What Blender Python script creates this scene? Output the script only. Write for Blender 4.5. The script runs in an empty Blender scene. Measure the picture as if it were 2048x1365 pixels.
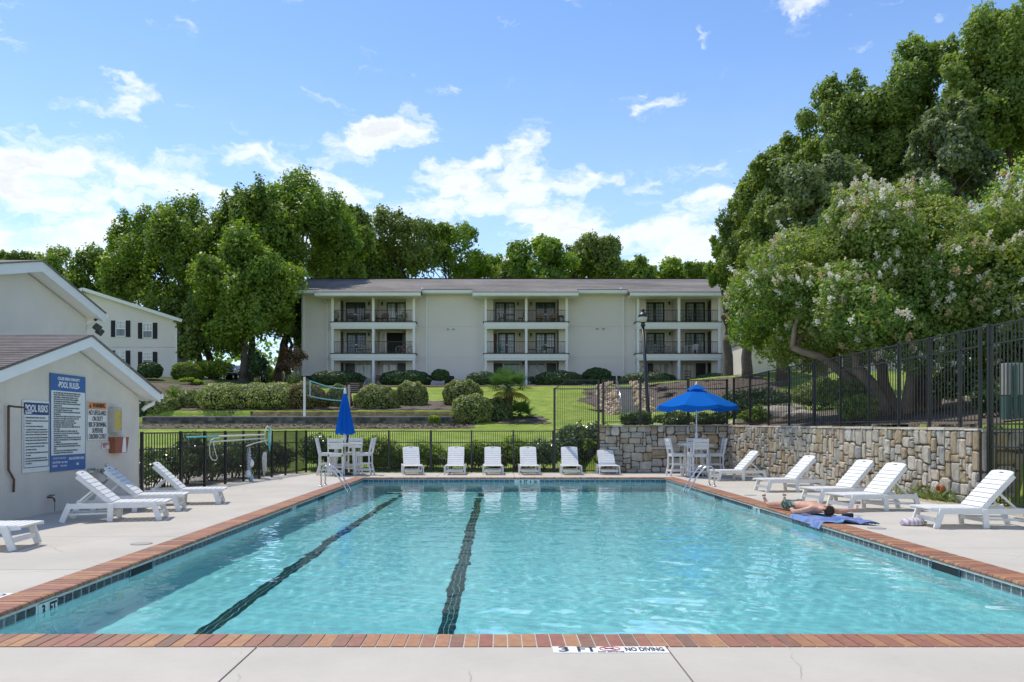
import bpy, bmesh, math, random
import numpy as np
from mathutils import Vector, Matrix
R = math.radians
sc = bpy.context.scene
col = sc.collection
random.seed(7); rng = np.random.default_rng(7)

# ------------------------------------------------------------------ camera
F, HC, VX, VY = 1590.0, 1.52, 994.0, 857.0        # focal in photo pixels, eye height, vanishing point of the pool axis
cam = bpy.data.cameras.new('camera'); camo = bpy.data.objects.new('camera', cam); col.objects.link(camo)
camo.location = (0, 0, HC); camo.rotation_euler = (R(90), 0, 0)
cam.sensor_width = 36; cam.lens = 36 * F / 2048
cam.shift_x = (1024 - VX) / 2048; cam.shift_y = (VY - 682.5) / 2048
cam.clip_start = 0.1; cam.clip_end = 6000
sc.camera = camo
def gp(x, y, z=0.0):
    d = (HC - z) * F / (y - VY); return ((x - VX) * d / F, d)
def at(x, y, d): return Vector(((x - VX) * d / F, d, HC - (y - VY) * d / F))

# ------------------------------------------------------------------ render + sky + sun
sc.view_settings.view_transform = 'Standard'; sc.view_settings.look = 'None'
sc.view_settings.gamma = 1; sc.view_settings.exposure = 0.95; sc.view_settings.use_curve_mapping = False
sc.render.engine = 'CYCLES'
sc.cycles.use_denoising = True
sc.cycles.max_bounces = 10; sc.cycles.diffuse_bounces = 4; sc.cycles.transmission_bounces = 8; sc.cycles.transparent_max_bounces = 24
sc.cycles.sample_clamp_indirect = 6.0; sc.cycles.blur_glossy = 0.4
sc.cycles.use_adaptive_sampling = True; sc.cycles.adaptive_threshold = 0.015
SA, SB = 0.34, -0.34                                 # shadow of one metre of height falls this far (x, y)
sdir = Vector((-SA, -SB, 1)).normalized()            # towards the sun
sun_el = math.asin(sdir.z); sun_az = math.atan2(sdir.x, sdir.y)
sl = bpy.data.lights.new('sun', 'SUN'); sl.energy = 2.1; sl.angle = R(0.53); sl.color = (1.0, 0.93, 0.81)
so = bpy.data.objects.new('sun', sl); col.objects.link(so); so.location = (-20, 20, 60)
so.rotation_euler = sdir.to_track_quat('Z', 'Y').to_euler()

def N(nt, typ, **kw):
    n = nt.nodes.new(typ)
    for k, v in kw.items():
        if k.startswith('i_'):
            key = k[2:]; key = int(key) if key.isdigit() else key.replace('_', ' ')
            n.inputs[key].default_value = v
        else: setattr(n, k, v)
    return n
def L(nt, a, b): nt.links.new(a, b)
def M(nt, op, a, b=None, c=None, clamp=False):
    n = nt.nodes.new('ShaderNodeMath'); n.operation = op; n.use_clamp = clamp
    for i, v in enumerate((a, b, c)):
        if v is None: continue
        if isinstance(v, (int, float)): n.inputs[i].default_value = v
        else: nt.links.new(v, n.inputs[i])
    return n.outputs[0]
def mixc(nt, f, a, b, bt='MIX'):
    n = nt.nodes.new('ShaderNodeMix'); n.data_type = 'RGBA'; n.blend_type = bt
    for s, v in ((n.inputs[0], f), (n.inputs[6], a), (n.inputs[7], b)):
        if isinstance(v, (int, float)): s.default_value = v
        elif isinstance(v, (tuple, list)): s.default_value = (*v[:3], 1)
        else: nt.links.new(v, s)
    return n.outputs[2]

world = bpy.data.worlds.new('World'); sc.world = world; world.use_nodes = True
wt = world.node_tree; wt.nodes.clear()
sky = N(wt, 'ShaderNodeTexSky', sky_type='NISHITA', sun_disc=False, sun_elevation=sun_el, sun_rotation=sun_az,
        altitude=300, air_density=1.0, dust_density=0.35, ozone_density=2.6)
tc = N(wt, 'ShaderNodeTexCoord'); sx = N(wt, 'ShaderNodeSeparateXYZ'); L(wt, tc.outputs['Generated'], sx.inputs[0])
X_, Y_, Z_ = sx.outputs
# cloud deck: project the direction on a high layer, fluffy noise; a few known cumulus groups are set by azimuth / elevation
az = M(wt, 'ARCTAN2', X_, Y_); el = M(wt, 'ARCSINE', Z_)
def cloudpt(px, py):
    v = Vector(((px - VX) / F, 1, (VY - py) / F)).normalized(); return math.atan2(v.x, v.y), math.asin(v.z)
blobs = [(120, 380, 330, 110, 1.0), (60, 470, 300, 70, 0.9), (230, 290, 150, 40, .55), (430, 360, 130, 40, .6),
         (600, 345, 180, 55, 0.8), (770, 275, 115, 38, 0.95), (560, 420, 260, 60, .7), (940, 322, 50, 22, .75), (850, 360, 90, 26, .6),
         (905, 420, 170, 70, .8), (1050, 390, 60, 60, .7), (1200, 360, 160, 34, .72), (1230, 425, 190, 40, .6), (1300, 490, 260, 34, .75),
         (1080, 470, 180, 60, .75), (750, 335, 60, 20, .6), (640, 240, 40, 16, .55), (270, 245, 40, 14, .5), (120, 245, 30, 16, .5), (1310, 205, 50, 18, .62), (1340, 185, 30, 14, .5),
         (1585, 35, 32, 44, .6), (1380, 60, 14, 22, .5), (1122, 200, 20, 12, .6), (430, 95, 60, 50, .32), (470, 150, 40, 30, .3), (380, 30, 60, 40, .3), (1200, 520, 300, 30, .7), (300, 470, 200, 50, .7), (1150, 500, 330, 60, .8), (700, 480, 300, 60, .75), (1400, 440, 120, 60, .6), (1050, 345, 60, 30, .7), (480, 320, 90, 30, .7), (30, 300, 120, 60, .8), (1000, 440, 140, 50, .8), (350, 400, 200, 60, .85), (640, 400, 160, 50, .8), (1250, 470, 200, 50, .8), (180, 320, 160, 50, .8)]
vec0 = N(wt, 'ShaderNodeCombineXYZ'); L(wt, az, vec0.inputs[0]); L(wt, M(wt, 'MULTIPLY', el, 1.6), vec0.inputs[1])
nw = N(wt, 'ShaderNodeTexNoise', i_Scale=16.0, i_Detail=4.0, i_Roughness=.6); L(wt, vec0.outputs[0], nw.inputs['Vector'])
sw = N(wt, 'ShaderNodeSeparateColor'); L(wt, nw.outputs['Color'], sw.inputs[0])
az = M(wt, 'ADD', az, M(wt, 'MULTIPLY', M(wt, 'SUBTRACT', sw.outputs[0], .5), .13)); el = M(wt, 'ADD', el, M(wt, 'MULTIPLY', M(wt, 'SUBTRACT', sw.outputs[1], .5), .055))
vecn = N(wt, 'ShaderNodeCombineXYZ')
elw = M(wt, 'MULTIPLY', el, 2.3)
L(wt, az, vecn.inputs[0]); L(wt, elw, vecn.inputs[1])
n1 = N(wt, 'ShaderNodeTexNoise', i_Scale=10.0, i_Detail=9.0, i_Roughness=0.56, i_Distortion=0.2); L(wt, vecn.outputs[0], n1.inputs['Vector'])
n2 = N(wt, 'ShaderNodeTexNoise', i_Scale=2.2, i_Detail=3.0, i_Roughness=0.5); L(wt, vecn.outputs[0], n2.inputs['Vector'])
acc = None
for (px, py, rx, ry, a) in blobs:
    a0, e0 = cloudpt(px, py)
    u = M(wt, 'MULTIPLY', M(wt, 'SUBTRACT', az, a0), F / rx); v = M(wt, 'MULTIPLY', M(wt, 'SUBTRACT', el, e0), F / ry)
    q = M(wt, 'ADD', M(wt, 'MULTIPLY', u, u), M(wt, 'MULTIPLY', v, v))
    g = M(wt, 'MULTIPLY', M(wt, 'EXPONENT', M(wt, 'MULTIPLY', q, -0.62)), a)
    acc = g if acc is None else M(wt, 'MAXIMUM', acc, g)
# outside the view: low broken cumulus all round the horizon, thickened to add fill light
back = M(wt, 'MULTIPLY', M(wt, 'SMOOTHSTEP', 0, 1, 0) if False else M(wt, 'EXPONENT', M(wt, 'MULTIPLY', M(wt, 'POWER', M(wt, 'ABSOLUTE', M(wt, 'SUBTRACT', el, 0.22)), 2), -22.0)),
         M(wt, 'MULTIPLY', M(wt, 'GREATER_THAN', M(wt, 'ABSOLUTE', az), 0.62), 0.85))
acc = M(wt, 'MAXIMUM', acc, back)
dens = M(wt, 'ADD', M(wt, 'MULTIPLY', acc, 0.52), M(wt, 'ADD', M(wt, 'MULTIPLY', M(wt, 'SUBTRACT', n1.outputs[0], 0.5), 1.9), M(wt, 'ADD', M(wt, 'MULTIPLY', M(wt, 'SUBTRACT', n2.outputs[0], 0.5), .7), -.17)))
mr = N(wt, 'ShaderNodeMapRange', interpolation_type='SMOOTHSTEP', i_From_Min=0.0, i_From_Max=0.40); L(wt, dens, mr.inputs[0])
cmask = mr.outputs[0]
shade = N(wt, 'ShaderNodeMapRange', i_From_Min=0.1, i_From_Max=0.55, i_To_Min=1.0, i_To_Max=0.74); L(wt, dens, shade.inputs[0])
cc = mixc(wt, 1.0, (4.2, 4.3, 4.42), shade.outputs[0], 'MULTIPLY')
hz = N(wt, 'ShaderNodeMapRange', interpolation_type='SMOOTHSTEP', i_From_Min=0.0, i_From_Max=0.5, i_To_Min=0.40, i_To_Max=0.0); L(wt, el, hz.inputs[0])
skyc = mixc(wt, 1.0, sky.outputs[0], (0.56, 0.635, 0.72), 'MULTIPLY')
skyh = mixc(wt, hz.outputs[0], skyc, (3.3, 4.1, 4.9))
fin = mixc(wt, M(wt, 'MULTIPLY', cmask, 0.93), skyh, cc)
bgn = N(wt, 'ShaderNodeBackground', i_Strength=0.15); L(wt, fin, bgn.inputs[0])
wo = N(wt, 'ShaderNodeOutputWorld'); L(wt, bgn.outputs[0], wo.inputs[0])
world.cycles.sampling_method = 'MANUAL'; world.cycles.sample_map_resolution = 512

# ------------------------------------------------------------------ object helpers
def props(o, label=None, cat=None, group=None, kind=None):
    if label: o['label'] = label
    if cat: o['category'] = cat
    if group: o['group'] = group
    if kind: o['kind'] = kind
    return o
def mesh_obj(name, me, parent=None, loc=None, rot=None):
    o = bpy.data.objects.new(name, me); col.objects.link(o)
    if parent is not None: o.parent = parent
    if loc is not None: o.location = loc
    if rot is not None: o.rotation_euler = rot
    return o
def thing(name, label, cat, loc=(0, 0, 0), rz=0.0, group=None, kind=None):
    o = bpy.data.objects.new(name, None); o.empty_display_size = .2; col.objects.link(o)
    o.location = loc; o.rotation_euler = (0, 0, rz)
    return props(o, label, cat, group, kind)
kids = {}
def copy_tree(o, parent=None, top=True):
    c = o.copy(); col.objects.link(c)
    if parent is not None: c.parent = parent
    for ch in [x for x in bpy.data.objects if x.parent == o] if o.name not in kids else kids[o.name]:
        copy_tree(ch, c, False)
    return c
def cache_kids(o):
    kids[o.name] = [x for x in bpy.data.objects if x.parent == o]
    for k in kids[o.name]: cache_kids(k)

class MB:
    def __init__(s): s.v = []; s.f = []; s.m = []; s.mi = 0; s.sm = []; s.smooth = False
    def add(s, vs, fs):
        b = len(s.v); s.v += [tuple(v) for v in vs]
        for f in fs: s.f.append([i + b for i in f]); s.m.append(s.mi); s.sm.append(s.smooth)
        return s
    def box(s, x0, x1, y0, y1, z0, z1, mat=None):
        vs = [Vector(p) for p in ((x0,y0,z0),(x1,y0,z0),(x1,y1,z0),(x0,y1,z0),(x0,y0,z1),(x1,y0,z1),(x1,y1,z1),(x0,y1,z1))]
        if mat is not None: vs = [mat @ v for v in vs]
        return s.add(vs, [(0,3,2,1),(4,5,6,7),(0,1,5,4),(1,2,6,5),(2,3,7,6),(3,0,4,7)])
    def bar(s, p0, p1, w, h, up=(0, 0, 1), taper=1.0):
        p0, p1 = Vector(p0), Vector(p1); d = (p1 - p0).normalized(); up = Vector(up)
        sd = d.cross(up)
        if sd.length < 1e-5: sd = d.cross(Vector((0, 1, 0)))
        sd.normalize(); u = sd.cross(d).normalized()
        vs = []
        for p, k in ((p0, 1), (p1, taper)):
            for a, b in ((-1,-1),(1,-1),(1,1),(-1,1)): vs.append(p + sd * (a * w / 2 * k) + u * (b * h / 2 * k))
        return s.add(vs, [(0,3,2,1),(4,5,6,7),(0,1,5,4),(1,2,6,5),(2,3,7,6),(3,0,4,7)])
    def tube(s, pts, r, n=8, cap=True):
        pts = [Vector(p) for p in pts]; rs = r if isinstance(r, (list, tuple)) else [r] * len(pts)
        vs = []; prev = None
        for i, p in enumerate(pts):
            d = (pts[min(i+1, len(pts)-1)] - pts[max(i-1, 0)]).normalized()
            if prev is None:
                a = Vector((0,0,1)) if abs(d.z) < .9 else Vector((1,0,0)); u = d.cross(a).normalized()
            else: u = (prev - d * prev.dot(d)).normalized()
            prev = u; w = d.cross(u)
            for k in range(n):
                t = 2*math.pi*k/n; vs.append(p + (u*math.cos(t) + w*math.sin(t)) * rs[i])
        fs = []
        for i in range(len(pts)-1):
            for k in range(n):
                fs.append((i*n+k, i*n+(k+1) % n, (i+1)*n+(k+1) % n, (i+1)*n+k))
        if cap: fs.append(tuple(range(n-1, -1, -1))); fs.append(tuple((len(pts)-1)*n + k for k in range(n)))
        o = s.smooth; s.smooth = True; s.add(vs, fs); s.smooth = o; return s
    def lathe(s, prof, n=16, c=(0, 0, 0), smooth=True):
        vs = []; fs = []
        for (r, z) in prof:
            for k in range(n):
                t = 2*math.pi*k/n; vs.append((c[0]+r*math.cos(t), c[1]+r*math.sin(t), c[2]+z))
        for i in range(len(prof)-1):
            for k in range(n): fs.append((i*n+k, i*n+(k+1) % n, (i+1)*n+(k+1) % n, (i+1)*n+k))
        if prof[0][0] > 1e-4: fs.append(tuple(range(n-1, -1, -1)))
        if prof[-1][0] > 1e-4: fs.append(tuple((len(prof)-1)*n + k for k in range(n)))
        o = s.smooth; s.smooth = smooth; s.add(vs, fs); s.smooth = o; return s
    def ext(s, poly, axis, a0, a1):
        n = len(poly); vs = []
        for a in (a0, a1):
            for (u, v) in poly:
                vs.append({'x': (a, u, v), 'y': (u, a, v), 'z': (u, v, a)}[axis])
        fs = [tuple(range(n-1, -1, -1)), tuple(range(n, 2*n))] + [(i, (i+1) % n, n+(i+1) % n, n+i) for i in range(n)]
        return s.add(vs, fs)
    def mesh(s, name, mats):
        me = bpy.data.meshes.new(name); me.from_pydata(s.v, [], s.f)
        for m in (mats if isinstance(mats, (list, tuple)) else [mats]): me.materials.append(m)
        me.polygons.foreach_set('material_index', s.m); me.polygons.foreach_set('use_smooth', s.sm)
        bm = bmesh.new(); bm.from_mesh(me); bmesh.ops.recalc_face_normals(bm, faces=bm.faces); bm.to_mesh(me); bm.free()
        return me
    def build(s, name, mats, parent=None, loc=None, rot=None, bevel=0, **pr):
        o = mesh_obj(name, s.mesh(name, mats), parent, loc, rot)
        if bevel:
            b = o.modifiers.new('bevel', 'BEVEL'); b.width = bevel; b.segments = 2; b.limit_method = 'ANGLE'
        return props(o, **pr)

# ------------------------------------------------------------------ materials
def newmat(name):
    m = bpy.data.materials.new(name); m.use_nodes = True; nt = m.node_tree; nt.nodes.clear()
    out = N(nt, 'ShaderNodeOutputMaterial'); return m, nt, out
def simple(name, c, rough=.6, metal=0.0, var=.08, scale=6.0, bump=0.0, bscale=60.0, spec=.5, obj_rand=0.0, coat=0.0):
    m, nt, out = newmat(name); b = N(nt, 'ShaderNodeBsdfPrincipled'); L(nt, b.outputs[0], out.inputs[0])
    b.inputs['Roughness'].default_value = rough; b.inputs['Metallic'].default_value = metal; b.inputs['Specular IOR Level'].default_value = spec
    b.inputs['Coat Weight'].default_value = coat
    g = N(nt, 'ShaderNodeNewGeometry')
    n = N(nt, 'ShaderNodeTexNoise', i_Scale=scale, i_Detail=6.0, i_Roughness=.6); L(nt, g.outputs['Position'], n.inputs['Vector'])
    k = N(nt, 'ShaderNodeMapRange', i_From_Min=.3, i_From_Max=.7, i_To_Min=1-var, i_To_Max=1+var); L(nt, n.outputs[0], k.inputs[0])
    c1 = mixc(nt, 1.0, c, k.outputs[0], 'MULTIPLY')
    if obj_rand:
        oi = N(nt, 'ShaderNodeObjectInfo'); kk = M(nt, 'ADD', M(nt, 'MULTIPLY', oi.outputs['Random'], 2*obj_rand), 1-obj_rand)
        c1 = mixc(nt, 1.0, c1, kk, 'MULTIPLY')
    L(nt, c1, b.inputs['Base Color'])
    if bump:
        n3 = N(nt, 'ShaderNodeTexNoise', i_Scale=bscale, i_Detail=4.0); L(nt, g.outputs['Position'], n3.inputs['Vector'])
        bp = N(nt, 'ShaderNodeBump', i_Strength=bump, i_Distance=.01); L(nt, n3.outputs[0], bp.inputs['Height']); L(nt, bp.outputs[0], b.inputs['Normal'])
    return m
MAT = {}
MAT['white_plastic'] = simple('white_plastic', (.76, .755, .735), .42, var=.06, scale=9)
MAT['white_paint'] = simple('white_paint', (.82, .82, .80), .5, var=.03, scale=3)
MAT['stucco'] = simple('stucco', (.71, .665, .60), .9, var=.05, scale=1.2, bump=.35, bscale=70)
MAT['stucco_far'] = simple('stucco_far', (.76, .70, .645), .9, var=.045, scale=.35, bump=.15, bscale=30)
MAT['black_metal'] = simple('black_metal', (.018, .019, .021), .42, var=.15, spec=.6)
MAT['steel'] = simple('steel', (.62, .62, .61), .22, metal=1.0, var=.06)
MAT['dark'] = simple('dark', (.012, .012, .014), .7)
MAT['grout'] = simple('grout', (.52, .50, .46), .9, var=.12, scale=20)
MAT['black_ink'] = simple('black_ink', (.015, .015, .02), .5, var=.02)
MAT['white_ink'] = simple('white_ink', (.85, .85, .85), .5, var=.02)
# ================================================================== deck, pool
PX0, PX1, PY0, PY1, CW = -4.11, 5.18, 5.86, 24.44, 0.33
WL = -0.135
# concrete
def concrete(name, c, gritty=1.0):
    m, nt, out = newmat(name); b = N(nt, 'ShaderNodeBsdfPrincipled', i_Roughness=.88); L(nt, b.outputs[0], out.inputs[0])
    b.inputs['Specular IOR Level'].default_value = .25
    g = N(nt, 'ShaderNodeNewGeometry')
    n = N(nt, 'ShaderNodeTexNoise', i_Scale=.8, i_Detail=8.0, i_Roughness=.6); L(nt, g.outputs['Position'], n.inputs['Vector'])
    mp = N(nt, 'ShaderNodeMapping'); mp.inputs['Scale'].default_value = (1, 9, 1); mp.inputs['Rotation'].default_value = (0, 0, .5); L(nt, g.outputs['Position'], mp.inputs['Vector'])
    n2 = N(nt, 'ShaderNodeTexNoise', i_Scale=9.0, i_Detail=5.0, i_Roughness=.7); L(nt, mp.outputs[0], n2.inputs['Vector'])
    n3 = N(nt, 'ShaderNodeTexNoise', i_Scale=2.6, i_Detail=10.0, i_Roughness=.72); L(nt, g.outputs['Position'], n3.inputs['Vector'])
    spot = N(nt, 'ShaderNodeMapRange', i_From_Min=.68, i_From_Max=.78); L(nt, n3.outputs[0], spot.inputs[0])
    k = N(nt, 'ShaderNodeMapRange', i_From_Min=.3, i_From_Max=.7, i_To_Min=.90, i_To_Max=1.07); L(nt, n.outputs[0], k.inputs[0])
    k2 = N(nt, 'ShaderNodeMapRange', i_From_Min=.3, i_From_Max=.7, i_To_Min=.95, i_To_Max=1.05); L(nt, n2.outputs[0], k2.inputs[0])
    oi = N(nt, 'ShaderNodeObjectInfo'); kk = M(nt, 'ADD', M(nt, 'MULTIPLY', oi.outputs['Random'], .06), .97)
    c1 = mixc(nt, 1.0, c, M(nt, 'MULTIPLY', M(nt, 'MULTIPLY', k.outputs[0], k2.outputs[0]), kk), 'MULTIPLY')
    c2 = mixc(nt, M(nt, 'MULTIPLY', spot.outputs[0], .35), c1, (.30, .28, .24))
    vo = N(nt, 'ShaderNodeTexVoronoi', feature='DISTANCE_TO_EDGE', i_Scale=.42); nd_ = N(nt, 'ShaderNodeTexNoise', i_Scale=3.0, i_Detail=6.0); L(nt, g.outputs['Position'], nd_.inputs['Vector'])
    pv_ = mixc(nt, .12, g.outputs['Position'], nd_.outputs['Color'], 'ADD'); L(nt, pv_, vo.inputs['Vector'])
    crk = N(nt, 'ShaderNodeMapRange', i_From_Min=.0, i_From_Max=.0035, i_To_Min=.55, i_To_Max=0.0); L(nt, vo.outputs['Distance'], crk.inputs[0])
    gate = N(nt, 'ShaderNodeMapRange', i_From_Min=.50, i_From_Max=.56); L(nt, n.outputs[0], gate.inputs[0])
    c2 = mixc(nt, M(nt, 'MULTIPLY', crk.outputs[0], gate.outputs[0]), c2, (.15, .14, .12))
    L(nt, c2, b.inputs['Base Color'])
    n4 = N(nt, 'ShaderNodeTexNoise', i_Scale=120.0, i_Detail=3.0); L(nt, g.outputs['Position'], n4.inputs['Vector'])
    hh = M(nt, 'ADD', n4.outputs[0], M(nt, 'MULTIPLY', n2.outputs[0], .8))
    bp = N(nt, 'ShaderNodeBump', i_Strength=.25 * gritty, i_Distance=.004); L(nt, hh, bp.inputs['Height']); L(nt, bp.outputs[0], b.inputs['Normal'])
    return m
MAT['concrete'] = concrete('concrete', (.495, .458, .395))
MAT['joint'] = simple('joint', (.16, .15, .13), .95, var=.3, scale=30)
deck = thing('pool_deck', 'pale brushed concrete deck around the swimming pool', None, kind='structure')
base = MB()
DX0, DX1, DYF = -14.0, 16.0, 27.3
ox0, ox1, oy0, oy1 = PX0 - CW, PX1 + CW, PY0 - CW, PY1 + CW
for (a, b, c, d) in ((DX0, ox0 - .03, -3, DYF), (ox1 + .03, DX1, -3, 26.2), (ox0 - .03, ox1 + .03, -3, oy0 - .03), (ox0 - .03, ox1 + .03, oy1 + .03, DYF)):
    base.box(a, b, c, d, -.20, -.022)
base.build('joint_bed', MAT['joint'], deck)
def slab(x0, x1, y0, y1, skew=0):
    g = .006
    MB().ext([(x0+g, y0+g), (x1-g, y0+g), (x1-g, y1-g), (x0+g, y1-g)], 'z', -.12, 0.0).build('slab', MAT['concrete'], deck, bevel=.004)
# near strip : joints at photo x=515 and 1335
xs = [DX0, -8.2, -4.45, gp(512, 1296)[0], gp(1334, 1296)[0], 5.52, 9.6, DX1]
for a, b in zip(xs[:-1], xs[1:]): slab(a, b, .4, oy0 - .002)
ysl = [oy0, 8.55, 11.2, 13.9, 16.4, 19.2, 22.0, oy1, DYF]
for a, b in zip(ysl[:-1], ysl[1:]):
    slab(DX0, -8.2, a, b); slab(-8.2, ox0 - .002, a, b)
ysr = [oy0, 7.6, 10.1, 12.7, 15.3, 18.0, 20.8, oy1]
for a, b in zip(ysr[:-1], ysr[1:]):
    slab(ox1 + .002, 9.2 if a < 12 else 8.5 + (20.8-a)*.06, a, b)
xf = [ox0 - .002, -1.9, .55, 3.0, ox1 + .002]
for a, b in zip(xf[:-1], xf[1:]): slab(a, b, oy1 + .002, DYF)
slab(ox1 + .002, 7.8, oy1, DYF); slab(9.2, DX1, oy0, 10.1); slab(9.2, DX1, 10.1, 12.7); slab(9.3, 12.5, 12.7, 15.3)

# ---- pool
pool = thing('swimming_pool', 'rectangular swimming pool with brick coping and blue waterline tiles', None, kind='structure')
def floor_z(y):
    pts = [(PY0, -1.06), (15.5, -1.62), (19.5, -2.2), (22, -2.72), (PY1, -2.75)]
    for (a, za), (b, zb) in zip(pts[:-1], pts[1:]):
        if y <= b: return za + (zb - za) * (y - a) / (b - a)
    return pts[-1][1]
def plaster():
    m, nt, out = newmat('pool_plaster'); b = N(nt, 'ShaderNodeBsdfPrincipled', i_Roughness=.8); L(nt, b.outputs[0], out.inputs[0])
    g = N(nt, 'ShaderNodeNewGeometry')
    n = N(nt, 'ShaderNodeTexNoise', i_Scale=3.0, i_Detail=8.0, i_Roughness=.65); L(nt, g.outputs['Position'], n.inputs['Vector'])
    k = N(nt, 'ShaderNodeMapRange', i_From_Min=.3, i_From_Max=.7, i_To_Min=.9, i_To_Max=1.06); L(nt, n.outputs[0], k.inputs[0])
    L(nt, mixc(nt, 1.0, (.68, .76, .76), k.outputs[0], 'MULTIPLY'), b.inputs['Base Color']); return m
MAT['plaster'] = plaster()
basin = MB(); ny = 40
ys = [PY0 + (PY1 - PY0) * i / ny for i in range(ny + 1)]
c = .16
prof = lambda z: [(PX0, -.05), (PX0, z + c), (PX0 + c*.3, z + c*.3), (PX0 + c, z), (PX1 - c, z), (PX1 - c*.3, z + c*.3), (PX1, z + c), (PX1, -.05)]
vs = []; fs = []
for y in ys: vs += [(x, y, z) for x, z in prof(floor_z(y))]
for i in range(ny):
    for k in range(7): fs.append((i*8+k, i*8+k+1, (i+1)*8+k+1, (i+1)*8+k))
fs.append(tuple(range(8))); fs.append(tuple(ny*8 + k for k in range(7, -1, -1)))
basin.add(vs, fs); bo = basin.build('basin', MAT['plaster'], pool)
# lane lines: dark tiles three abreast, thin joints
MAT['lane_tile'] = simple('lane_tile', (.012, .03, .045), .3, var=.3, scale=9, obj_rand=.3)
MAT['lane_joint'] = simple('lane_joint', (.45, .48, .46), .8)
def zt(y): return floor_z(y) + .006
for X in (-2.74, -.48):
    ln = MB(); w = .085
    yy = [6.4 + i * .6 for i in range(int((22.9 - 6.4) / .6) + 1)] + [22.95]
    for j, (u0, u1) in enumerate(((-w, -.031), (-.027, .027), (.031, w))):
        for a, b in zip(yy[:-1], yy[1:]):
            ln.add([(X+u0, a, zt(a)), (X+u1, a, zt(a)), (X+u1, b-.004, zt(b)), (X+u0, b-.004, zt(b))], [(0, 1, 2, 3)])
    ln.add([(X-.45, 22.95, zt(22.95)), (X+.45, 22.95, zt(22.95)), (X+.45, 23.12, zt(23.12)), (X-.45, 23.12, zt(23.12))], [(0,1,2,3)])
    ln.build('lane_line', MAT['lane_tile'], pool)
    j = MB()
    for u in (-.029, .029):
        for a, b in zip(yy[:-1], yy[1:]): j.add([(X+u-.003, a, zt(a)+.002), (X+u+.003, a, zt(a)+.002), (X+u+.003, b, zt(b)+.002), (X+u-.003, b, zt(b)+.002)], [(0,1,2,3)])
    j.build('lane_joint', MAT['lane_joint'], pool)
# coping bricks with bullnose
def brickmat():
    m, nt, out = newmat('coping_brick'); b = N(nt, 'ShaderNodeBsdfPrincipled', i_Roughness=.62); L(nt, b.outputs[0], out.inputs[0])
    oi = N(nt, 'ShaderNodeObjectInfo'); r = N(nt, 'ShaderNodeValToRGB'); r.color_ramp.interpolation = 'LINEAR'
    cr = r.color_ramp.elements; cr[0].color = (.20, .115, .07, 1); cr[1].color = (.36, .165, .08, 1)
    for p, c_ in ((.08, (.25, .12, .07)), (.18, (.30, .135, .08)), (.38, (.29, .11, .07)), (.5, (.32, .145, .08)), (.62, (.37, .18, .085)), (.85, (.39, .195, .09))):
        e = cr.new(p); e.color = (*c_, 1)
    at_ = N(nt, 'ShaderNodeAttribute', attribute_name='tone')
    add = M(nt, 'FRACT', M(nt, 'ADD', oi.outputs['Random'], at_.outputs['Fac'])); L(nt, add, r.inputs[0])
    g = N(nt, 'ShaderNodeNewGeometry')
    n = N(nt, 'ShaderNodeTexNoise', i_Scale=14.0, i_Detail=6.0, i_Roughness=.65); L(nt, g.outputs['Position'], n.inputs['Vector'])
    k = N(nt, 'ShaderNodeMapRange', i_From_Min=.3, i_From_Max=.7, i_To_Min=.78, i_To_Max=1.2); L(nt, n.outputs[0], k.inputs[0])
    L(nt, mixc(nt, 1.0, r.outputs[0], k.outputs[0], 'MULTIPLY'), b.inputs['Base Color'])
    n4 = N(nt, 'ShaderNodeTexNoise', i_Scale=90.0, i_Detail=3.0); L(nt, g.outputs['Position'], n4.inputs['Vector'])
    bp = N(nt, 'ShaderNodeBump', i_Strength=.2, i_Distance=.004); L(nt, n4.outputs[0], bp.inputs['Height']); L(nt, bp.outputs[0], b.inputs['Normal'])
    return m
MAT['brick'] = brickmat()
bl, bw, bh, gap = CW, .1016, .055, .009
def brick_poly():          # side profile: (along length from outer 0 to nose bl+.02, z)
    e = bl + .022; r = .024
    pts = [(0.002, -.05), (0.002, .0)]
    for k in range(5):
        t = math.pi/2 - k*math.pi/4; pts.append((e - r + r*math.cos(t), -r + .002 + r*math.sin(t)))
    pts.append((e-.03, -.05))
    return pts
bb = MB(); bb.ext(brick_poly(), 'y', -bw/2+gap/2, bw/2-gap/2)
bmesh_brick = bb.mesh('brick', MAT['brick'])     # length along +x from outer edge toward the water, width along y
brk = []
def tr(x, y, rz): return (x, y, .003, rz)
n_side = int((oy1 - oy0) / bw)
for i in range(n_side):
    y = oy0 + (i + .5) * (oy1 - oy0) / n_side
    if PY0 + .03 < y < PY1 - .03:
        brk.append((ox0, y, 0)); brk.append((ox1, y, math.pi))
n_w = int((ox1 - ox0) / bw)
for i in range(n_w):
    x = ox0 + (i + .5) * (ox1 - ox0) / n_w
    brk.append((x, oy0, math.pi/2)); brk.append((x, oy1, -math.pi/2))
def shown(b):
    x, y, _ = b
    if y < 1: return 9e9
    px = VX + x*F/y
    vis = -20 < px < 2070
    return (y if vis else 900 + y)
brk.sort(key=shown)
def tilt(): return (rng.normal(0, .004), rng.normal(0, .004))
for x, y, rz in brk[:300]:
    a, b = tilt(); mesh_obj('brick', bmesh_brick, pool, (x, y, .002 + rng.uniform(-.0012, .0012)), (a, b, rz))
far = MB(); tones = []
pv = [Vector(v.co) for v in bmesh_brick.vertices]; pf = [tuple(p.vertices) for p in bmesh_brick.polygons]
for x, y, rz in brk[300:]:
    mt = Matrix.Translation((x, y, .002)) @ Matrix.Rotation(rz, 4, 'Z'); far.add([mt @ v for v in pv], pf); tones += [rng.random()] * len(pf)
fo = far.build('far_bricks', MAT['brick'], pool, kind='stuff')
a_ = fo.data.attributes.new('tone', 'FLOAT', 'FACE'); a_.data.foreach_set('value', tones)
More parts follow.
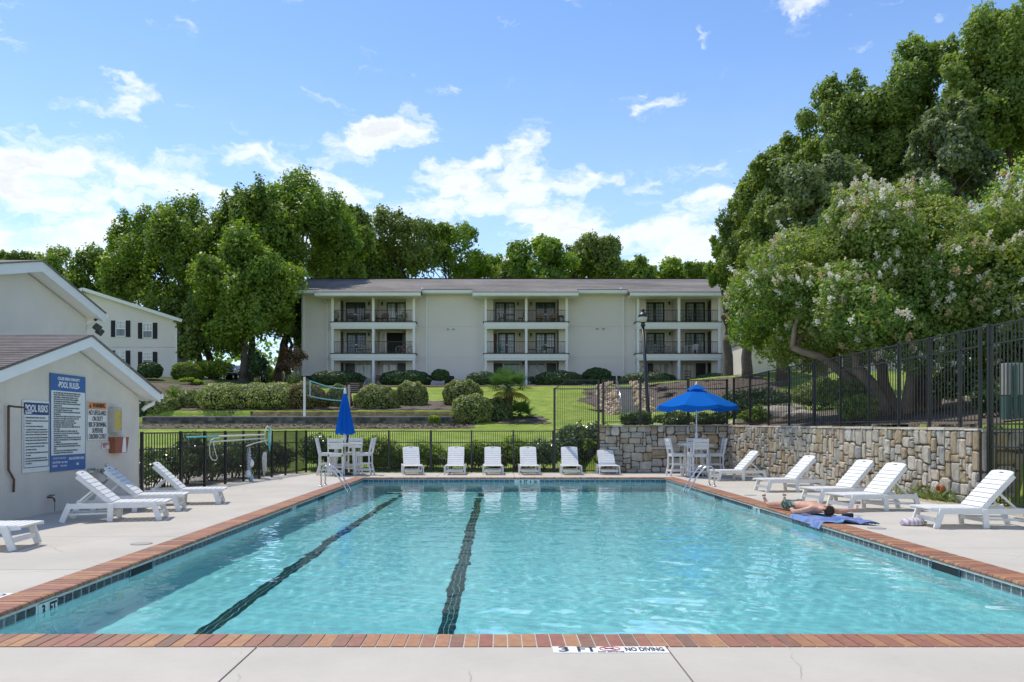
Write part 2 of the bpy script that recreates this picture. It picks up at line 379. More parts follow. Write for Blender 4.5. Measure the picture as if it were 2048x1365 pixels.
# mortar bed under and between the bricks
mb = MB(); t0, t1 = -.12, -.0045
i_ = .012
mb.box(ox0+.001, PX0+i_, oy0, oy1, t0+.06, t1); mb.box(PX1-i_, ox1-.001, oy0, oy1, t0+.06, t1)
mb.box(PX0+i_+.001, PX1-i_-.001, oy0, PY0+i_, t0+.06, t1); mb.box(PX0+i_+.001, PX1-i_-.001, PY1-i_, oy1, t0+.06, t1)
mb.build('mortar', MAT['grout'], pool)
# waterline tiles, 15 cm, swirly blue
def tilemat():
    m, nt, out = newmat('waterline_tile'); b = N(nt, 'ShaderNodeBsdfPrincipled', i_Roughness=.18); L(nt, b.outputs[0], out.inputs[0])
    oi = N(nt, 'ShaderNodeObjectInfo'); at_ = N(nt, 'ShaderNodeAttribute', attribute_name='tone')
    g = N(nt, 'ShaderNodeNewGeometry'); w = M(nt, 'MULTIPLY', M(nt, 'ADD', oi.outputs['Random'], at_.outputs['Fac']), 40.0)
    n = N(nt, 'ShaderNodeTexNoise', noise_dimensions='4D', i_Scale=14.0, i_Detail=7.0, i_Roughness=.6, i_Distortion=1.6); L(nt, g.outputs['Position'], n.inputs['Vector']); L(nt, w, n.inputs['W'])
    r = N(nt, 'ShaderNodeValToRGB'); cr = r.color_ramp.elements; cr[0].position = .33; cr[0].color = (.010, .035, .05, 1); cr[1].position = .68; cr[1].color = (.24, .27, .24, 1)
    for p, c_ in ((.42, (.012, .07, .15)), (.5, (.03, .13, .16)), (.57, (.07, .17, .22))): e = cr.new(p); e.color = (*c_, 1)
    L(nt, n.outputs[0], r.inputs[0]); L(nt, r.outputs[0], b.inputs['Base Color']); return m
MAT['tile'] = tilemat()
tw = .1524; th = .1524
tm = MB(); tm.box(-tw/2+.003, tw/2-.003, 0, .008, -th, 0); tile_me = tm.mesh('tile', MAT['tile'])     # faces -y... placed with rotation
tiles = []
nt_ = int((PY1 - PY0) / tw)
mark_l = 7.1; skim = [(8.9, 9.45), (18.3, 18.85)]
def is_sk(y): return any(a < y < b for a, b in skim)
marks = [(0, gp(94, 1222, WL)[1] if False else 4.11*F/(VX-94)), (0, 16.15), (1, 5.18*F/(1512-VX))]
for i in range(nt_):
    y = PY0 + (i + .5) * (PY1 - PY0) / nt_
    if is_sk(y): continue
    if not any(s == 0 and abs(y - my) < .14 for s, my in marks): tiles.append((PX0, y, math.pi/2))
    if not any(s == 1 and abs(y - my) < .14 for s, my in marks): tiles.append((PX1, y, -math.pi/2))
nx_ = int((PX1 - PX0) / tw)
for i in range(nx_):
    x = PX0 + (i + .5) * (PX1 - PX0) / nx_
    if not (gp(1036, 966, WL)[0]-.05 < x < gp(1078, 966, WL)[0]+.0): tiles.append((x, PY1, 0))
TZ = -.052
def tshown(t):
    x, y, _ = t; px = VX + x*F/y; return y if -20 < px < 2070 else 900 + y
tiles.sort(key=tshown)
for x, y, rz in tiles[:290]:
    mesh_obj('tile', tile_me, pool, (x, y, TZ), (0, 0, rz + math.pi if abs(rz) < .1 else rz))
ft = MB(); tn = []
pv = [Vector(v.co) for v in tile_me.vertices]; pf = [tuple(p.vertices) for p in tile_me.polygons]
for x, y, rz in tiles[290:]:
    mt = Matrix.Translation((x, y, TZ)) @ Matrix.Rotation(rz + math.pi if abs(rz) < .1 else rz, 4, 'Z'); ft.add([mt @ v for v in pv], pf); tn += [rng.random()] * len(pf)
fo = ft.build('far_tiles', MAT['tile'], pool, kind='stuff'); a_ = fo.data.attributes.new('tone', 'FLOAT', 'FACE'); a_.data.foreach_set('value', tn)
# skimmer mouths: thin dark plates painted as the shaded openings
for X, s in ((PX0, 1), (PX1, -1)):
    for a, b in skim:
        k = MB(); k.box(min(X, X+s*.006), max(X, X+s*.006), a, b, TZ-th, TZ-.01); k.build('skimmer_mouth_shade', MAT['dark'], pool)
        k = MB()
        k.box(min(X, X+s*.012), max(X, X+s*.012), a-.02, a, TZ-th-.01, TZ); k.box(min(X, X+s*.012), max(X, X+s*.012), b, b+.02, TZ-th-.01, TZ)
        k.build('skimmer_frame', MAT['tile'], pool)
# lettering helper
def text_mesh(txt, size, mat, name='lettering', bold=0.0, sx=1.0, align='CENTER', depth=.0012, spacing=1.0):
    cu = bpy.data.curves.new(name, 'FONT'); cu.body = txt; cu.size = size; cu.align_x = align; cu.align_y = 'CENTER'
    cu.extrude = depth; cu.offset = bold; cu.resolution_u = 3; cu.space_line = spacing
    o = bpy.data.objects.new(name, cu); col.objects.link(o)
    dg = bpy.context.evaluated_depsgraph_get(); me = bpy.data.meshes.new_from_object(o.evaluated_get(dg))
    bpy.data.objects.remove(o, do_unlink=True); bpy.data.curves.remove(cu)
    me.materials.clear(); me.materials.append(mat)
    if sx != 1.0:
        me.transform(Matrix.Diagonal((sx, 1, 1, 1)))
    return me
MAT['marker'] = simple('marker', (.62, .68, .64), .35, var=.04)
MAT['marker_white'] = simple('marker_white', (.78, .77, .74), .5, var=.04)
MAT['red_ink'] = simple('red_ink', (.5, .05, .05), .5)
# wall markers
def wall_marker(X, y, rz, chars, wt=tw):
    k = MB(); n = len(chars)
    root = thing('depth_marker', None, None, (X, y, TZ)); root.parent = pool; root.rotation_euler = (0, 0, rz)
    for i, ch in enumerate(chars):
        u = (i - (n-1)/2) * wt
        MB().box(u - wt/2 + .002, u + wt/2 - .002, -.012, .004, -th, 0).build('marker_tile', MAT['marker'], root)
        me = text_mesh(ch, .135, MAT['black_ink'], bold=.004, sx=.8 if len(ch) < 3 else .6)
        mesh_obj('lettering', me, root, (u, -.0145, -th*.52), (math.pi/2, 0, 0))
wall_marker(PX0, marks[0][1], math.pi/2, ['3', 'FT']); wall_marker(PX0, 16.15, math.pi/2, ['5', 'FT']); wall_marker(PX1, marks[2][1], -math.pi/2, ['5', 'FT'])
cx = (gp(1036, 966, WL)[0] + gp(1078, 966, WL)[0]) / 2
wall_marker(cx, PY1, 0, ['8', 'FT', '6', 'IN'])
# deck markers
def deck_marker(x, y, rz, items):
    root = thing('depth_marker', None, None, (x, y, .0)); root.parent = pool; root.rotation_euler = (0, 0, rz)
    u = 0
    for w, txt, size, kind in items:
        MB().box(u + .001, u + w - .001, -.152, 0, -.01, .004).build('marker_tile', MAT['marker_white'], root)
        if kind == 'sym':
            r = MB(); pts = [(u + w/2 + .068*math.cos(t*math.pi/9), -.06 + .05*math.sin(t*math.pi/9)) for t in range(18)]
            for a, b in zip(pts, pts[1:] + pts[:1]): r.bar((a[0], a[1], .0055), (b[0], b[1], .0055), .009, .002)
            r.bar((u+w/2-.048, -.03, .0056), (u+w/2+.048, -.09, .0056), .009, .002); r.build('no_diving_symbol', MAT['red_ink'], root)
            dv = MB(); dv.bar((u+w/2-.035, -.065, .0062), (u+w/2+.03, -.045, .0062), .012, .001); dv.bar((u+w/2, -.055, .0062), (u+w/2+.04, -.08, .0062), .008, .001); dv.build('diver_symbol', MAT['black_ink'], root)
            mesh_obj('lettering', text_mesh('NO DIVING', .034, MAT['black_ink'], bold=.001), root, (u + w/2, -.134, .0045))
        else:
            me = text_mesh(txt, size, MAT['black_ink'], bold=.004); wd = max(v.co.x for v in me.vertices) - min(v.co.x for v in me.vertices)
            if wd > w*.84: me.transform(Matrix.Diagonal((w*.84/wd, 1, 1, 1)))
            mesh_obj('lettering', me, root, (u + w/2, -.078, .0045))
        u += w
x0 = gp(1104, 1294)[0]; x1 = gp(1330, 1294)[0]; W_ = x1 - x0
deck_marker(x0, oy0 - .004, 0, [(.152, '3', .17, 't'), (.16, 'FT', .17, 't'), (.16, '', 0, 'sym'), (W_ - .472, 'NO DIVING', .12, 't')])
deck_marker(ox0 - .155, 6.55, math.pi/2, [(.152, '3', .17, 't'), (.152, 'FT', .15, 't'), (.16, '', 0, 'sym'), (.3, 'NO', .15, 't')])
MAT['lid'] = simple('lid', (.32, .31, .29), .7)
# round skimmer lids in the deck
for (px, py) in ((283, 1088), (1753, 1057), (1500, 991)):
    X, Y = gp(px, py)
    k = MB(); k.lathe([(.0, .0), (.13, .0), (.135, .004), (.12, .006), (.0, .006)], 24, (X, Y, .001)); k.build('skimmer_lid', MAT['lid'], pool)

# ---- water: a real refracting surface with ripples
def watermat():
    m, nt, out = newmat('pool_water')
    fr = N(nt, 'ShaderNodeFresnel', i_IOR=1.333)
    rf = N(nt, 'ShaderNodeBsdfRefraction', i_Roughness=0.0, i_IOR=1.333); rf.inputs[0].default_value = (*WATER_C, 1)
    gl = N(nt, 'ShaderNodeBsdfAnisotropic', i_Roughness=0.0); gl.inputs[0].default_value = (1, 1, 1, 1)
    mx = N(nt, 'ShaderNodeMixShader'); L(nt, fr.outputs[0], mx.inputs[0]); L(nt, rf.outputs[0], mx.inputs[1]); L(nt, gl.outputs[0], mx.inputs[2])
    L(nt, mx.outputs[0], out.inputs[0])
    return m
WATER_C = (.57, .91, .935)
wx, wy = 300, 600
gx = np.linspace(PX0 - .02, PX1 + .02, wx + 1); gy = np.linspace(PY0 - .02, PY1 + .02, wy + 1)
GX, GY = np.meshgrid(gx, gy)
WZ = np.zeros_like(GX); r2 = np.random.default_rng(5)
for k in range(150):
    lam = 10 ** r2.uniform(math.log10(.13), math.log10(1.5)); th_ = r2.uniform(0, math.pi*2); ph = r2.uniform(0, 6.28)
    am = .00038 * lam ** .68 * r2.uniform(.4, 1.3)
    kx, ky = math.cos(th_) * 6.283/lam, math.sin(th_) * 6.283/lam
    WZ += am * np.sin(kx*GX + ky*GY + ph)
calm = .45 + .55 * (np.sin(GX*.7 + GY*.35) * np.sin(GY*.5 - GX*.4 + 1.0) * .5 + .5)
WZ *= calm * 1.25
nv = (wx+1)*(wy+1)
top = np.stack([GX, GY, WZ + WL], -1).reshape(-1, 3)
me = bpy.data.meshes.new('water')
idx = np.arange(nv).reshape(wy+1, wx+1)
q = np.stack([idx[:-1, :-1], idx[:-1, 1:], idx[1:, 1:], idx[1:, :-1]], -1).reshape(-1, 4)
# closed box: extend just outside the basin walls and below the floor
b0 = nv; ext = [(PX0-.02, PY0-.02, -2.9), (PX1+.02, PY0-.02, -2.9), (PX1+.02, PY1+.02, -2.9), (PX0-.02, PY1+.02, -2.9)]
allv = np.vstack([top, np.array(ext)])
faces = q.tolist()
faces.append([b0, b0+3, b0+2, b0+1])
faces.append([b0, b0+1] + idx[0, ::-1].tolist()); faces.append([b0+1, b0+2] + idx[::-1, -1].tolist())
faces.append([b0+2, b0+3] + idx[-1, :].tolist()); faces.append([b0+3, b0] + idx[:, 0].tolist())
me.from_pydata(allv.tolist(), [], faces); me.materials.append(watermat())
sm = np.zeros(len(faces), bool); sm[:len(q)] = True; me.polygons.foreach_set('use_smooth', sm)
water = mesh_obj('water', me); props(water, 'clear rippled turquoise water filling the pool', None, kind='structure')

water.cycles.is_caustics_caster = True
for o in bpy.data.objects:
    if o.parent == pool and o.name.split('.')[0] in ('basin', 'lane_line', 'lane_joint'): o.cycles.is_caustics_receiver = True
sl.cycles.is_caustics_light = True
# ================================================================== terrain
def lerp_prof(p, y):
    if y <= p[0][0]: return p[0][1]
    for (a, za), (b, zb) in zip(p[:-1], p[1:]):
        if y <= b: return za + (zb - za) * (y - a) / (b - a)
    return p[-1][1]
PA = [(27.4, -.03), (40, 1.39), (42.95, 1.70), (43.2, 2.1), (44.4, 2.15), (44.65, 2.5), (54, 3.55), (64.5, 4.95), (69, 5.2), (100, 6.2), (160, 7)]
PB = [(27.4, -.03), (34, .66), (40, 1.40), (52, 3.1), (64.5, 4.95), (69, 5.2), (100, 6.2), (160, 7)]
PC = [(27.7, 1.5), (30, 1.55), (50, 2.37), (58, 4.5), (64.5, 4.95), (69, 5.2), (100, 6.2), (160, 7)]
def sst(a, b, x):
    t = min(1, max(0, (x - a) / (b - a))); return t*t*(3-2*t)
def wallX(y): return 7.98 + (27.35 - y) * (9.47 - 7.98) / (27.35 - 15.6)
def tz(x, y):
    if y < 27.7 and x > wallX(y) + .55 and y > 15.4: return 1.5 + .12 * min(8, max(0, x - wallX(y)))
    if y < 27.7 and x > 10.8: return 1.5 + .12 * min(8, max(0, x - wallX(y)))
    if y < (27.3 if x < 3.3 else 27.7): return -.03 if x < -8.1 else -.17
    a, b, c_ = lerp_prof(PA, y), lerp_prof(PB, y), lerp_prof(PC, y)
    z = a + (b - a) * sst(-2.6, -.4, x)
    w = sst(3.3, 3.75, x) if y < 29 else sst(2.8, 4.2, x) if y < 34 else sst(3, 7.5, x)
    z = z + (c_ - z) * w
    if x > 9: z += .10 * min(12, x - 9) * (1 - sst(60, 75, y))
    if x < -14: z += .05 * min(16, -14 - x) * sst(45, 56, y)
    return z
def noisemix(name, cols, scale=1.0, detail=8, rough=.9, bump=.4, bscale=40, fine=18.0, stops=(.35, .5, .65), bd=.02):
    m, nt, out = newmat(name); b = N(nt, 'ShaderNodeBsdfPrincipled', i_Roughness=rough); L(nt, b.outputs[0], out.inputs[0]); b.inputs['Specular IOR Level'].default_value = .2
    g = N(nt, 'ShaderNodeNewGeometry')
    n = N(nt, 'ShaderNodeTexNoise', i_Scale=scale, i_Detail=detail, i_Roughness=.68); L(nt, g.outputs['Position'], n.inputs['Vector'])
    r = N(nt, 'ShaderNodeValToRGB'); e = r.color_ramp.elements; e[0].position = stops[0]; e[0].color = (*cols[0], 1); e[1].position = stops[-1]; e[1].color = (*cols[-1], 1)
    for p, c_ in zip(stops[1:-1], cols[1:-1]): q = e.new(p); q.color = (*c_, 1)
    L(nt, n.outputs[0], r.inputs[0])
    n2 = N(nt, 'ShaderNodeTexNoise', i_Scale=fine, i_Detail=5.0, i_Roughness=.7); L(nt, g.outputs['Position'], n2.inputs['Vector'])
    k = N(nt, 'ShaderNodeMapRange', i_From_Min=.3, i_From_Max=.7, i_To_Min=.72, i_To_Max=1.28); L(nt, n2.outputs[0], k.inputs[0])
    L(nt, mixc(nt, 1.0, r.outputs[0], k.outputs[0], 'MULTIPLY'), b.inputs['Base Color'])
    n3 = N(nt, 'ShaderNodeTexNoise', i_Scale=bscale, i_Detail=5.0); L(nt, g.outputs['Position'], n3.inputs['Vector'])
    bp = N(nt, 'ShaderNodeBump', i_Strength=bump, i_Distance=bd); L(nt, n3.outputs[0], bp.inputs['Height']); L(nt, bp.outputs[0], b.inputs['Normal'])
    return m
MAT['lawn'] = noisemix('lawn', [(.13, .20, .028), (.20, .275, .04), (.31, .34, .075)], scale=.8, bump=.9, bscale=30, fine=6, stops=(.32, .5, .68))
MAT['mulch'] = noisemix('mulch', [(.05, .038, .03), (.14, .11, .085), (.28, .23, .19)], scale=14, bump=1, bscale=24, fine=40, bd=.05)
MAT['shade_ground'] = noisemix('shade_ground', [(.03, .05, .012), (.07, .09, .03), (.12, .10, .06)], scale=1.2, bump=.5)  # dark tones put the tree shade into the ground colour
MAT['asphalt'] = noisemix('asphalt', [(.10, .10, .10), (.14, .14, .14)], scale=2, stops=(.3, .7))
def axis(core, far):
    return sorted(set([round(v, 3) for v in core + far]))
xs_ = axis([-20 + .5*i for i in range(96)] + [-8.15, -8.05, 2.6, 3.6], [-2500, -1200, -500, -250, -140, -90, -60, -45, -36, -30, -26, -23, 29, 32, 36, 42, 50, 65, 90, 140, 250, 500, 1200, 2500])
ys_ = axis([15.0, 15.38, 15.42] + [16 + .5*i for i in range(110)] + [27.28, 27.32, 27.68, 27.72, 42.95, 43.2, 44.4, 44.65], [-2500, -800, -200, -60, -20, -5, 0, 5, 10, 73, 76, 80, 86, 94, 104, 120, 150, 220, 400, 900, 2500])
tv = []; tf = []
for y in ys_:
    for x in xs_:
        z = tz(x, y) if -5 < y else (-.17)
        if y > 58: z += (sst(58, 75, y)) * .12 * math.sin(x*.3)
        tv.append((x, y, z))
nxx = len(xs_)
for j in range(len(ys_) - 1):
    for i in range(nxx - 1):
        if xs_[i] >= -5 and xs_[i+1] <= 6 and ys_[j] >= 5 and ys_[j+1] <= 25: continue
        if ys_[j+1] <= 5.01 and False: continue
        tf.append((j*nxx+i, j*nxx+i+1, (j+1)*nxx+i+1, (j+1)*nxx+i))
# the cells that straddle the pool hole are rebuilt as a collar below the deck
me = bpy.data.meshes.new('ground'); me.from_pydata(tv, [], [f for f in tf if not (min(tv[i][0] for i in f) >= -5.01 and max(tv[i][0] for i in f) <= 6.01 and min(tv[i][1] for i in f) >= 4.9 and max(tv[i][1] for i in f) <= 25.3)])
me.materials.append(MAT['lawn']); me.polygons.foreach_set('use_smooth', [True]*len(me.polygons))
ground = mesh_obj('lawn', me); props(ground, 'bright green mown lawn sloping up towards the apartment building', None, kind='structure')
def drape(name, mat, y0, y1, xf0, xf1, dz=.02, ny=24, nx=60, label=None, jag=.25, seed=1):
    r = np.random.default_rng(seed); vs = []; fs = []; jl = r.normal(0, jag, ny+1); jr = r.normal(0, jag, ny+1)
    j0 = r.normal(0, jag*.6, nx+1); j1 = r.normal(0, jag*.6, nx+1)
    for j in range(ny+1):
        for i in range(nx+1):
            u, v = i/nx, j/ny
            y = y0 + j0[i] + (y1 + j1[i] - y0 - j0[i]) * v
            a = xf0(y) + jl[j]; b = xf1(y) + jr[j]; x = a + (b-a)*u
            edge = min(1, 5*min(u, 1-u, v, 1-v))
            vs.append((x, y, tz(x, y) + dz + .05*edge*r.random()))
    for j in range(ny):
        for i in range(nx): fs.append((j*(nx+1)+i, j*(nx+1)+i+1, (j+1)*(nx+1)+i+1, (j+1)*(nx+1)+i))
    me = bpy.data.meshes.new(name); me.from_pydata(vs, [], fs); me.materials.append(mat); me.polygons.foreach_set('use_smooth', [True]*len(fs))
    return props(mesh_obj(name, me), label, None, kind='structure')
K = lambda v: (lambda y: v)
drape('mulch_bed', MAT['mulch'], 40.9, 42.85, K(-23), K(-1.2), dz=.02, ny=8, nx=90, jag=.12, seed=2)
drape('mulch_bed', MAT['mulch'], 45.0, 51.5, K(-13.5), lambda y: -1.0 + (y-45)*-.1, dz=.03, ny=26, nx=60, seed=3)
drape('mulch_bed', MAT['mulch'], 43.0+1.8, 50.5, K(-20), K(-14.2), dz=.03, seed=4, nx=30)
drape('mulch_bed', MAT['mulch'], 53, 60, K(-27), K(-15.5), dz=.03, seed=5, nx=40)
drape('mulch_bed', MAT['mulch'], 50.2, 57.6, lambda y: 5.6 + .25*abs(y-54), lambda y: 7.6 + (y-50)*.1, dz=.03, seed=6, nx=20)
drape('mulch_bed', MAT['mulch'], 42.5, 45.6, K(.3), K(2.6), dz=.03, seed=8, nx=20, ny=10)
drape('mulch_bed', MAT['mulch'], 50.4, 57.8, K(10.0), K(19), dz=.03, seed=9, nx=40)
drape('mulch_bed', MAT['mulch'], 63.8, 69.8, K(-17), K(22), dz=.03, seed=7, nx=60)
drape('mulch_bed', MAT['mulch'], 16.2, 34, lambda y: wallX(y) + .5, K(22), dz=.03, seed=10, nx=40, ny=40)
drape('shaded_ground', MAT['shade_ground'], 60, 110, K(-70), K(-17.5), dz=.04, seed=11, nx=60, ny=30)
drape('driveway', MAT['asphalt'], 71, 82, K(-44), K(-19), dz=.12, seed=12, nx=20, ny=10, jag=0)
drape('gravel_bed', noisemix('gravel', [(.22, .16, .09), (.42, .34, .22), (.6, .52, .4)], scale=26, bump=1, bscale=30, fine=50), 25.3, 27.2, K(-5.0), K(3.3), dz=.14 - .17 + .0, seed=13, jag=0) if False else None
# mulch chips scattered in the near beds
def chips(name, area, n, seed, size, mat):
    r = np.random.default_rng(seed); k = MB()
    for _ in range(n):
        x, y = area(r); z = tz(x, y) + .05; a = r.uniform(0, 3.14); s = size * r.uniform(.5, 1.5); t = r.uniform(-.4, .4)
        dx, dy = math.cos(a)*s, math.sin(a)*s; ex, ey = -math.sin(a)*s*.4, math.cos(a)*s*.4
        k.add([(x-dx-ex, y-dy-ey, z), (x+dx-ex, y+dy-ey, z+t*s), (x+dx+ex, y+dy+ey, z+t*s+.02), (x-dx+ex, y-dy+ey, z+.02)], [(0, 1, 2, 3)])
    return k.build(name, mat, kind='stuff')
MAT['chip'] = simple('chip', (.16, .125, .10), .9, var=.5, scale=9)
c_ = chips('mulch_chips', lambda r: (r.uniform(-22, -1.4), r.uniform(41.0, 42.8)), 2600, 3, .06, MAT['chip'])
props(c_, 'dark bark mulch strip below the low block wall')
# gravel strip along the foot of the right stone wall
g_ = noisemix('gravel', [(.20, .15, .09), (.40, .33, .22), (.58, .50, .38)], scale=26, bump=1, bscale=30, fine=50)
MAT['gravel'] = g_
k = MB(); vs = []
for i in range(24):
    y = 10.2 + i * (27.2 - 10.2) / 23; w = wallX(y)
    vs += [(min(w - .2, 8.5 + (20.8-y)*.06) - .02 if y < 22 else w - 1.2, y, -.012), (w + .3, y, .015)]
k.add(vs, [(2*i, 2*i+1, 2*i+3, 2*i+2) for i in range(23)]); k.build('gravel_strip', g_, kind='structure')

# ================================================================== stone walls
def stonemat():
    m, nt, out = newmat('wall_stone'); b = N(nt, 'ShaderNodeBsdfPrincipled', i_Roughness=.85); L(nt, b.outputs[0], out.inputs[0]); b.inputs['Specular IOR Level'].default_value = .25
    oi = N(nt, 'ShaderNodeObjectInfo'); r = N(nt, 'ShaderNodeValToRGB'); r.color_ramp.interpolation = 'CONSTANT'; e = r.color_ramp.elements
    cl = [(0, (.46, .42, .34)), (.14, (.41, .33, .22)), (.25, (.50, .45, .36)), (.38, (.37, .355, .31)), (.47, (.52, .45, .34)), (.6, (.43, .40, .33)), (.72, (.38, .30, .19)), (.8, (.56, .52, .44)), (.88, (.33, .33, .30)), (.93, (.48, .36, .21)), (.97, (.46, .36, .28))]
    e[0].color = (*cl[0][1], 1); e[1].position = cl[1][0]; e[1].color = (*cl[1][1], 1)
    for p, c_ in cl[2:]: q = e.new(p); q.color = (*c_, 1)
    L(nt, oi.outputs['Random'], r.inputs[0])
    g = N(nt, 'ShaderNodeNewGeometry')
    n = N(nt, 'ShaderNodeTexNoise', i_Scale=7.0, i_Detail=8.0, i_Roughness=.7); L(nt, g.outputs['Position'], n.inputs['Vector'])
    k = N(nt, 'ShaderNodeMapRange', i_From_Min=.3, i_From_Max=.7, i_To_Min=.74, i_To_Max=1.25); L(nt, n.outputs[0], k.inputs[0])
    c1 = mixc(nt, 1.0, r.outputs[0], k.outputs[0], 'MULTIPLY')
    n5 = N(nt, 'ShaderNodeTexNoise', i_Scale=2.2, i_Detail=5.0, i_Roughness=.7); L(nt, g.outputs['Position'], n5.inputs['Vector'])
    s5 = N(nt, 'ShaderNodeMapRange', i_From_Min=.52, i_From_Max=.7); L(nt, n5.outputs[0], s5.inputs[0])
    L(nt, mixc(nt, M(nt, 'MULTIPLY', s5.outputs[0], .5), c1, (.20, .13, .06)), b.inputs['Base Color'])
    n4 = N(nt, 'ShaderNodeTexNoise', i_Scale=38.0, i_Detail=6.0, i_Roughness=.7); L(nt, g.outputs['Position'], n4.inputs['Vector'])
    bp = N(nt, 'ShaderNodeBump', i_Strength=.8, i_Distance=.02); L(nt, n4.outputs[0], bp.inputs['Height']); L(nt, bp.outputs[0], b.inputs['Normal'])
    return m
MAT['stone'] = stonemat()
MAT['wall_mortar'] = simple('wall_mortar', (.09, .075, .055), .95, var=.4, scale=12, bump=.8, bscale=30)
def stone_wall(name, label, p0, p1, z0, z1a, z1b, seed, cell=.095, wmax=4, hmax=5, thick=.4, horiz=False, group=None, batter=.0, cat='stone wall'):
    """p0 -> p1 along the face as seen from the outside, left to right"""
    r = np.random.default_rng(seed); p0 = Vector((*p0, 0)); p1 = Vector((*p1, 0)); d = (p1-p0); Ln = d.length; d.normalize(); nrm = Vector((d.y, -d.x, 0))
    root = thing(name, label, cat, (p0.x, p0.y, 0), 0, group)
    H = max(z1a, z1b) - z0; nx = max(1, round(Ln/cell)); nz = max(1, round(H/cell)); cw = Ln/nx; ch = H/nz
    occ = np.zeros((nx, nz), bool); cells = []
    order = [(i, j) for j in range(nz) for i in range(nx)]
    for i, j in order:
        if occ[i, j]: continue
        if horiz: w = int(r.choice([2, 3, 4, 5, 6], p=[.15, .25, .3, .2, .1])); h = int(r.choice([1, 2, 3], p=[.25, .5, .25]))
        else: w = int(r.choice([1, 2, 3, 4], p=[.14, .36, .36, .14])); h = int(r.choice([1, 2, 3, 4, 5], p=[.1, .28, .3, .2, .12]))
        w = min(w, nx - i); h = min(h, nz - j)
        while w > 1 and occ[i:i+w, j].any(): w -= 1
        while h > 1 and occ[i:i+w, j:j+h].any(): h -= 1
        if nz - (j+h) == 1: h += 1
        occ[i:i+w, j:j+h] = True; cells.append((i, j, w, h))
    jx = r.normal(0, cw*.13, (nx+1, nz+1)); jz = r.normal(0, ch*.13, (nx+1, nz+1))
    def P(i, j, out):
        u = i*cw + (jx[i, j] if 0 < i < nx else 0); zt_ = z1a + (z1b-z1a)*u/Ln
        z = z0 + (j*ch)/H*(zt_-z0) + (jz[i, j] if j > 0 else 0)
        return p0 - root.location + Vector((0, 0, 0)) + d*u + nrm*(out + batter*(1-(z-z0)/H)) + Vector((0, 0, z))
    for (i, j, w, h) in cells:
        cs = [P(i, j, 0), P(i+w, j, 0), P(i+w, j+h, 0), P(i, j+h, 0)]
        ctr = sum(cs, Vector()) / 4; g = .011; ring = []
        for k in range(4):
            a, b, c2 = cs[k-1], cs[k], cs[(k+1) % 4]
            e1 = (a-b); e2 = (c2-b); cut = min(e1.length, e2.length) * r.uniform(.08, .24)
            q1 = b + e1.normalized()*cut; q2 = b + e2.normalized()*cut
            for q in (q1, q2):
                v = ctr - q; ring.append(q + v.normalized()*g*1.3)
        out1 = r.uniform(.018, .05); vs = [v - nrm*.05 for v in ring] + [v + nrm*(out1*.5) for v in ring]
        inn = []
        for v in ring:
            w_ = ctr - v; inn.append(v + w_*min(.3, .02/max(w_.length, .01)+.06) + nrm*(out1 + r.uniform(-.006, .012)))
        vs += inn + [ctr + nrm*(out1 + r.uniform(0, .014))]
        fs = []
        for k in range(8):
            k2 = (k+1) % 8; fs.append((k, k2, 8+k2, 8+k)); fs.append((8+k, 8+k2, 16+k2, 16+k)); fs.append((16+k, 16+k2, 24))
        me = bpy.data.meshes.new('stone'); me.from_pydata([tuple(v) for v in vs], [], fs); me.materials.append(MAT['stone'])
        mesh_obj('stone', me, root)
    back = MB(); a, b = p0 - root.location, p1 - root.location; n2 = nrm * -thick
    off = nrm * (batter)
    vs = [a + off + Vector((0,0,z0-.3)), b + off + Vector((0,0,z0-.3)), b + Vector((0,0,z1b)), a + Vector((0,0,z1a)), a+n2+Vector((0,0,z0-.3)), b+n2+Vector((0,0,z0-.3)), b+n2+Vector((0,0,z1b)), a+n2+Vector((0,0,z1a))]
    back.add(vs, [(0,1,2,3), (7,6,5,4), (3,2,6,7), (0,3,7,4), (1,5,6,2), (0,4,5,1)]); back.build('mortar', MAT['wall_mortar'], root)
    # flat capstones
    u = 0
    while u < Ln - .02:
        w = min(r.uniform(.3, .7), Ln-u); zt_ = z1a + (z1b-z1a)*(u+w/2)/Ln
        c0 = a + d*(u+.006); c1 = a + d*(u+w-.006); hh = r.uniform(.03, .055)
        k = MB(); o1 = r.uniform(.03, .055)
        vs = [c0+nrm*o1, c1+nrm*(o1+r.uniform(-.012, .012)), c1-nrm*(thick+.02), c0-nrm*(thick+.02)]
        k.add([v+Vector((0,0,zt_-.004)) for v in vs] + [v*1.0+Vector((0,0,zt_+hh+r.uniform(-.006, .006)))-nrm*(.012 if q < 2 else 0) for q, v in enumerate(vs)], [(0,3,2,1),(4,5,6,7),(0,1,5,4),(1,2,6,5),(2,3,7,6),(3,0,4,7)])
        k.build('capstone', MAT['stone'], root); u += w
    return root
stone_wall('stone_retaining_wall', 'broad-coursed stone retaining wall at the far end behind the open umbrella', (3.52, 27.35), (8.02, 27.35), 0.0, 1.57, 1.60, 3, cell=.1, horiz=True)
stone_wall('stone_retaining_wall', 'sunlit rubble stone retaining wall running along the right-hand sun loungers', (7.99, 27.31), (9.47, 15.6), 0.0, 1.58, 1.48, 11, cell=.088)
rw = stone_wall('stone_return_wall', 'short shaded stone return wall behind the lower fence at the right edge', (9.50, 15.58), (16, 15.58), 0.0, 1.45, 1.45, 12, cell=.13)
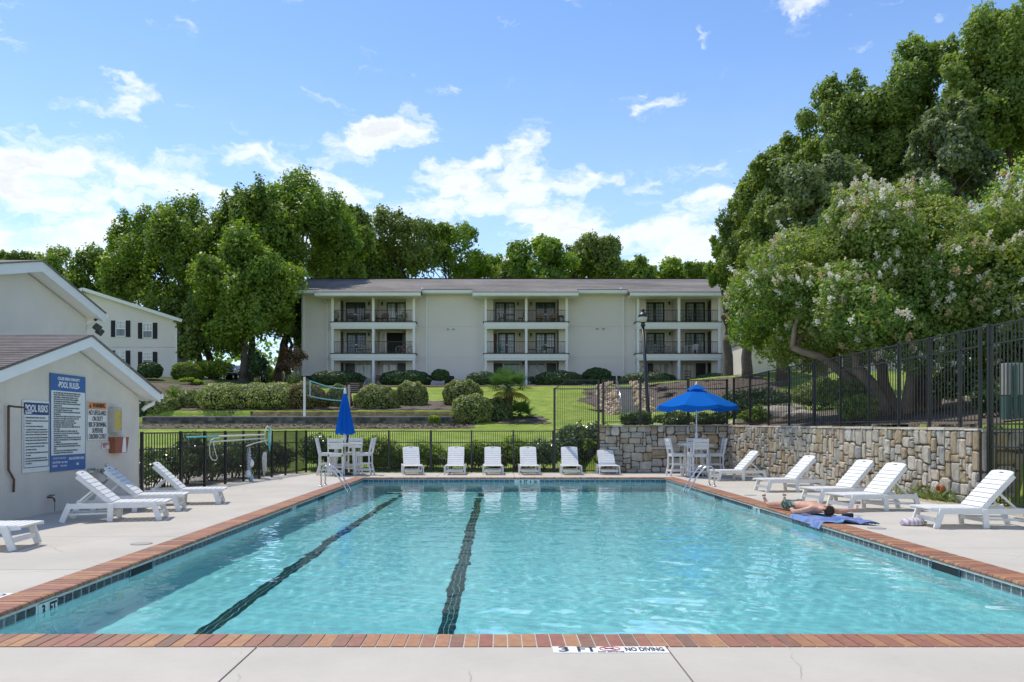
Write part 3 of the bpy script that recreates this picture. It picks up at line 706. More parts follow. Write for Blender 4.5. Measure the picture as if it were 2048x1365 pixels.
# clay drain pipe mouths
MAT['clay'] = simple('clay', (.42, .14, .06), .8, var=.2)
for (px, py, d, lab) in ((1875, 978, 16.6, 'larger clay drain pipe end poking out of the stone wall near its right end'), (1720, 945, 19.2, 'small clay drain pipe end in the stone wall behind the loungers')):
    X = wallX(d); k = MB(); k.smooth = True
    r0, r1 = (.085, .06) if d < 18 else (.06, .04)
    k.lathe([(r0, 0), (r0, .10), (r1, .10), (r1, 0)], 14)
    o = k.build('drain_pipe', MAT['clay'], loc=(X - .04, d, HC - (py-VY)*d/F), rot=(0, -math.pi/2, .16), label=lab, cat='pipe')
# low block walls across the slope
def block_wall(name, label, xa, xb, y, za, zb, rows, bl_, mat, seed, cap=None):
    r = np.random.default_rng(seed); root = thing(name, label, 'wall', (xa, y, za)); h = (zb-za)/rows; n = int((xb-xa)/bl_)
    m = MB(); m.box(0, xb-xa, .03, .28, -.3, zb-za-.01); m.build('mortar', MAT['wall_mortar'], root)
    k = MB(); k.box(.004, bl_-.004, 0, .12, .004, h-.004); me = k.mesh('block', mat)
    for j in range(rows):
        for i in range(n):
            mesh_obj('block', me, root, (i*bl_ + (bl_/2 if j % 2 else 0), r.uniform(-.008, .008), j*h), (0, 0, r.normal(0, .004)))
    if cap:
        for i in range(int((xb-xa)/.6)):
            k = MB(); k.box(i*.6+.004, i*.6+.596, -.03, .3, zb-za, zb-za+.05); k.build('capstone', cap, root)
    return root
MAT['dark_block'] = simple('dark_block', (.13, .12, .11), .9, var=.4, scale=3, bump=.6, obj_rand=.45)
MAT['tan_block'] = simple('tan_block', (.36, .25, .16), .9, var=.3, scale=3, bump=.6, obj_rand=.3)
MAT['cap'] = simple('cap', (.46, .44, .40), .85, var=.2, scale=4, obj_rand=.1)
block_wall('block_retaining_wall', 'long low wall of dark grey blocks with pale cap above the bark mulch', -19.2, -1.9, 43.0, 1.72, 2.12, 2, .42, MAT['dark_block'], 5, MAT['cap'])
block_wall('block_retaining_wall', 'low tan block edging wall at the foot of the clipped round shrubs', -13.8, -1.7, 44.45, 2.14, 2.46, 2, .30, MAT['tan_block'], 6)
# stairs
MAT['step'] = simple('step', (.38, .355, .33), .9, var=.2, scale=6, bump=.4)
st = thing('stone_steps', 'flight of grey steps climbing the bank between two rubble stone cheeks', 'steps', (8.33, 50, 2.3))
ns = 13; dirv = Vector((9.2-8.33, 8, 0)); sdv = Vector((8, -(9.2-8.33), 0)).normalized()
for i in range(ns):
    a = dirv * (i/ns); k = MB(); z = 2.21*(i/ns); hw = .58
    p = [a - sdv*hw, a + sdv*hw, dirv*((i+1.2)/ns) + sdv*hw, dirv*((i+1.2)/ns) - sdv*hw]
    k.add([v + Vector((0,0,z-.1)) for v in p] + [v + Vector((0,0,z+.17)) for v in p], [(0,3,2,1),(4,5,6,7),(0,1,5,4),(1,2,6,5),(2,3,7,6),(3,0,4,7)]); k.build('step', MAT['step'], st)
    k = MB(); q = [a - sdv*hw - dirv.normalized()*.03, a + sdv*hw - dirv.normalized()*.03, a + sdv*hw + dirv.normalized()*.05, a - sdv*hw + dirv.normalized()*.05]
    k.add([v + Vector((0,0,z+.172)) for v in q] + [v + Vector((0,0,z+.2)) for v in q], [(0,3,2,1),(4,5,6,7),(0,1,5,4),(1,2,6,5),(2,3,7,6),(3,0,4,7)]); k.build('nosing', MAT['cap'], st)
MAT['rubble'] = simple('rubble', (.52, .40, .28), .9, var=.3, scale=3, bump=.6, obj_rand=.35)
r = np.random.default_rng(4)
rub = MB(); rub.box(-.11, .11, -.1, .1, -.09, .09)
rme = []
for q in range(5):
    k = MB(); k.lathe([(0, -.11), (.10, -.07), (.14, .0), (.10, .08), (0, .11)], 6, smooth=False)
    k.v = [(x*(1+r.normal(0, .15)), y*(1+r.normal(0, .15)), z*(1+r.normal(0, .12))) for x, y, z in k.v]; rme.append(k.mesh('rubble_stone', MAT['rubble']))
for side, wid in ((-1, 1.35), (1, 1.15)):
    ck = thing('stone_cheek', 'heap-like rubble stone cheek on the %s side of the grey steps' % ('left' if side < 0 else 'right'), 'stone cheek', (8.33, 50, 2.3))
    for i in range(150):
        t = (i + r.random())/150*1.08 - .04; w = r.random(); p = dirv*t + sdv*side*(.66 + w*wid*(.7+.3*t))
        zz = 2.21*t + .30 - .22*w
        for _ in range(2):
            mesh_obj('rubble_stone', rme[int(r.integers(5))], ck, (p.x + r.normal(0, .08), p.y, zz + r.uniform(-.14, .10)), tuple(r.uniform(0, 3, 3)))
hr = MB(); hr.smooth = True
for t in (.0, .33, .66, .98): p = dirv*t - sdv*.5; hr.tube([p + Vector((0,0,2.21*t)), p + Vector((0,0,2.21*t+.9))], .025, 6)
hr.tube([dirv*-.02 - sdv*.5 + Vector((0,0,.86)), dirv*1.02 - sdv*.5 + Vector((0,0,3.2))], .03, 6)
props(hr.build('step_handrail', MAT['steel'], loc=(8.33, 50, 2.3)), 'thin metal handrail on the left of the grey steps', 'handrail')
# boulders on the right bank
MAT['boulder'] = simple('boulder', (.42, .36, .28), .9, var=.3, scale=2.5, bump=.8, bscale=12)
for i, (px, py, d, s, lab) in enumerate(((1545, 838, 33, .75, 'wide flat tan boulder on the planted bank behind the tall fence'), (1600, 836, 31, .45, 'small tan boulder right of the wide flat one behind the tall fence'), (1490, 842, 29, .4, 'low tan boulder near the inner corner of the stone walls'), (1575, 822, 36, .6, 'grey boulder higher on the bank behind the tall fence'))):
    X, Y, Z = at(px, py, d); k = MB(); k.smooth = True
    bm_ = bmesh.new(); bmesh.ops.create_icosphere(bm_, subdivisions=2, radius=1)
    rr = np.random.default_rng(30+i)
    for v in bm_.verts: v.co = Vector((v.co.x*s*1.7, v.co.y*s, v.co.z*s*.6)) * (1 + rr.normal(0, .06))
    me = bpy.data.meshes.new('boulder'); bm_.to_mesh(me); bm_.free(); me.materials.append(MAT['boulder'])
    props(mesh_obj('boulder', me, None, (X, Y, tz(X, Y) + .1)), lab, 'boulder')
# ================================================================== main apartment building
def shingle(name, c, scale=1.0):
    m, nt, out = newmat(name); b = N(nt, 'ShaderNodeBsdfPrincipled', i_Roughness=.9); L(nt, b.outputs[0], out.inputs[0]); b.inputs['Specular IOR Level'].default_value = .2
    g = N(nt, 'ShaderNodeNewGeometry'); mp = N(nt, 'ShaderNodeMapping'); mp.inputs['Scale'].default_value = (.35, 1, 1); L(nt, g.outputs['Position'], mp.inputs['Vector'])
    n = N(nt, 'ShaderNodeTexNoise', i_Scale=.5*scale, i_Detail=7.0, i_Roughness=.65); L(nt, mp.outputs[0], n.inputs['Vector'])
    r = N(nt, 'ShaderNodeValToRGB'); e = r.color_ramp.elements; e[0].position = .33; e[0].color = (*[v*.62 for v in c], 1); e[1].position = .66; e[1].color = (*[v*1.2 for v in c], 1); L(nt, n.outputs[0], r.inputs[0])
    n2 = N(nt, 'ShaderNodeTexNoise', i_Scale=6.0*scale, i_Detail=4.0, i_Roughness=.7); L(nt, mp.outputs[0], n2.inputs['Vector'])
    k = N(nt, 'ShaderNodeMapRange', i_From_Min=.3, i_From_Max=.7, i_To_Min=.8, i_To_Max=1.2); L(nt, n2.outputs[0], k.inputs[0])
    L(nt, mixc(nt, 1.0, r.outputs[0], k.outputs[0], 'MULTIPLY'), b.inputs['Base Color'])
    bp = N(nt, 'ShaderNodeBump', i_Strength=.5, i_Distance=.02); L(nt, n2.outputs[0], bp.inputs['Height']); L(nt, bp.outputs[0], b.inputs['Normal'])
    return m
MAT['shingle_far'] = shingle('shingle_far', (.20, .182, .165))
MAT['shingle'] = shingle('shingle', (.20, .175, .165), 2)
def glassmat(name, c, rough=.06):
    m, nt, out = newmat(name); b = N(nt, 'ShaderNodeBsdfPrincipled', i_Roughness=rough); L(nt, b.outputs[0], out.inputs[0]); b.inputs['Specular IOR Level'].default_value = .8
    g = N(nt, 'ShaderNodeNewGeometry'); mp = N(nt, 'ShaderNodeMapping'); mp.inputs['Scale'].default_value = (3.2, 1, .12); L(nt, g.outputs['Position'], mp.inputs['Vector'])
    n = N(nt, 'ShaderNodeTexNoise', i_Scale=2.4, i_Detail=2.0); L(nt, mp.outputs[0], n.inputs['Vector'])
    k = N(nt, 'ShaderNodeMapRange', i_From_Min=.35, i_From_Max=.65, i_To_Min=.55, i_To_Max=1.35); L(nt, n.outputs[0], k.inputs[0])
    L(nt, mixc(nt, 1.0, c, k.outputs[0], 'MULTIPLY'), b.inputs['Base Color']); return m
MAT['pane_curtain'] = glassmat('pane_curtain', (.46, .50, .52)); MAT['pane_dark'] = glassmat('pane_dark', (.10, .13, .15)); MAT['pane_light'] = glassmat('pane_light', (.56, .58, .56))
MAT['navy'] = simple('navy', (.014, .018, .028), .35); MAT['maroon'] = simple('maroon', (.16, .03, .03), .5); MAT['unlit_room'] = simple('unlit_room', (.02, .02, .022), .9)
BY = 70.0                                      # wall plane
bx = lambda px, d=BY: (px - VX) * d / F
bz = lambda py, d=BY: HC - (py - VY) * d / F
main = thing('apartment_building', 'three storey pale stucco apartment block with three stacks of white balconies behind the lawn', 'building', (bx(1046), BY, 5.1))
O = Vector(main.location)
def mb(name, mats, f, parent=None, **kw):
    k = MB(); f(k); k.v = [(x-O.x, y-O.y, z-O.z) for x, y, z in k.v]; return k.build(name, mats, parent or main, **kw)
ZB, S1, S2, ET = 4.9, 8.03, 10.77, 13.62
ROOF_EAVE = 13.72
bays = [(662.3, 830.0, 743.8, 748.6), (968.6, 1136.0, 1050, 1055), (1274.0, 1441.5, 1356, 1361)]
FB, RB = 68.9, 71.5                            # front of balconies, back wall of the recesses
XL, XR = bx(603), bx(1490)
edges = [XL]
for a, b, _, _ in bays: edges += [bx(a + 2.0), bx(b - 2.0)]
edges.append(XR)
for i in range(0, len(edges), 2):              # solid wall panels between the bays, score lines at each floor
    x0, x1 = edges[i], edges[i+1]
    for z0, z1 in ((ZB, 7.72), (7.745, 10.46), (10.485, 13.70)):
        mb('wall', MAT['stucco_far'], lambda k: k.box(x0, x1, BY, BY + .3, z0, z1))
    mb('wall_core', MAT['stucco_far'], lambda k: k.box(x0+.01, x1-.01, BY+.03, BY + 8, ZB, 13.65))
for (pa, pb, m0, m1) in bays:
    xa, xb, xm0, xm1 = bx(pa, FB), bx(pb, FB), bx(m0, FB), bx(m1, FB)
    wa, wb = bx(pa + 2.0), bx(pb - 2.0)
    mb('recess_wall', MAT['stucco_far'], lambda k: k.box(wa, wb, RB, RB + .2, ZB, 13.7))
    mb('party_wall', MAT['stucco_far'], lambda k: k.box((xm0+xm1)/2-.09, (xm0+xm1)/2+.09, FB+.28, RB-.002, ZB, 13.5))
    for z, nm in ((S1, 1), (S2, 2)):
        mb('balcony_slab', MAT['white_paint'], lambda k: (k.box(xa - .04, xb + .04, FB, BY - .002, z - .46, z - .06), k.box(xa+.0, xb-.0, FB+.05, BY-.002, z-.62, z-.463), k.box(wa+.005, wb-.005, BY+.001, RB-.003, z-.5, z-.06)))
        mb('slab_edge', MAT['dark'], lambda k: (k.box(xa - .12, xb + .12, FB-.06, BY - .002, z - .057, z), k.box(wa+.004, wb-.004, BY+.002, RB-.004, z-.057, z)))
    mb('ground_slab', MAT['cap'], lambda k: k.box(xa, xb, FB-.3, RB, ZB, 5.28))
    mb('recess_ceiling', MAT['white_paint'], lambda k: k.box(wa+.003, wb-.003, FB+.1, RB, 13.30, 13.36))
    for (u0, u1) in ((xa, xa + .21), (xm0, xm1), (xb - .21, xb)):
        for z0, z1 in ((5.28, S1-.625), (S1+.002, S2-.625), (S2+.002, 13.30)):
            mb('post', MAT['white_paint'], lambda k: k.box(u0, u1, FB+.06, FB+.27, z0, z1))
    # storage closets at the outer ends
    for u0, u1, s in ((wa+.003, wa + .72, 1), (wb - .72, wb-.003, -1)):
        for z0, z1 in ((5.28, S1-.505), (S1+.002, S2-.505), (S2+.002, 13.29)):
            mb('closet_wall', MAT['stucco_far'], lambda k: k.box(u0, u1, BY + .02, RB-.003, z0, z1))
            xx = u1 if s > 0 else u0
            mb('closet_door', MAT['navy'], lambda k: k.box(min(xx+s*.002, xx+s*.05), max(xx+s*.002, xx+s*.05), BY + .2, BY + 1.1, z0+.02, z0+2.05))
    # railings
    for z in (S1, S2):
        for u0, u1 in ((xa + .21, xm0), (xm1, xb - .21)):
            rl = mb('railing', MAT['black_metal'], lambda k: (k.box(u0, u1, FB+.12, FB+.16, z+.98, z+1.03), k.box(u0, u1, FB+.12, FB+.16, z+.07, z+.11)))
            n = int((u1-u0)/.13); mb('pickets', MAT['black_metal'], lambda k: [k.box(u0+(u1-u0)*(i+.5)/n-.009, u0+(u1-u0)*(i+.5)/n+.009, FB+.13, FB+.15, z+.1, z+.99) for i in range(n)], parent=rl)
RBF = RB
def reparent(o, p):
    return o
def french(px0, px1, z, kind='pane_curtain', rows=6, cols=3, leaf=('both',), open_=False, grille=True):
    x0, x1 = bx(px0, RB), bx(px1, RB); H = 2.08; xm = (x0+x1)/2
    door = mb('french_door', MAT['navy'], lambda k: (k.box(x0, x0+.13, RB-.06, RB-.003, z, z+H), k.box(x1-.13, x1, RB-.06, RB-.003, z, z+H), k.box(x0+.13, x1-.13, RB-.058, RB-.003, z+H-.13, z+H), k.box(x0+.13, x1-.13, RB-.058, RB-.003, z, z+.2), k.box(xm-.12, xm+.12, RB-.062, RB-.004, z+.2, z+H-.13)))
    mb('door_trim', MAT['white_paint'], lambda k: (k.box(x0-.09, x0-.002, RB-.05, RB-.002, z, z+H+.09), k.box(x1+.002, x1+.09, RB-.05, RB-.002, z, z+H+.09), k.box(x0, x1, RB-.05, RB-.002, z+H+.003, z+H+.09)), parent=door)
    for a, b in ((x0+.13, xm-.12), (xm+.12, x1-.13)):
        mb('pane', MAT[kind], lambda k: k.box(a, b, RB-.03, RB-.008, z+.2, z+H-.13), parent=door)
        if grille: mb('muntins', MAT['navy'], lambda k: ([k.box(a+(b-a)*i/cols-.014, a+(b-a)*i/cols+.014, RB-.05, RB-.031, z+.2, z+H-.13) for i in range(1, cols)], [k.box(a, b, RB-.049, RB-.0315, z+.2+(H-.33)*j/rows-.014, z+.2+(H-.33)*j/rows+.014) for j in range(1, rows)]), parent=door)
    for q in (-.05, .05): mb('door_handle', MAT['steel'], lambda k: k.box(xm+q-.02, xm+q+.02, RB-.1, RB-.063, z+.95, z+1.02), parent=door)
    return door
french(691.8, 731.4, S2, 'pane_dark'); french(773.3, 812.4, S2, 'pane_light', grille=False)
french(693.3, 732.5, S1, 'pane_dark')
# open pair: flat panel painted with the shade of the room, one white leaf folded back and one seen from its edge
xo0, xo1 = bx(774, RB), bx(805, RB)
op = mb('dark_doorway_panel', MAT['unlit_room'], lambda k: k.box(xo0, xo1, RB-.02, RB-.003, S1, S1+2.08))
mb('door_trim', MAT['white_paint'], lambda k: (k.box(xo0-.08, xo1+.08, RB-.04, RB-.022, S1+2.083, S1+2.17)), parent=op)
mb('door_leaf', MAT['white_paint'], lambda k: (k.box(xo0-.50, xo0-.42, RB-.60, RB-.55, S1, S1+2.1), k.box(xo0-.10, xo0-.02, RB-.60, RB-.55, S1, S1+2.1), k.box(xo0-.42, xo0-.10, RB-.60, RB-.55, S1, S1+.2), k.box(xo0-.42, xo0-.10, RB-.60, RB-.55, S1+2.0, S1+2.1), [k.box(xo0-.42, xo0-.10, RB-.59, RB-.56, S1+.2+.3*j, S1+.23+.3*j) for j in range(1, 6)], k.box(xo0-.27, xo0-.25, RB-.59, RB-.56, S1+.2, S1+2)), parent=op)
mb('door_leaf', MAT['navy'], lambda k: k.box(xo1+.05, xo1+.5, RB-.4, RB-.33, S1, S1+2.05), parent=op)
french(990.5, 1030, S2, 'pane_curtain'); french(1070.9, 1110.5, S2, 'pane_dark')
french(996, 1030, S1, 'pane_curtain'); french(1070.9, 1110.5, S1, 'pane_curtain')
mb('closet_door', MAT['maroon'], lambda k: k.box(bx(986, RB), bx(994, RB), RB-.07, RB-.01, S1, S1+2.0))
french(1289, 1328.6, S2, 'pane_curtain'); french(1370, 1409.5, S2, 'pane_curtain')
french(1290.5, 1329, S1, 'pane_curtain'); french(1370, 1409.5, S1, 'pane_curtain')
def ground(px0, px1, kind):       # door or window at ground level
    x0, x1 = bx(px0, RB), bx(px1, RB); z = 5.28
    if kind == 'door':
        d = mb('entry_door', MAT['navy'], lambda k: k.box(x0, x1, RB-.06, RB-.003, z, z+2.08)); mb('door_trim', MAT['white_paint'], lambda k: (k.box(x0-.08, x0-.002, RB-.05, RB-.004, z, z+2.16), k.box(x1+.002, x1+.08, RB-.05, RB-.004, z, z+2.16), k.box(x0, x1, RB-.05, RB-.004, z+2.083, z+2.16)), parent=d)
    else:
        d = mb('window_frame', MAT['white_paint'], lambda k: (k.box(x0, x0+.07, RB-.05, RB-.003, z+.1, z+2.15), k.box(x1-.07, x1, RB-.05, RB-.003, z+.1, z+2.15), k.box(x0+.07, x1-.07, RB-.05, RB-.003, z+.1, z+.2), k.box(x0+.07, x1-.07, RB-.05, RB-.003, z+2.05, z+2.15)))
        mb('pane', MAT[kind], lambda k: k.box(x0+.07, x1-.07, RB-.03, RB-.008, z+.2, z+2.05), parent=d)
for a in ((691, 710, 'door'), (713, 727.5, 'pane_curtain'), (729, 743, 'pane_curtain'), (762, 777, 'pane_light'), (779, 793, 'pane_light'), (795, 814, 'door'),
          (988, 1005, 'door'), (1007, 1040, 'pane_dark'), (1058, 1073, 'pane_dark'), (1075.5, 1090, 'pane_dark'), (1093, 1112, 'door'),
          (1295, 1306, 'door'), (1307, 1324, 'pane_light'), (1326, 1339, 'pane_curtain'), (1361, 1372, 'pane_light'), (1374, 1388, 'pane_light'), (1391, 1411, 'door')): ground(*a)
# wall lamps
for px, py in ((738, 608), (764.5, 608), (738, 669), (1036, 608), (1062, 608), (1039, 670), (1062, 670), (1338, 607), (1339, 668), (757, 727), (1344, 727), (1046, 727)):
    x, z = bx(px, RB), bz(py, RB)
    mb('wall_lamp', MAT['black_metal'], lambda k: (k.box(x-.07, x+.07, RB-.2, RB-.003, z-.02, z+.12), k.box(x-.05, x+.05, RB-.18, RB-.06, z-.16, z-.021)))
# wall vents
for px, py in ((896, 659), (907, 659), (1194, 658), (1207, 658)):
    mb('wall_vent', MAT['cap'], lambda k: k.box(bx(px)-.09, bx(px)+.09, BY-.1, BY-.002, bz(py)-.07, bz(py)+.07))
# roof: long plane, lower porch eaves over each bay
RS = .335; RY, RZ = 75.6, 15.72
def rz_(y): return RZ - (RY - y) * RS
XE0, XE1 = bx(585), bx(1500)
def roofsheet(k, x0, x1, y0, y1, t=.1):
    k.add([(x0, y0, rz_(y0)), (x1, y0, rz_(y0)), (x1, y1, rz_(y1)), (x0, y1, rz_(y1)), (x0, y0, rz_(y0)-t), (x1, y0, rz_(y0)-t), (x1, y1, rz_(y1)-t), (x0, y1, rz_(y1)-t)], [(0,1,2,3),(7,6,5,4),(0,4,5,1),(1,5,6,2),(2,6,7,3),(3,7,4,0)])
EY = 69.25
segs = []; cur = XE0
for (pa, pb, _, _) in bays:
    segs.append((cur, bx(pa-22), EY)); segs.append((bx(pa-22), bx(pb+16), 67.9)); cur = bx(pb+16)
segs.append((cur, XE1, EY))
segs = [s for s in segs if s[1] > s[0]]
segs[0] = (XE0, bx(643), EY)
rr = mb('roof', MAT['shingle_far'], lambda k: [roofsheet(k, a+.0, b, y, RY) for a, b, y in segs])
mb('roof_back', MAT['shingle_far'], lambda k: k.add([(XE0, RY, RZ), (XE1, RY, RZ), (XE1, RY+8, RZ-2.4), (XE0, RY+8, RZ-2.4)], [(0,1,2,3)]), parent=rr)
mb('roof_ridge', MAT['dark'], lambda k: k.box(XE0, XE1, RY-.12, RY+.12, RZ-.02, RZ+.06), parent=rr)
for a, b, y in segs:
    mb('gutter', MAT['white_paint'], lambda k: k.box(a, b, y-.12, y-.005, rz_(y)-.30, rz_(y)-.03), parent=rr)
    mb('drip_edge', MAT['dark'], lambda k: k.box(a, b, y-.14, y+.05, rz_(y)-.027, rz_(y)+.012), parent=rr)
    mb('soffit', MAT['white_paint'], lambda k: k.box(a, b, y, BY+.3 if y > 69 else FB+.5, rz_(y)-.34, rz_(y)-.30), parent=rr)
mb('gable_wall', MAT['stucco_far'], lambda k: (k.ext([(BY+.01, 13.0), (RY+7, 13.0), (RY, RZ-.2), (BY+.01, rz_(BY)-.2)], 'x', XL+.01, XL+.2), k.ext([(BY+.01, 13.0), (RY+7, 13.0), (RY, RZ-.2), (BY+.01, rz_(BY)-.2)], 'x', XR-.2, XR-.01)))
# downpipes
for px, top in ((606, 583), (654, 600), (853, 583), (966, 592), (1247.5, 583), (1270, 592)):
    x = bx(px, BY-.2); zt_ = bz(top, BY)
    mb('downpipe', MAT['white_paint'], lambda k: (k.box(x-.06, x+.06, BY-.13, BY-.01, 5.1, zt_-.4), k.bar((x, BY-.07, zt_-.35), (x - (.35 if px != 654 else .4), BY-.7, zt_+.15), .11, .09)))
# things standing on a lower side wing at the left end of the building
wing = thing('side_wing', 'narrow rear wing with dark balconies seen past the left end of the pale building', 'building', (bx(590, 76), 76, 5.2))
k = MB(); w0, w1 = bx(574, 76) - bx(590, 76), bx(606, 76) - bx(590, 76)
k.box(w0+.6, w1, 0, 6, 0, 9.2); k.build('wall', MAT['stucco_far'], wing)
for z in (2.6, 5.4):
    k = MB(); k.box(w0, w1, -1.3, 0, z, z+.35); k.build('balcony_slab', MAT['white_paint'], wing)
    k = MB(); k.box(w0, w1, -1.25, -1.2, z+1.3, z+1.36); k.box(w0, w0+.05, -1.25, -1.2, z+.35, z+1.3)
    for i in range(9): k.box(w0+(w1-w0)*i/9, w0+(w1-w0)*i/9+.02, -1.24, -1.21, z+.35, z+1.3)
    k.build('railing', MAT['black_metal'], wing)
for z in (0, 2.95, 5.75):
    k = MB(); k.box(w0, w0+.16, -1.2, -1.04, z, z+(2.6 if z == 0 else 2.45)); k.build('post', MAT['white_paint'], wing)
k = MB(); k.box(w0-.2, w1, -1.6, 6, 8.6, 8.75); k.build('roof', MAT['shingle_far'], wing)
k = MB(); k.box(w0+.8, w1-.3, -.05, -.005, .2, 2.1); k.build('window', MAT['pane_curtain'], wing)
# white wall seen beyond the right end
rb = thing('white_outbuilding', 'pale building partly hidden behind the white-flowering tree at the right end of the apartment block', 'building', (bx(1530, 62), 62, 5.0))
k = MB(); k.box(bx(1491, 62)-bx(1530, 62), 14, 0, 5, 0, 3.2); k.build('wall', MAT['stucco_far'], rb)
k = MB(); k.box(bx(1488, 62)-bx(1530, 62), 14.2, -.3, 5.2, 3.2, 3.4); k.build('roof', MAT['shingle_far'], rb)
# second building high on the right, white eave
hb = thing('hillside_house', 'pale house with white sloping eave showing above the flowering tree at the right edge', 'building', (18, 30, 3))
X0, X1 = (1945-VX)*30/F-18, 9
k = MB(); k.add([(X0+.6, 0, 0), (X1, 0, 0), (X1, 0, 9.3), (X0+.6, 0, 6.55), (X0+.6, .8, 0), (X1, .8, 0), (X1, .8, 9.3), (X0+.6, .8, 6.55)], [(0,1,2,3),(7,6,5,4),(0,4,5,1),(1,5,6,2),(2,6,7,3),(3,7,4,0)]); k.build('wall', MAT['stucco'], hb)
k = MB(); k.bar((X0, -.35, 6.75), (X1, -.35, 9.65), .06, .34); k.build('fascia', MAT['white_paint'], hb)
k = MB(); k.add([(X0, -.38, 6.93), (X1, -.38, 9.83), (X1, 1.0, 9.83), (X0, 1.0, 6.93), (X0, -.38, 6.88), (X1, -.38, 9.78), (X1, 1.0, 9.78), (X0, 1.0, 6.88)], [(0,1,2,3),(7,6,5,4),(0,4,5,1),(1,5,6,2),(2,6,7,3),(3,7,4,0)]); k.build('roof', MAT['shingle'], hb)

# ================================================================== gabled apartment house at the left
GD = 68.0; gx_ = lambda px: bx(px, GD); gz_ = lambda py: bz(py, GD)
gh = thing('gabled_apartment_house', 'grey stucco gabled house with black shuttered windows at the left', 'building', (gx_(250), GD, 5.9))
O2 = Vector(gh.location)
def gb(name, mats, f, parent=None):
    k = MB(); f(k); k.v = [(x-O2.x, y-O2.y, z-O2.z) for x, y, z in k.v]; return k.build(name, mats, parent or gh)
gx0, gx1, gp_ = gx_(-20), gx_(353), gx_(172)
gb('wall', MAT['stucco_far'], lambda k: (k.box(gx0, gx1, GD, GD+.2, 5.0, gz_(695)-.012), k.ext([(gx0, gz_(695)+.012), (gx1, gz_(695)+.012), (gx1, gz_(637.5)), (gp_, gz_(579.5)), (gx0, gz_(648))], 'y', GD, GD+.2)))
gb('side_wall', MAT['stucco_far'], lambda k: k.box(gx1-.2, gx1-.004, GD+.21, GD+2.5, 5.0, gz_(648)))
groof = gb('roof', MAT['shingle_far'], lambda k: k.add([(gp_, GD-.5, gz_(577)), (gx_(369), GD-.5, gz_(640)), (gx_(369), GD+2.5, gz_(640)), (gp_, GD+2.5, gz_(577)), (gx_(-40), GD-.5, gz_(650)), (gx_(-40), GD+2.5, gz_(650))], [(0,1,2,3), (0,3,5,4)]))
for a, b in (((gp_, gz_(577)), (gx_(369), gz_(640))), ((gp_, gz_(577)), (gx_(-40), gz_(650)))):
    gb('fascia', MAT['white_paint'], lambda k: k.bar((a[0], GD-.5, a[1]-.16), (b[0], GD-.5, b[1]-.16), .08, .27), parent=groof)
gb('soffit', MAT['white_paint'], lambda k: k.add([(gp_, GD-.5, gz_(577)-.25), (gx_(368), GD-.5, gz_(640)-.25), (gx_(368), GD+.1, gz_(640)-.25), (gp_, GD+.1, gz_(577)-.25)], [(0,1,2,3)]), parent=groof)
gb('downpipe', MAT['white_paint'], lambda k: k.box(gx1-.02, gx1+.09, GD-.12, GD-.01, 5.6, gz_(648)))
for (cx_, y0, y1) in ((241.5, 642, 674), (295.5, 646.5, 677.5), (241.5, 702, 733), (295.5, 704.5, 735)):
    x, z0, z1 = gx_(cx_), gz_(y1), gz_(y0)
    w = gb('window', MAT['white_paint'], lambda k: (k.box(x-.43, x-.36, GD-.06, GD-.003, z0, z1), k.box(x+.36, x+.43, GD-.06, GD-.003, z0, z1), k.box(x-.36, x+.36, GD-.06, GD-.003, z0, z0+.08), k.box(x-.36, x+.36, GD-.06, GD-.003, z1-.08, z1), k.box(x-.36, x+.36, GD-.055, GD-.003, (z0+z1)/2-.04, (z0+z1)/2+.04)))
    gb('upper_pane', MAT['pane_light'], lambda k: k.box(x-.36, x+.36, GD-.03, GD-.006, (z0+z1)/2+.04, z1-.08), parent=w)
    gb('lower_pane', MAT['pane_dark'], lambda k: k.box(x-.36, x+.36, GD-.028, GD-.006, z0+.08, (z0+z1)/2-.04), parent=w)
    gb('muntins', MAT['white_paint'], lambda k: (k.box(x-.13, x-.10, GD-.045, GD-.031, (z0+z1)/2+.04, z1-.08), k.box(x+.10, x+.13, GD-.045, GD-.031, (z0+z1)/2+.04, z1-.08), k.box(x-.36, x+.36, GD-.0445, GD-.0315, (z0+z1)/2+.32, (z0+z1)/2+.35)), parent=w)
    for s in (-1, 1):
        gb('shutter', MAT['dark'], lambda k: (k.box(min(x+s*.45, x+s*.82), max(x+s*.45, x+s*.82), GD-.05, GD-.003, z0-.02, z1+.02), [k.box(min(x+s*.49, x+s*.78), max(x+s*.49, x+s*.78), GD-.065, GD-.0505, z0+.05+i*.13, z0+.14+i*.13) for i in range(9)]))

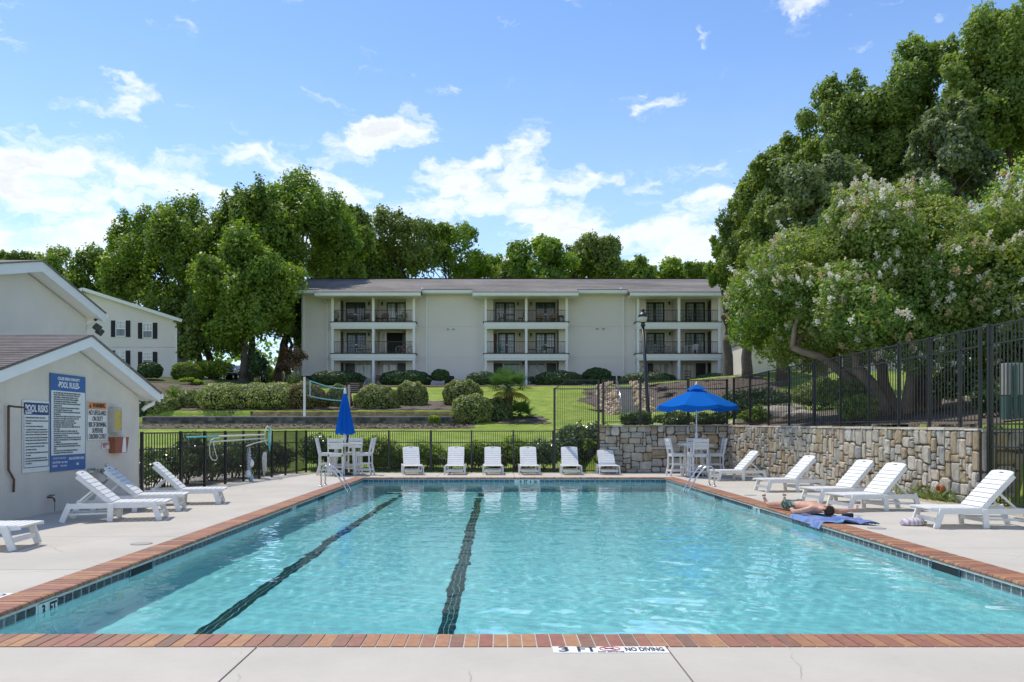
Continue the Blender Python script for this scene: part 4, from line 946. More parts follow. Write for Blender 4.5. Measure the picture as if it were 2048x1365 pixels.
# ================================================================== clubhouse and pool house
def gable_house(root, X, ya, yb, yp, ze_a, ze_b, zp, oh, rake, Xback, rk_y0, rk_y1, fas=.19, mat=None, roofm=None):
    """gable end faces +x at X; the rake hangs out to X+oh"""
    O_ = Vector(root.location)
    def g(name, mats, f, parent=None):
        k = MB(); f(k); k.v = [(x-O_.x, y-O_.y, z-O_.z) for x, y, z in k.v]; return k.build(name, mats, parent or root)
    def zr(y): return zp - (yp-y)*(zp-ze_a)/(yp-rk_y0) if y < yp else zp - (y-yp)*(zp-ze_b)/(rk_y1-yp)
    t = fas + .03
    g('gable_wall', mat, lambda k: k.ext([(ya, -.15), (yb, -.15), (yb, zr(yb)-t), (yp, zp-t-.02), (ya, zr(ya)-t)], 'x', X-.2, X))
    g('side_wall', mat, lambda k: k.box(Xback, X-.201, yb-.2, yb, -.15, zr(yb)-t)); g('side_wall', mat, lambda k: k.box(Xback, X-.201, ya, ya+.2, -.15, zr(ya)-t))
    Xf = X + oh
    for y0, y1 in ((rk_y0, yp), (yp, rk_y1)):
        rf = g('roof', roofm, lambda k: k.add([(Xf+.03, y0, zr(y0)), (Xf+.03, y1, zr(y1)), (Xback, y1, zr(y1)), (Xback, y0, zr(y0)), (Xf+.03, y0, zr(y0)-.035), (Xf+.03, y1, zr(y1)-.035), (Xback, y1, zr(y1)-.035), (Xback, y0, zr(y0)-.035)], [(0,1,2,3),(7,6,5,4),(0,4,5,1),(1,5,6,2),(2,6,7,3),(3,7,4,0)]))
        # shingle courses as real thin steps
        if roofm is MAT['shingle'] and y0 == rk_y0:
            n = 22; sgn = 1
            for i in range(n):
                ya_, yb_ = y0 + (y1-y0)*i/n, y0 + (y1-y0)*(i+1)/n + .02
                g('shingle_course', roofm, lambda k: k.add([(Xf+.035, ya_, zr(ya_)+.016), (Xf+.035, yb_, zr(yb_)+.004), (Xback, yb_, zr(yb_)+.004), (Xback, ya_, zr(ya_)+.016), (Xf+.035, ya_, zr(ya_)+.002), (Xback, ya_, zr(ya_)+.002)], [(0,1,2,3),(0,3,5,4)]), parent=rf)
        g('fascia', MAT['white_paint'], lambda k: k.add([(Xf, y0, zr(y0)-.038), (Xf, y1, zr(y1)-.038), (Xf, y1, zr(y1)-fas-.038), (Xf, y0, zr(y0)-fas-.038), (Xf-.03, y0, zr(y0)-.038), (Xf-.03, y1, zr(y1)-.038), (Xf-.03, y1, zr(y1)-fas-.038), (Xf-.03, y0, zr(y0)-fas-.038)], [(0,1,2,3),(7,6,5,4),(0,4,5,1),(1,5,6,2),(2,6,7,3),(3,7,4,0)]), parent=rf)
        g('soffit', MAT['white_paint'], lambda k: k.add([(Xf-.032, y0, zr(y0)-fas-.01), (Xf-.032, y1, zr(y1)-fas-.01), (X-.1, y1, zr(y1)-fas-.01), (X-.1, y0, zr(y0)-fas-.01), (Xf-.032, y0, zr(y0)-fas+.02), (Xf-.032, y1, zr(y1)-fas+.02), (X-.1, y1, zr(y1)-fas+.02), (X-.1, y0, zr(y0)-fas+.02)], [(0,1,2,3),(7,6,5,4),(0,4,5,1),(1,5,6,2),(2,6,7,3),(3,7,4,0)]), parent=rf)
        ye, s = (y0, -1) if y0 == rk_y0 else (y1, 1)
        g('gutter', MAT['white_paint'], lambda k: k.box(Xback, Xf+.02, min(ye+s*.005, ye+s*.11), max(ye+s*.005, ye+s*.11), zr(ye)-.15, zr(ye)-.03), parent=rf)
        g('eave_soffit', MAT['white_paint'], lambda k: k.box(Xback, X-.1, min(ye, (ya if s < 0 else yb)), max(ye, (ya if s < 0 else yb)), zr(ye)-fas-.06, zr(ye)-fas-.03), parent=rf)
    return g, zr
ch = thing('clubhouse', 'larger grey stucco clubhouse with white gable eaves behind the pool house', 'building', (-11.4, 19.3, 0))
gfun, _ = gable_house(ch, -11.4, 16.0, 22.1, 19.24, 4.72, 4.77, 5.59, .4, 0, -20, 15.6, 22.34, .24, MAT['stucco'], MAT['shingle_far'])
gfun('gutter_elbow', MAT['white_paint'], lambda k: (k.tube([(-11.05, 22.25, 4.6), (-11.2, 22.15, 4.42), (-11.42, 22.08, 4.3)], .05, 8)))
fl = thing('floodlight', 'twin black floodlight under the clubhouse eave', 'floodlight', (-11.2, 22.2, 4.35))
k = MB(); k.bar((0, 0, .05), (.0, .06, .2), .03, .03); k.lathe([(.05, .17), (.05, .22)], 10); k.build('bracket', MAT['black_metal'], fl)
for s in (0, 1):
    k = MB(); k.box(-.10, .10, -.07, .07, -.09, .09); o = k.build('lamp_head', MAT['black_metal'], fl, loc=(.05, .13*s-.02, -.02-.1*s), rot=(0, .6, .5), bevel=.02)
    k = MB(); k.box(.101, .108, -.055, .055, -.07, .07); k.build('lens', MAT['pane_light'], fl, loc=(.05, .13*s-.02, -.02-.1*s), rot=(0, .6, .5))
ph = thing('pool_house', 'small stucco pool house with white gable eaves beside the left sun loungers', 'building', (-8.05, 15.1, 0))
MAT['stucco_near'] = simple('stucco_near', (.67, .62, .54), .92, var=.07, scale=1.6, bump=.9, bscale=55)
gfun2, zph = gable_house(ph, -8.05, 12.35, 17.88, 15.1, 2.36, 2.34, 3.30, .35, 0, -11.38, 12.0, 18.2, .19, MAT['stucco_near'], MAT['shingle'])
gfun2('gutter_elbow', MAT['white_paint'], lambda k: (k.tube([(-7.85, 18.2, 2.2), (-7.85, 18.14, 2.08), (-7.95, 18.0, 2.0), (-8.0, 17.94, 1.93)], .045, 8)))
WX = -8.05
def wy(px): return -WX * F / (VX - px)
def wz(px, py): return HC - (py - VY) * wy(px) / F
def wall_panel(root_name, label, cat, px0, px1, ytop, ybot, off=.012):
    y0, y1 = wy(px0), wy(px1); z1 = wz(px0, ytop); z0 = wz(px0, ybot)
    root = thing(root_name, label, cat, (WX + off, y0, z0)); root.rotation_euler = (0, 0, math.pi/2)   # local x along the wall (away), local -y towards the pool
    return root, y1 - y0, z1 - z0
def panel(root, name, x0, x1, z0, z1, mat, y=0.0, t=.006, bevel=0): 
    k = MB(); k.box(x0, x1, -y-t, -y, z0, z1); return k.build(name, mat, root, bevel=bevel)
def words(root, txt, x, z, size, mat, y=.013, bold=0, sx=1.0, align='LEFT', spacing=1.0, maxw=None):
    me = text_mesh(txt, size, mat, bold=bold, sx=sx, align=align, depth=.0006, spacing=spacing)
    w = max(v.co.x for v in me.vertices) - min(v.co.x for v in me.vertices)
    if maxw and w > maxw: me.transform(Matrix.Diagonal((maxw/w, 1, 1, 1)))
    return mesh_obj('lettering', me, root, (x, -y, z), (math.pi/2, 0, 0))
MAT['sign_white'] = simple('sign_white', (.74, .76, .73), .45, var=.03); MAT['sign_blue'] = simple('sign_blue', (.03, .13, .36), .4, var=.04); MAT['sign_navy'] = simple('sign_navy', (.02, .05, .18), .4, var=.04)
MAT['sign_orange'] = simple('sign_orange', (.72, .30, .12), .5); MAT['yellow_glass'] = simple('yellow_glass', (.58, .42, .10), .3, var=.15, scale=14)
MAT['ink'] = simple('ink', (.05, .055, .07), .6)
s1, w, h = wall_panel('pool_risks_sign', 'POOL RISKS sign with navy heading, leftmost on the pool house wall', 'sign', 43, 97, 800, 947)
panel(s1, 'board', 0, w, 0, h, MAT['sign_white'], bevel=.004); panel(s1, 'heading_band', .03, w-.02, h-.25, h-.04, MAT['sign_navy'], y=.0065, t=.002)
for a in ((.03, .042, .08, h-.26), (w-.032, w-.02, .08, h-.26), (.042, w-.032, .08, .092)): panel(s1, 'border', a[0], a[1], a[2], a[3], MAT['sign_navy'], y=.0065, t=.002)
words(s1, 'POOL RISKS', w/2, h-.145, .17, MAT['white_ink'], bold=.004, align='CENTER', maxw=w-.14)
risks = ['- SHOWER BEFORE ENTERING THE WATER.', '- CHILDREN SHALL NOT USE POOL WITHOUT AN ADULT IN\n  ATTENDANCE.', '- ADULTS SHOULD NOT SWIM ALONE.', '- ALL CHILDREN 3 YEARS OLD AND YOUNGER AND ANY\n  CHILD NOT POTTY TRAINED MUST WEAR SNUG FITTING\n  PLASTIC PANTS OR A WATER RESISTANT SWIM DIAPER.', '- DO NOT SWIM IF THE SUCTION OUTLETS ARE MISSING,\n  BROKEN, OR NOT CLEARLY VISIBLE FROM THE DECK.', '- NO GLASS ARTICLES ALLOWED IN OR AROUND POOL.', '- DO NOT SWALLOW THE POOL WATER.', '- NO DIVING ALLOWED.', '- DO NOT SWIM IF YOU HAVE DIARRHEA WITHIN THE PAST\n  TWO WEEKS.', '- NO ANIMALS ARE ALLOWED IN THE POOL OR POOL\n  ENCLOSURE, EXCEPT SERVICE ANIMALS ARE ALLOWED\n  ON THE DECK.']
def rules(root, items, x, z_top, z_bot, w, size, lh):
    n = sum(t.count('\n') + 1 for t in items); gap_ = ((z_top - z_bot) - n*lh) / len(items); z = z_top
    for t in items:
        m_ = t.count('\n') + 1
        words(root, t, x, z - lh*m_/2, size, MAT['ink'], align='LEFT', spacing=lh/size*.98, bold=.0009, maxw=w); z -= lh*m_ + gap_
rules(s1, risks, .06, h-.28, .12, w-.12, .031, .044)
s2, w, h = wall_panel('pool_rules_sign', 'tall POOL RULES sign with blue bands top and bottom on the pool house wall', 'sign', 98, 169, 746, 945, off=.016)
panel(s2, 'board', 0, w, 0, h, MAT['sign_blue'], bevel=.008); panel(s2, 'white_field', .03, w-.03, .30, h-.31, MAT['sign_white'], y=.0065, t=.003)
words(s2, 'COLLIER GREEN COMMUNITY', w/2, h-.085, .075, MAT['white_ink'], align='CENTER', bold=.002, maxw=w*.62)
words(s2, '-POOL RULES-', w/2, h-.20, .15, MAT['white_ink'], bold=.004, align='CENTER', maxw=w*.62)
rl_ = ['- ALL BATHERS MUST SHOWER BEFORE ENTERING POOL.', '- PEOPLE WHO APPEAR TO BE AFFLICTED WITH CUTS,\n  SKIN DISEASE, COMMUNICABLE DISEASES, COLDS,\n  FEVER, INFECTION OR OTHER PHYSICAL AILMENTS\n  ARE PROHIBITED FROM ENTERING THE WATER.', '- NO SPITTING, SPOUTING, BLOWING NOSE OR BODILY\n  FLUIDS IN POOL.', '- BOTTLES, GLASS AND OTHER HAZARDOUS OBJECTS\n  ARE PROHIBITED WITHIN POOL AREA.', '- ALL CHILDREN IN THE POOL AREA MUST HAVE ADULT\n  SUPERVISION.', '- NO PERSON SHALL BRING OR THROW INTO THE POOL\n  WALKWAYS, ANY OBJECT THAT MAY IN ANY WAY\n  ENDANGER THE SAFETY OF ANY PERSON.', '- NO DIVING IS PERMITTED IN THE POOL AREA.', '- BATHERS MUST WEAR BATHING ATTIRE.', '- NO RUNNING OR ROUGH PLAY IS PERMITTED IN THE\n  POOL AREA.', '- ANY PERSON SUSPECTED OF BEING UNDER THE\n  INFLUENCE OF ALCOHOL OR DRUGS IS PROHIBITED\n  FROM ENTERING THE POOL.', '- CONSUMPTION OF FOOD, BEVERAGES, AND TOBACCO\n  PRODUCTS WITHIN FIVE FEET OF THE SWIMMING POOL\n  IS FORBIDDEN.', '- ALL ANIMALS WITH THE EXCEPTION OF SERVICE\n  ANIMALS ARE PROHIBITED FROM ENTERING THE POOL\n  AREA.', '- THE POOL WILL CLOSE DURING ANY SEVERE OR\n  DANGEROUS WEATHER CONDITIONS.']
rules(s2, rl_, .08, h-.33, .32, w-.16, .037, .041)
words(s2, 'HOURS OF OPERATION', .08, .24, .04, MAT['white_ink']); words(s2, 'SUN-THURS  7am-10pm', .06, .165, .05, MAT['white_ink'], bold=.001, maxw=.5); words(s2, 'FRI-SAT       7am-11pm', .06, .10, .05, MAT['white_ink'], bold=.001, maxw=.5)
words(s2, 'MAX BATHING LOAD', w*.5, .22, .065, MAT['white_ink'], bold=.002, maxw=w*.44); words(s2, '108', w*.70, .11, .065, MAT['white_ink'], bold=.002)
s3, w, h = wall_panel('warning_sign', 'white and orange WARNING no lifeguard sign right of the tall rules sign', 'sign', 173.5, 212, 802, 881)
panel(s3, 'board', 0, w, 0, h, MAT['marker_white'], bevel=.004); panel(s3, 'orange_band', .012, w-.012, h-.165, h-.012, MAT['sign_orange'], y=.0065, t=.002)
words(s3, 'WARNING', w*.57, h-.088, .125, MAT['black_ink'], bold=.003, align='CENTER', maxw=w*.64)
k = MB(); k.ext([(.05, h-.13), (.15, h-.13), (.10, h-.045)], 'y', -.0105, -.009); k.build('warning_triangle', MAT['black_ink'], s3)
for i, t in enumerate(('NO LIFEGUARD', 'ON DUTY', 'RISK OF DROWNING', 'SUPERVISE', 'CHILDREN CLOSELY')):
    words(s3, t, w/2, h-.235-.118*i, .135, MAT['black_ink'], align='CENTER', y=.0105, bold=.0015, maxw=w-.07 if len(t) > 9 else w*.55)
s4, w, h = wall_panel('notice_box', 'grey framed box with a yellow pane beside the warning sign', 'notice box', 216, 234, 815, 866, off=.002)
k = MB(); k.box(0, w, -.10, 0, 0, h); k.build('casing', MAT['cap'], s4, bevel=.01); panel(s4, 'yellow_pane', .05, w-.05, .06, h-.06, MAT['yellow_glass'], y=.101, t=.006)
for a in ((.02, w-.02, .02, .055), (.02, w-.02, h-.055, h-.02), (.02, .046, .055, h-.055), (w-.046, w-.02, .055, h-.055)): panel(s4, 'frame', *a, MAT['cap'], y=.1005, t=.012)
s5, w, h = wall_panel('emergency_sign', 'small red and white emergency 911 plate under the warning sign', 'sign', 202, 218, 884, 899)
panel(s5, 'board', 0, w, 0, h, MAT['marker_white']); words(s5, 'EMERGENCY', w/2, h-.045, .06, MAT['red_ink'], align='CENTER', bold=.001, maxw=w-.04); words(s5, '911', w*.3, h*.35, .1, MAT['red_ink'], align='CENTER', bold=.002)
MAT['terracotta'] = simple('terracotta', (.30, .10, .05), .7, var=.15)
s6, w, h = wall_panel('wall_pocket', 'terracotta coloured wall pocket with a paper strip below the yellow notice box', 'wall box', 217.5, 245, 875, 907, off=.002)
k = MB(); k.ext([(.0, 0), (w-.10, 0), (w, h), (-.02, h)], 'y', -.14, 0); k.build('pocket', MAT['terracotta'], s6)
k = MB(); k.ext([(w*.45, .01), (w*.78, .01), (w*.74, h-.005), (w*.56, h-.005)], 'y', -.144, -.141); k.build('paper_strip', MAT['marker_white'], s6)
words(s6, 'LATEX\nGLOVES', w*.64, h*.5, .05, MAT['red_ink'], align='CENTER', y=.1455)  if False else None
# drinking fountain
df = thing('drinking_fountain', 'steel wall drinking fountain with round bowl between the left loungers and the fence', 'drinking fountain', (WX, (-WX-.26)*F/(VX-214), HC - (940-VY)*(-WX-.26)/(VX-214)), math.pi/2)
k = MB(); k.box(-.28, .1, -.05, 0, -.06, .04); k.build('back_plate', MAT['steel'], df); 
k = MB(); k.box(-.2, .05, -.22, -.05, -.05, .0); k.build('arm', MAT['steel'], df)
k = MB(); k.lathe([(.03, -.12), (.10, -.09), (.17, -.01), (.185, .02), (.165, .02), (.09, -.05), (0, -.06)], 20, (.0, -.26, 0)); k.build('bowl', MAT['steel'], df)
k = MB(); k.tube([(.06, -.22, -.02), (.06, -.22, .07), (.04, -.25, .12)], .014, 8); k.lathe([(.03, .06), (.035, .09), (.02, .12)], 10, (.09, -.2, 0)); k.build('spout', MAT['steel'], df)
k = MB(); k.tube([(0, -.26, -.1), (0, -.26, -.2), (.02, -.2, -.26), (.02, -.05, -.27), (.02, -.0, -.27)], .022, 8); k.build('drain_pipe', MAT['steel'], df)
MAT['rust_pipe'] = simple('rust_pipe', (.12, .07, .04), .8, var=.3, scale=20)
shw = thing('outdoor_shower', 'old rusty shower pipe bent over the left edge of the POOL RISKS sign', 'shower pipe', (WX, wy(17), 0), math.pi/2)
def wp(px, py, o=.05):
    yy = (-WX - o) * F / (VX - px); return (yy - wy(17), -o, HC - (py - VY) * yy / F)
k = MB(); k.tube([wp(17, 812), wp(17, 870), wp(17, 940), wp(28, 960), wp(27, 985)], .02, 8); k.build('riser', MAT['rust_pipe'], shw)
k = MB(); k.tube([wp(17, 812, .05), wp(30, 814, .2), wp(44, 815, .38)], .016, 8); k.tube([wp(44, 815, .38), wp(50, 816, .46), wp(55, 822, .5)], .013, 8); k.build('arm', MAT['rust_pipe'], shw)
a = wp(57, 825, .52); k = MB(); k.lathe([(.02, .05), (.045, .0), (.06, -.02), (.0, -.025)], 12, a); k.build('shower_head', MAT['steel'], shw)
hb_ = thing('hose_tap', 'dark brass hose tap low on the pool house wall behind the first lounger', 'tap', (WX, wy(95), wz(95, 995)), math.pi/2)
k = MB(); k.tube([(0, 0, 0), (0, -.08, 0), (0, -.12, -.03), (0, -.13, -.08)], .016, 8); k.build('spout', MAT['rust_pipe'], hb_)
k = MB(); k.lathe([(.05, .03), (.05, .045)], 10, (0, -.08, 0)); k.tube([(0, -.13, -.08), (0.0, -.13, -.25)], .006, 5); k.build('handle', MAT['rust_pipe'], hb_)
# ================================================================== fences
def fence(name, label, pts, zb, zt, rails, posts, pitch, pk=.016, post=.06, tops=None, group=None, cap_count=300):
    """pts: polyline plan points; zb/zt callables of x,y; rails: list of callables; posts: list of plan points"""
    root = thing(name, label, 'fence', (pts[0][0], pts[0][1], 0)); O_ = Vector(root.location)
    for rail in rails:
        r = MB()
        for a, b in zip(pts[:-1], pts[1:]): r.bar((a[0]-O_.x, a[1]-O_.y, rail(*a)), (b[0]-O_.x, b[1]-O_.y, rail(*b)), .035, .03)
        r.build('rail', MAT['black_metal'], root)
    for (x, y) in posts:
        k = MB(); k.box(-post/2, post/2, -post/2, post/2, zb(x, y) - .08, zt(x, y) + .03); k.build('post', MAT['black_metal'], root, loc=(x-O_.x, y-O_.y, 0))
    pk_ = MB(); pk_.box(-pk/2, pk/2, -pk/2, pk/2, 0, 1); me = pk_.mesh('picket', MAT['black_metal']); cnt = 0; rest = MB()
    for a, b in zip(pts[:-1], pts[1:]):
        d = Vector((b[0]-a[0], b[1]-a[1], 0)); n = max(1, round(d.length/pitch)); rz = math.atan2(d.y, d.x)
        for i in range(n):
            t = (i+.5)/n; x, y = a[0]+d.x*t, a[1]+d.y*t; z0, z1 = zb(x, y)+.05, zt(x, y)
            if cnt < cap_count:
                o = mesh_obj('picket', me, root, (x-O_.x, y-O_.y, z0), (0, 0, rz)); o.scale = (1, 1, z1-z0); cnt += 1
            else: rest.box(x-O_.x-pk/2, x-O_.x+pk/2, y-O_.y-pk/2, y-O_.y+pk/2, z0, z1)
    if rest.v: rest.build('far_pickets', MAT['black_metal'], root, kind='stuff')
    return root
c = lambda v: (lambda x, y: v)
FBY = 27.5
# side fence, left
pl = [(-7.72, 19.4), (-6.6, 27.5)]
fence('metal_fence', 'black metal picket fence along the left side of the deck behind the loungers', pl, c(0), c(1.42), [c(1.42), c(1.05), c(.10)],
      [(-7.72 + .1366*(y-19.4), y) for y in (19.4, 20.56, 21.67, 22.76, 23.8, 24.7, 25.75, 26.69)], .062, pk=.0125)
fence('metal_fence', 'short black fence panel joining the pool house corner to the left side fence', [(-8.02, 17.95), (-7.74, 19.36)], c(0), c(1.41), [c(1.41), c(1.04), c(.1)], [(-8.02, 17.95)], .1)
bpx = [612, 694.8, 777.5, 862, 943, 1026.7, 1107]
bX = [(p-VX)*FBY/F for p in bpx]
fence('metal_fence', 'low black picket fence across the far end of the deck behind the six loungers', [(bX[0], FBY), (bX[-1], FBY)], c(0), c(1.42), [c(1.42), c(1.03), c(.08)], [(x, FBY) for x in bX], .0755)
# tall corner piece and the tall fence on the stone wall
TX = lambda p, d=27.45: (p-VX)*d/F
tx0, tx1, tx2 = TX(1109), TX(1134), TX(1197)
def topz(x, y): return 2.88 + (3.19-2.88)*min(1, (x-tx0)/(tx1-tx0))
fence('tall_metal_fence', 'tall black corner fence panel with a sloping top rail beside the stone wall', [(tx0, 27.45), (tx1, 27.45), (tx2, 27.45)], c(0), topz, [topz, c(2.88), c(1.47), c(1.12), c(.06)], [(tx0, 27.45), (tx2, 27.45)], .066, pk=.013, post=.07)
tx3 = 7.98
fence('tall_metal_fence', 'tall black picket fence standing on the far stone wall behind the umbrella', [(TX(1203), 27.6), (tx3, 27.6)], c(1.62), c(3.20), [c(3.19), c(2.89), c(1.74)], [(TX(1208), 27.6), (TX(1282), 27.6), (TX(1378), 27.6), (tx3, 27.6)], .066, pk=.013, post=.07)
wl = lambda y: wallX(y) + .12
zt2 = lambda x, y: 3.22 + (27.3-y)/(27.3-15.6)*.29
ps = [y for y in (27.25, 26.0, 24.7, 23.4, 22.0, 20.7, 19.45, 18.3, 17.25, 16.3, 15.75)]
fence('tall_metal_fence', 'tall black picket fence standing on the sunlit right stone wall under the flowering tree', [(wl(27.3), 27.3), (wl(15.75), 15.75)], lambda x, y: 1.60, zt2, [zt2, lambda x, y: zt2(x, y)-.36, c(1.68)], [(wl(y), y) for y in ps], .098, pk=.0135, post=.055)
fence('gate_fence', 'full height black fence panel rising from the deck at the right edge of the view', [(wl(15.55), 15.55), (wl(10.5), 10.5)], c(0), zt2, [zt2, lambda x, y: zt2(x, y)-.36, c(1.60), c(1.50), c(1.16), c(.1)], [(wl(15.5), 15.5), (wl(13.4), 13.4), (wl(11.0), 11.0)], .094, pk=.016, post=.07)
# ================================================================== loungers
def make_lounger(back_deg):
    root = thing('sun_lounger', 'x', 'sun lounger'); W = MAT['white_plastic']; zt_ = .30
    for s in (-1, 1):
        y = s*.295
        k = MB(); k.bar((-.86, y, zt_-.045), (.42, y, zt_-.045), .032, .085); k.bar((.415, y, zt_-.035), (.62, y, zt_-.02), .032, .055, taper=.8); k.build('side_rail', W, root)
        for (xt, xb_, yo) in ((-.82, -.94, .0), (-.20, -.22, .033), (.44, .54, .033)):
            k = MB(); k.bar((xt, y+s*yo, zt_-(.012 if yo else .006)), (xb_, y+s*yo, 0), .033 if yo else .040, .085, up=(1, 0, .2)); k.build('leg', W, root)
    for (x, z) in ((-.91, .10), (-.20, .12), (.51, .12)):
        k = MB(); k.bar((x, -.28, z), (x, .28, z), .028, .06, up=(0, 0, 1)); k.build('stretcher', W, root)
    for s in (-1, 1): k = MB(); k.bar((-.90, s*.24, .115), (-.22, s*.24, .13), .03, .03); k.build('low_rail', W, root)
    n = 9
    sl_ = MB(); sl_.box(-.0395, .0395, -.285, .285, -.012, .008); sme = sl_.mesh('slat', W)
    x = -.20
    for i in range(n):
        mesh_obj('slat', sme, root, (x + .042, 0, zt_ - (0 if x < .5 else (x-.5)*.04)), (0, .0 if x < .5 else .04, 0)); x += .0935
    # backrest
    a = R(back_deg); br = thing('backrest', None, None); br.parent = root; br.location = (-.19, 0, zt_-.01); br.rotation_euler = (0, a, 0)   # local -x runs up the back
    for s in (-1, 1):
        k = MB(); k.bar((0, s*.262, -.02), (-.70, s*.262, -.02), .03, .06); k.build('back_rail', W, br)
    for i in range(7): mesh_obj('slat', sme, br, (-.06 - i*.0915, 0, .02), (0, 0, 0)).scale = (.97, .96, 1)
    k = MB(); pts = [(-.655, -.274), (-.655, .274), (-.73, .274)] + [(-.73 - .035*math.cos(t*math.pi/12), .274*math.sin(-t*math.pi/12)) for t in range(-5, 6)] + [(-.73, -.274)]
    k.ext(pts, 'z', .008, .028); k.build('head_slat', W, br)
    k = MB(); k.box(-.722, -.705, -.05, .05, .0285, .0295); k.build('hand_hole_shade', MAT['dark'], br)  # flat dark plate painted as the shade in the grip slot
    for s in (-1, 1):
        k = MB(); hb2 = Vector((-.42*math.cos(a), 0, .42*math.sin(a))); k.bar((-.19 + hb2.x + .02, s*.21, zt_ + hb2.z - .06), (-.80, s*.21, zt_-.06), .022, .03); k.build('back_prop', W, root)
    return root
protos = {}
def lounger(x, y, deg, back, label, group):
    if back not in protos:
        o = make_lounger(back); protos[back] = o; bpy.context.view_layer.update(); cache_kids(o)
    else: o = copy_tree(protos[back])
    o.location = (x, y, .004); o.rotation_euler = (0, 0, R(deg)); o['label'] = label; o['group'] = group
    return o
GL, GF, GR = 'white sun loungers along the pool house', 'white sun loungers across the far end of the pool', 'white sun loungers along the right stone wall'
lounger(-6.55, 10.1, 5, 40, 'white slatted lounger cut off by the left edge, only its foot end showing', GL)
lounger(-6.16, 13.3, 13, 41, 'white slatted lounger nearest the big pool rules sign on the left side', GL)
lounger(-6.42, 14.75, 13, 41, 'white slatted lounger below the drinking fountain, middle of the left three', GL)
lounger(-6.15, 16.1, 12, 44, 'white slatted lounger against the left fence with its back beside the pool house corner', GL)
fx = lambda px, d=25.9: (px - VX) * d / F
for px, a, bk, lb in ((820, -80, 50, 'leftmost of the six white loungers at the far end, next to the closed umbrella set'), (909, -90, 50, 'second white lounger from the left in the far row'), (985.5, -89, 50, 'third white lounger from the left in the far row, in line with the palm'),
                      (1059, -89, 50, 'fourth white lounger from the left in the far row, above the depth marker'), (1144, -91, 50, 'white lounger in the far row in front of the dark bush behind the fence'), (1220, -91, 38, 'rightmost of the far row, lower back with striped fence shadow, before the stone wall')):
    lounger(fx(px) + .1*math.sin(R(90+a)), 26.4, a, bk, lb, GF)
lounger(6.85, 23.2, 186, 46, 'farthest white lounger on the right side, beside the open umbrella set', GR)
lounger(6.90, 19.2, 186, 46, 'second farthest white lounger on the right side, standing alone by the stone wall', GR)
lounger(6.95, 16.35, 189, 47, 'white lounger behind the sunbather with its back partly behind another lounger', GR)
lounger(6.86, 14.85, 191, 47, 'white lounger overlapping the one behind it, right behind the sunbather', GR)
lounger(7.18, 12.35, 180, 47, 'nearest white lounger on the right, cut by the right edge, cloth bundle under its foot', GR)
# ================================================================== bar tables, chairs, umbrellas
def bar_table(x, y, label):
    W = MAT['white_plastic']; t = thing('bar_table', label, 'table', (x, y, .004), .12, 'white high bar tables')
    k = MB()
    pts = [(.6*math.cos(a*math.pi/4+math.pi/8), .6*math.sin(a*math.pi/4+math.pi/8)) for a in range(8)]
    for i in range(9):
        x0 = -.555 + i*.1235; x1 = x0+.117
        def yy(xx): return .555 if abs(xx) < .23 else .555 - (abs(xx)-.23)
        k.ext([(x0, -yy(x0)), (x1, -yy(x1)), (x1, yy(x1)), (x0, yy(x0))], 'z', 1.0, 1.028)
    k.build('table_top', W, t)
    k = MB()
    for s in (-1, 1): k.box(-.45, .45, s*.3-.02, s*.3+.02, .93, .998); k.box(s*.3-.02, s*.3+.02, -.279, .279, .93, .998)
    k.build('apron', W, t)
    for sx_ in (-1, 1):
        for sy in (-1, 1): k = MB(); k.bar((sx_*.27, sy*.27, .93), (sx_*.33, sy*.33, 0), .06, .06); k.build('leg', W, t)
    k = MB(); k.box(-.29, .29, -.02, .02, .3, .36); k.box(-.02, .02, -.29, -.021, .3, .36); k.box(-.02, .02, .021, .29, .3, .36); k.build('stretcher', W, t)
    return t
def make_chair():
    W = MAT['white_plastic']; t = thing('bar_chair', 'x', 'bar chair')       # sits facing +y
    k = MB()
    for i in range(5): k.box(-.21, .21, -.2+i*.085, -.2+i*.085+.079, .70, .722)
    k.build('seat', W, t)
    k = MB(); k.box(-.235, .235, .19, .225, .62, .699); k.box(-.235, .235, -.225, -.19, .62, .699)
    for s in (-1, 1): k.box(s*.22-.015, s*.22+.015, -.189, .189, .62, .699)
    k.build('seat_frame', W, t)
    for s in (-1, 1):
        k = MB(); k.bar((s*.222, .20, .62), (s*.226, .235, 0), .04, .045); k.build('leg', W, t)
        k = MB(); k.bar((s*.222, -.205, .70), (s*.226, -.205, .30), .04, .055); k.bar((s*.226, -.205, .32), (s*.226, -.28, 0), .04, .055); k.build('leg', W, t)
        k = MB(); k.bar((s*.222, -.205, .68), (s*.222, -.31, 1.20), .035, .06); k.build('back_post', W, t)
        k = MB(); k.box(s*.226-.013, s*.226+.013, -.2, .2, .14, .19); k.box(s*.226-.013, s*.226+.013, -.2, .2, .34, .39); k.build('side_rail', W, t)
    k = MB(); k.box(-.21, .21, .215, .24, .24, .30); k.box(-.21, .21, -.255, -.23, .14, .19); k.build('foot_rest', W, t)
    for i in range(3):
        z0 = .86 + i*.115; f = lambda z: -.205 - (z-.68)*.2
        k = MB(); k.bar((-.205, f(z0), z0+.045), (.205, f(z0), z0+.045), .022, .095 if i < 2 else .10); k.build('back_slat', W, t)
    return t
chairp = None
def chair(x, y, deg, label, group):
    global chairp
    if chairp is None: chairp = make_chair(); bpy.context.view_layer.update(); cache_kids(chairp); o = chairp
    else: o = copy_tree(chairp)
    o.location = (x, y, .004); o.rotation_euler = (0, 0, R(deg)); o['label'] = label; o['group'] = group
def cap_(s): return s
T1 = ((690 - VX) * 25.9 / F, 25.9); T2 = ((1393 - VX) * 25.4 / F, 25.4)
bar_table(*T1, 'white high bar table under the closed blue umbrella'); bar_table(*T2, 'white high bar table under the open blue umbrella')
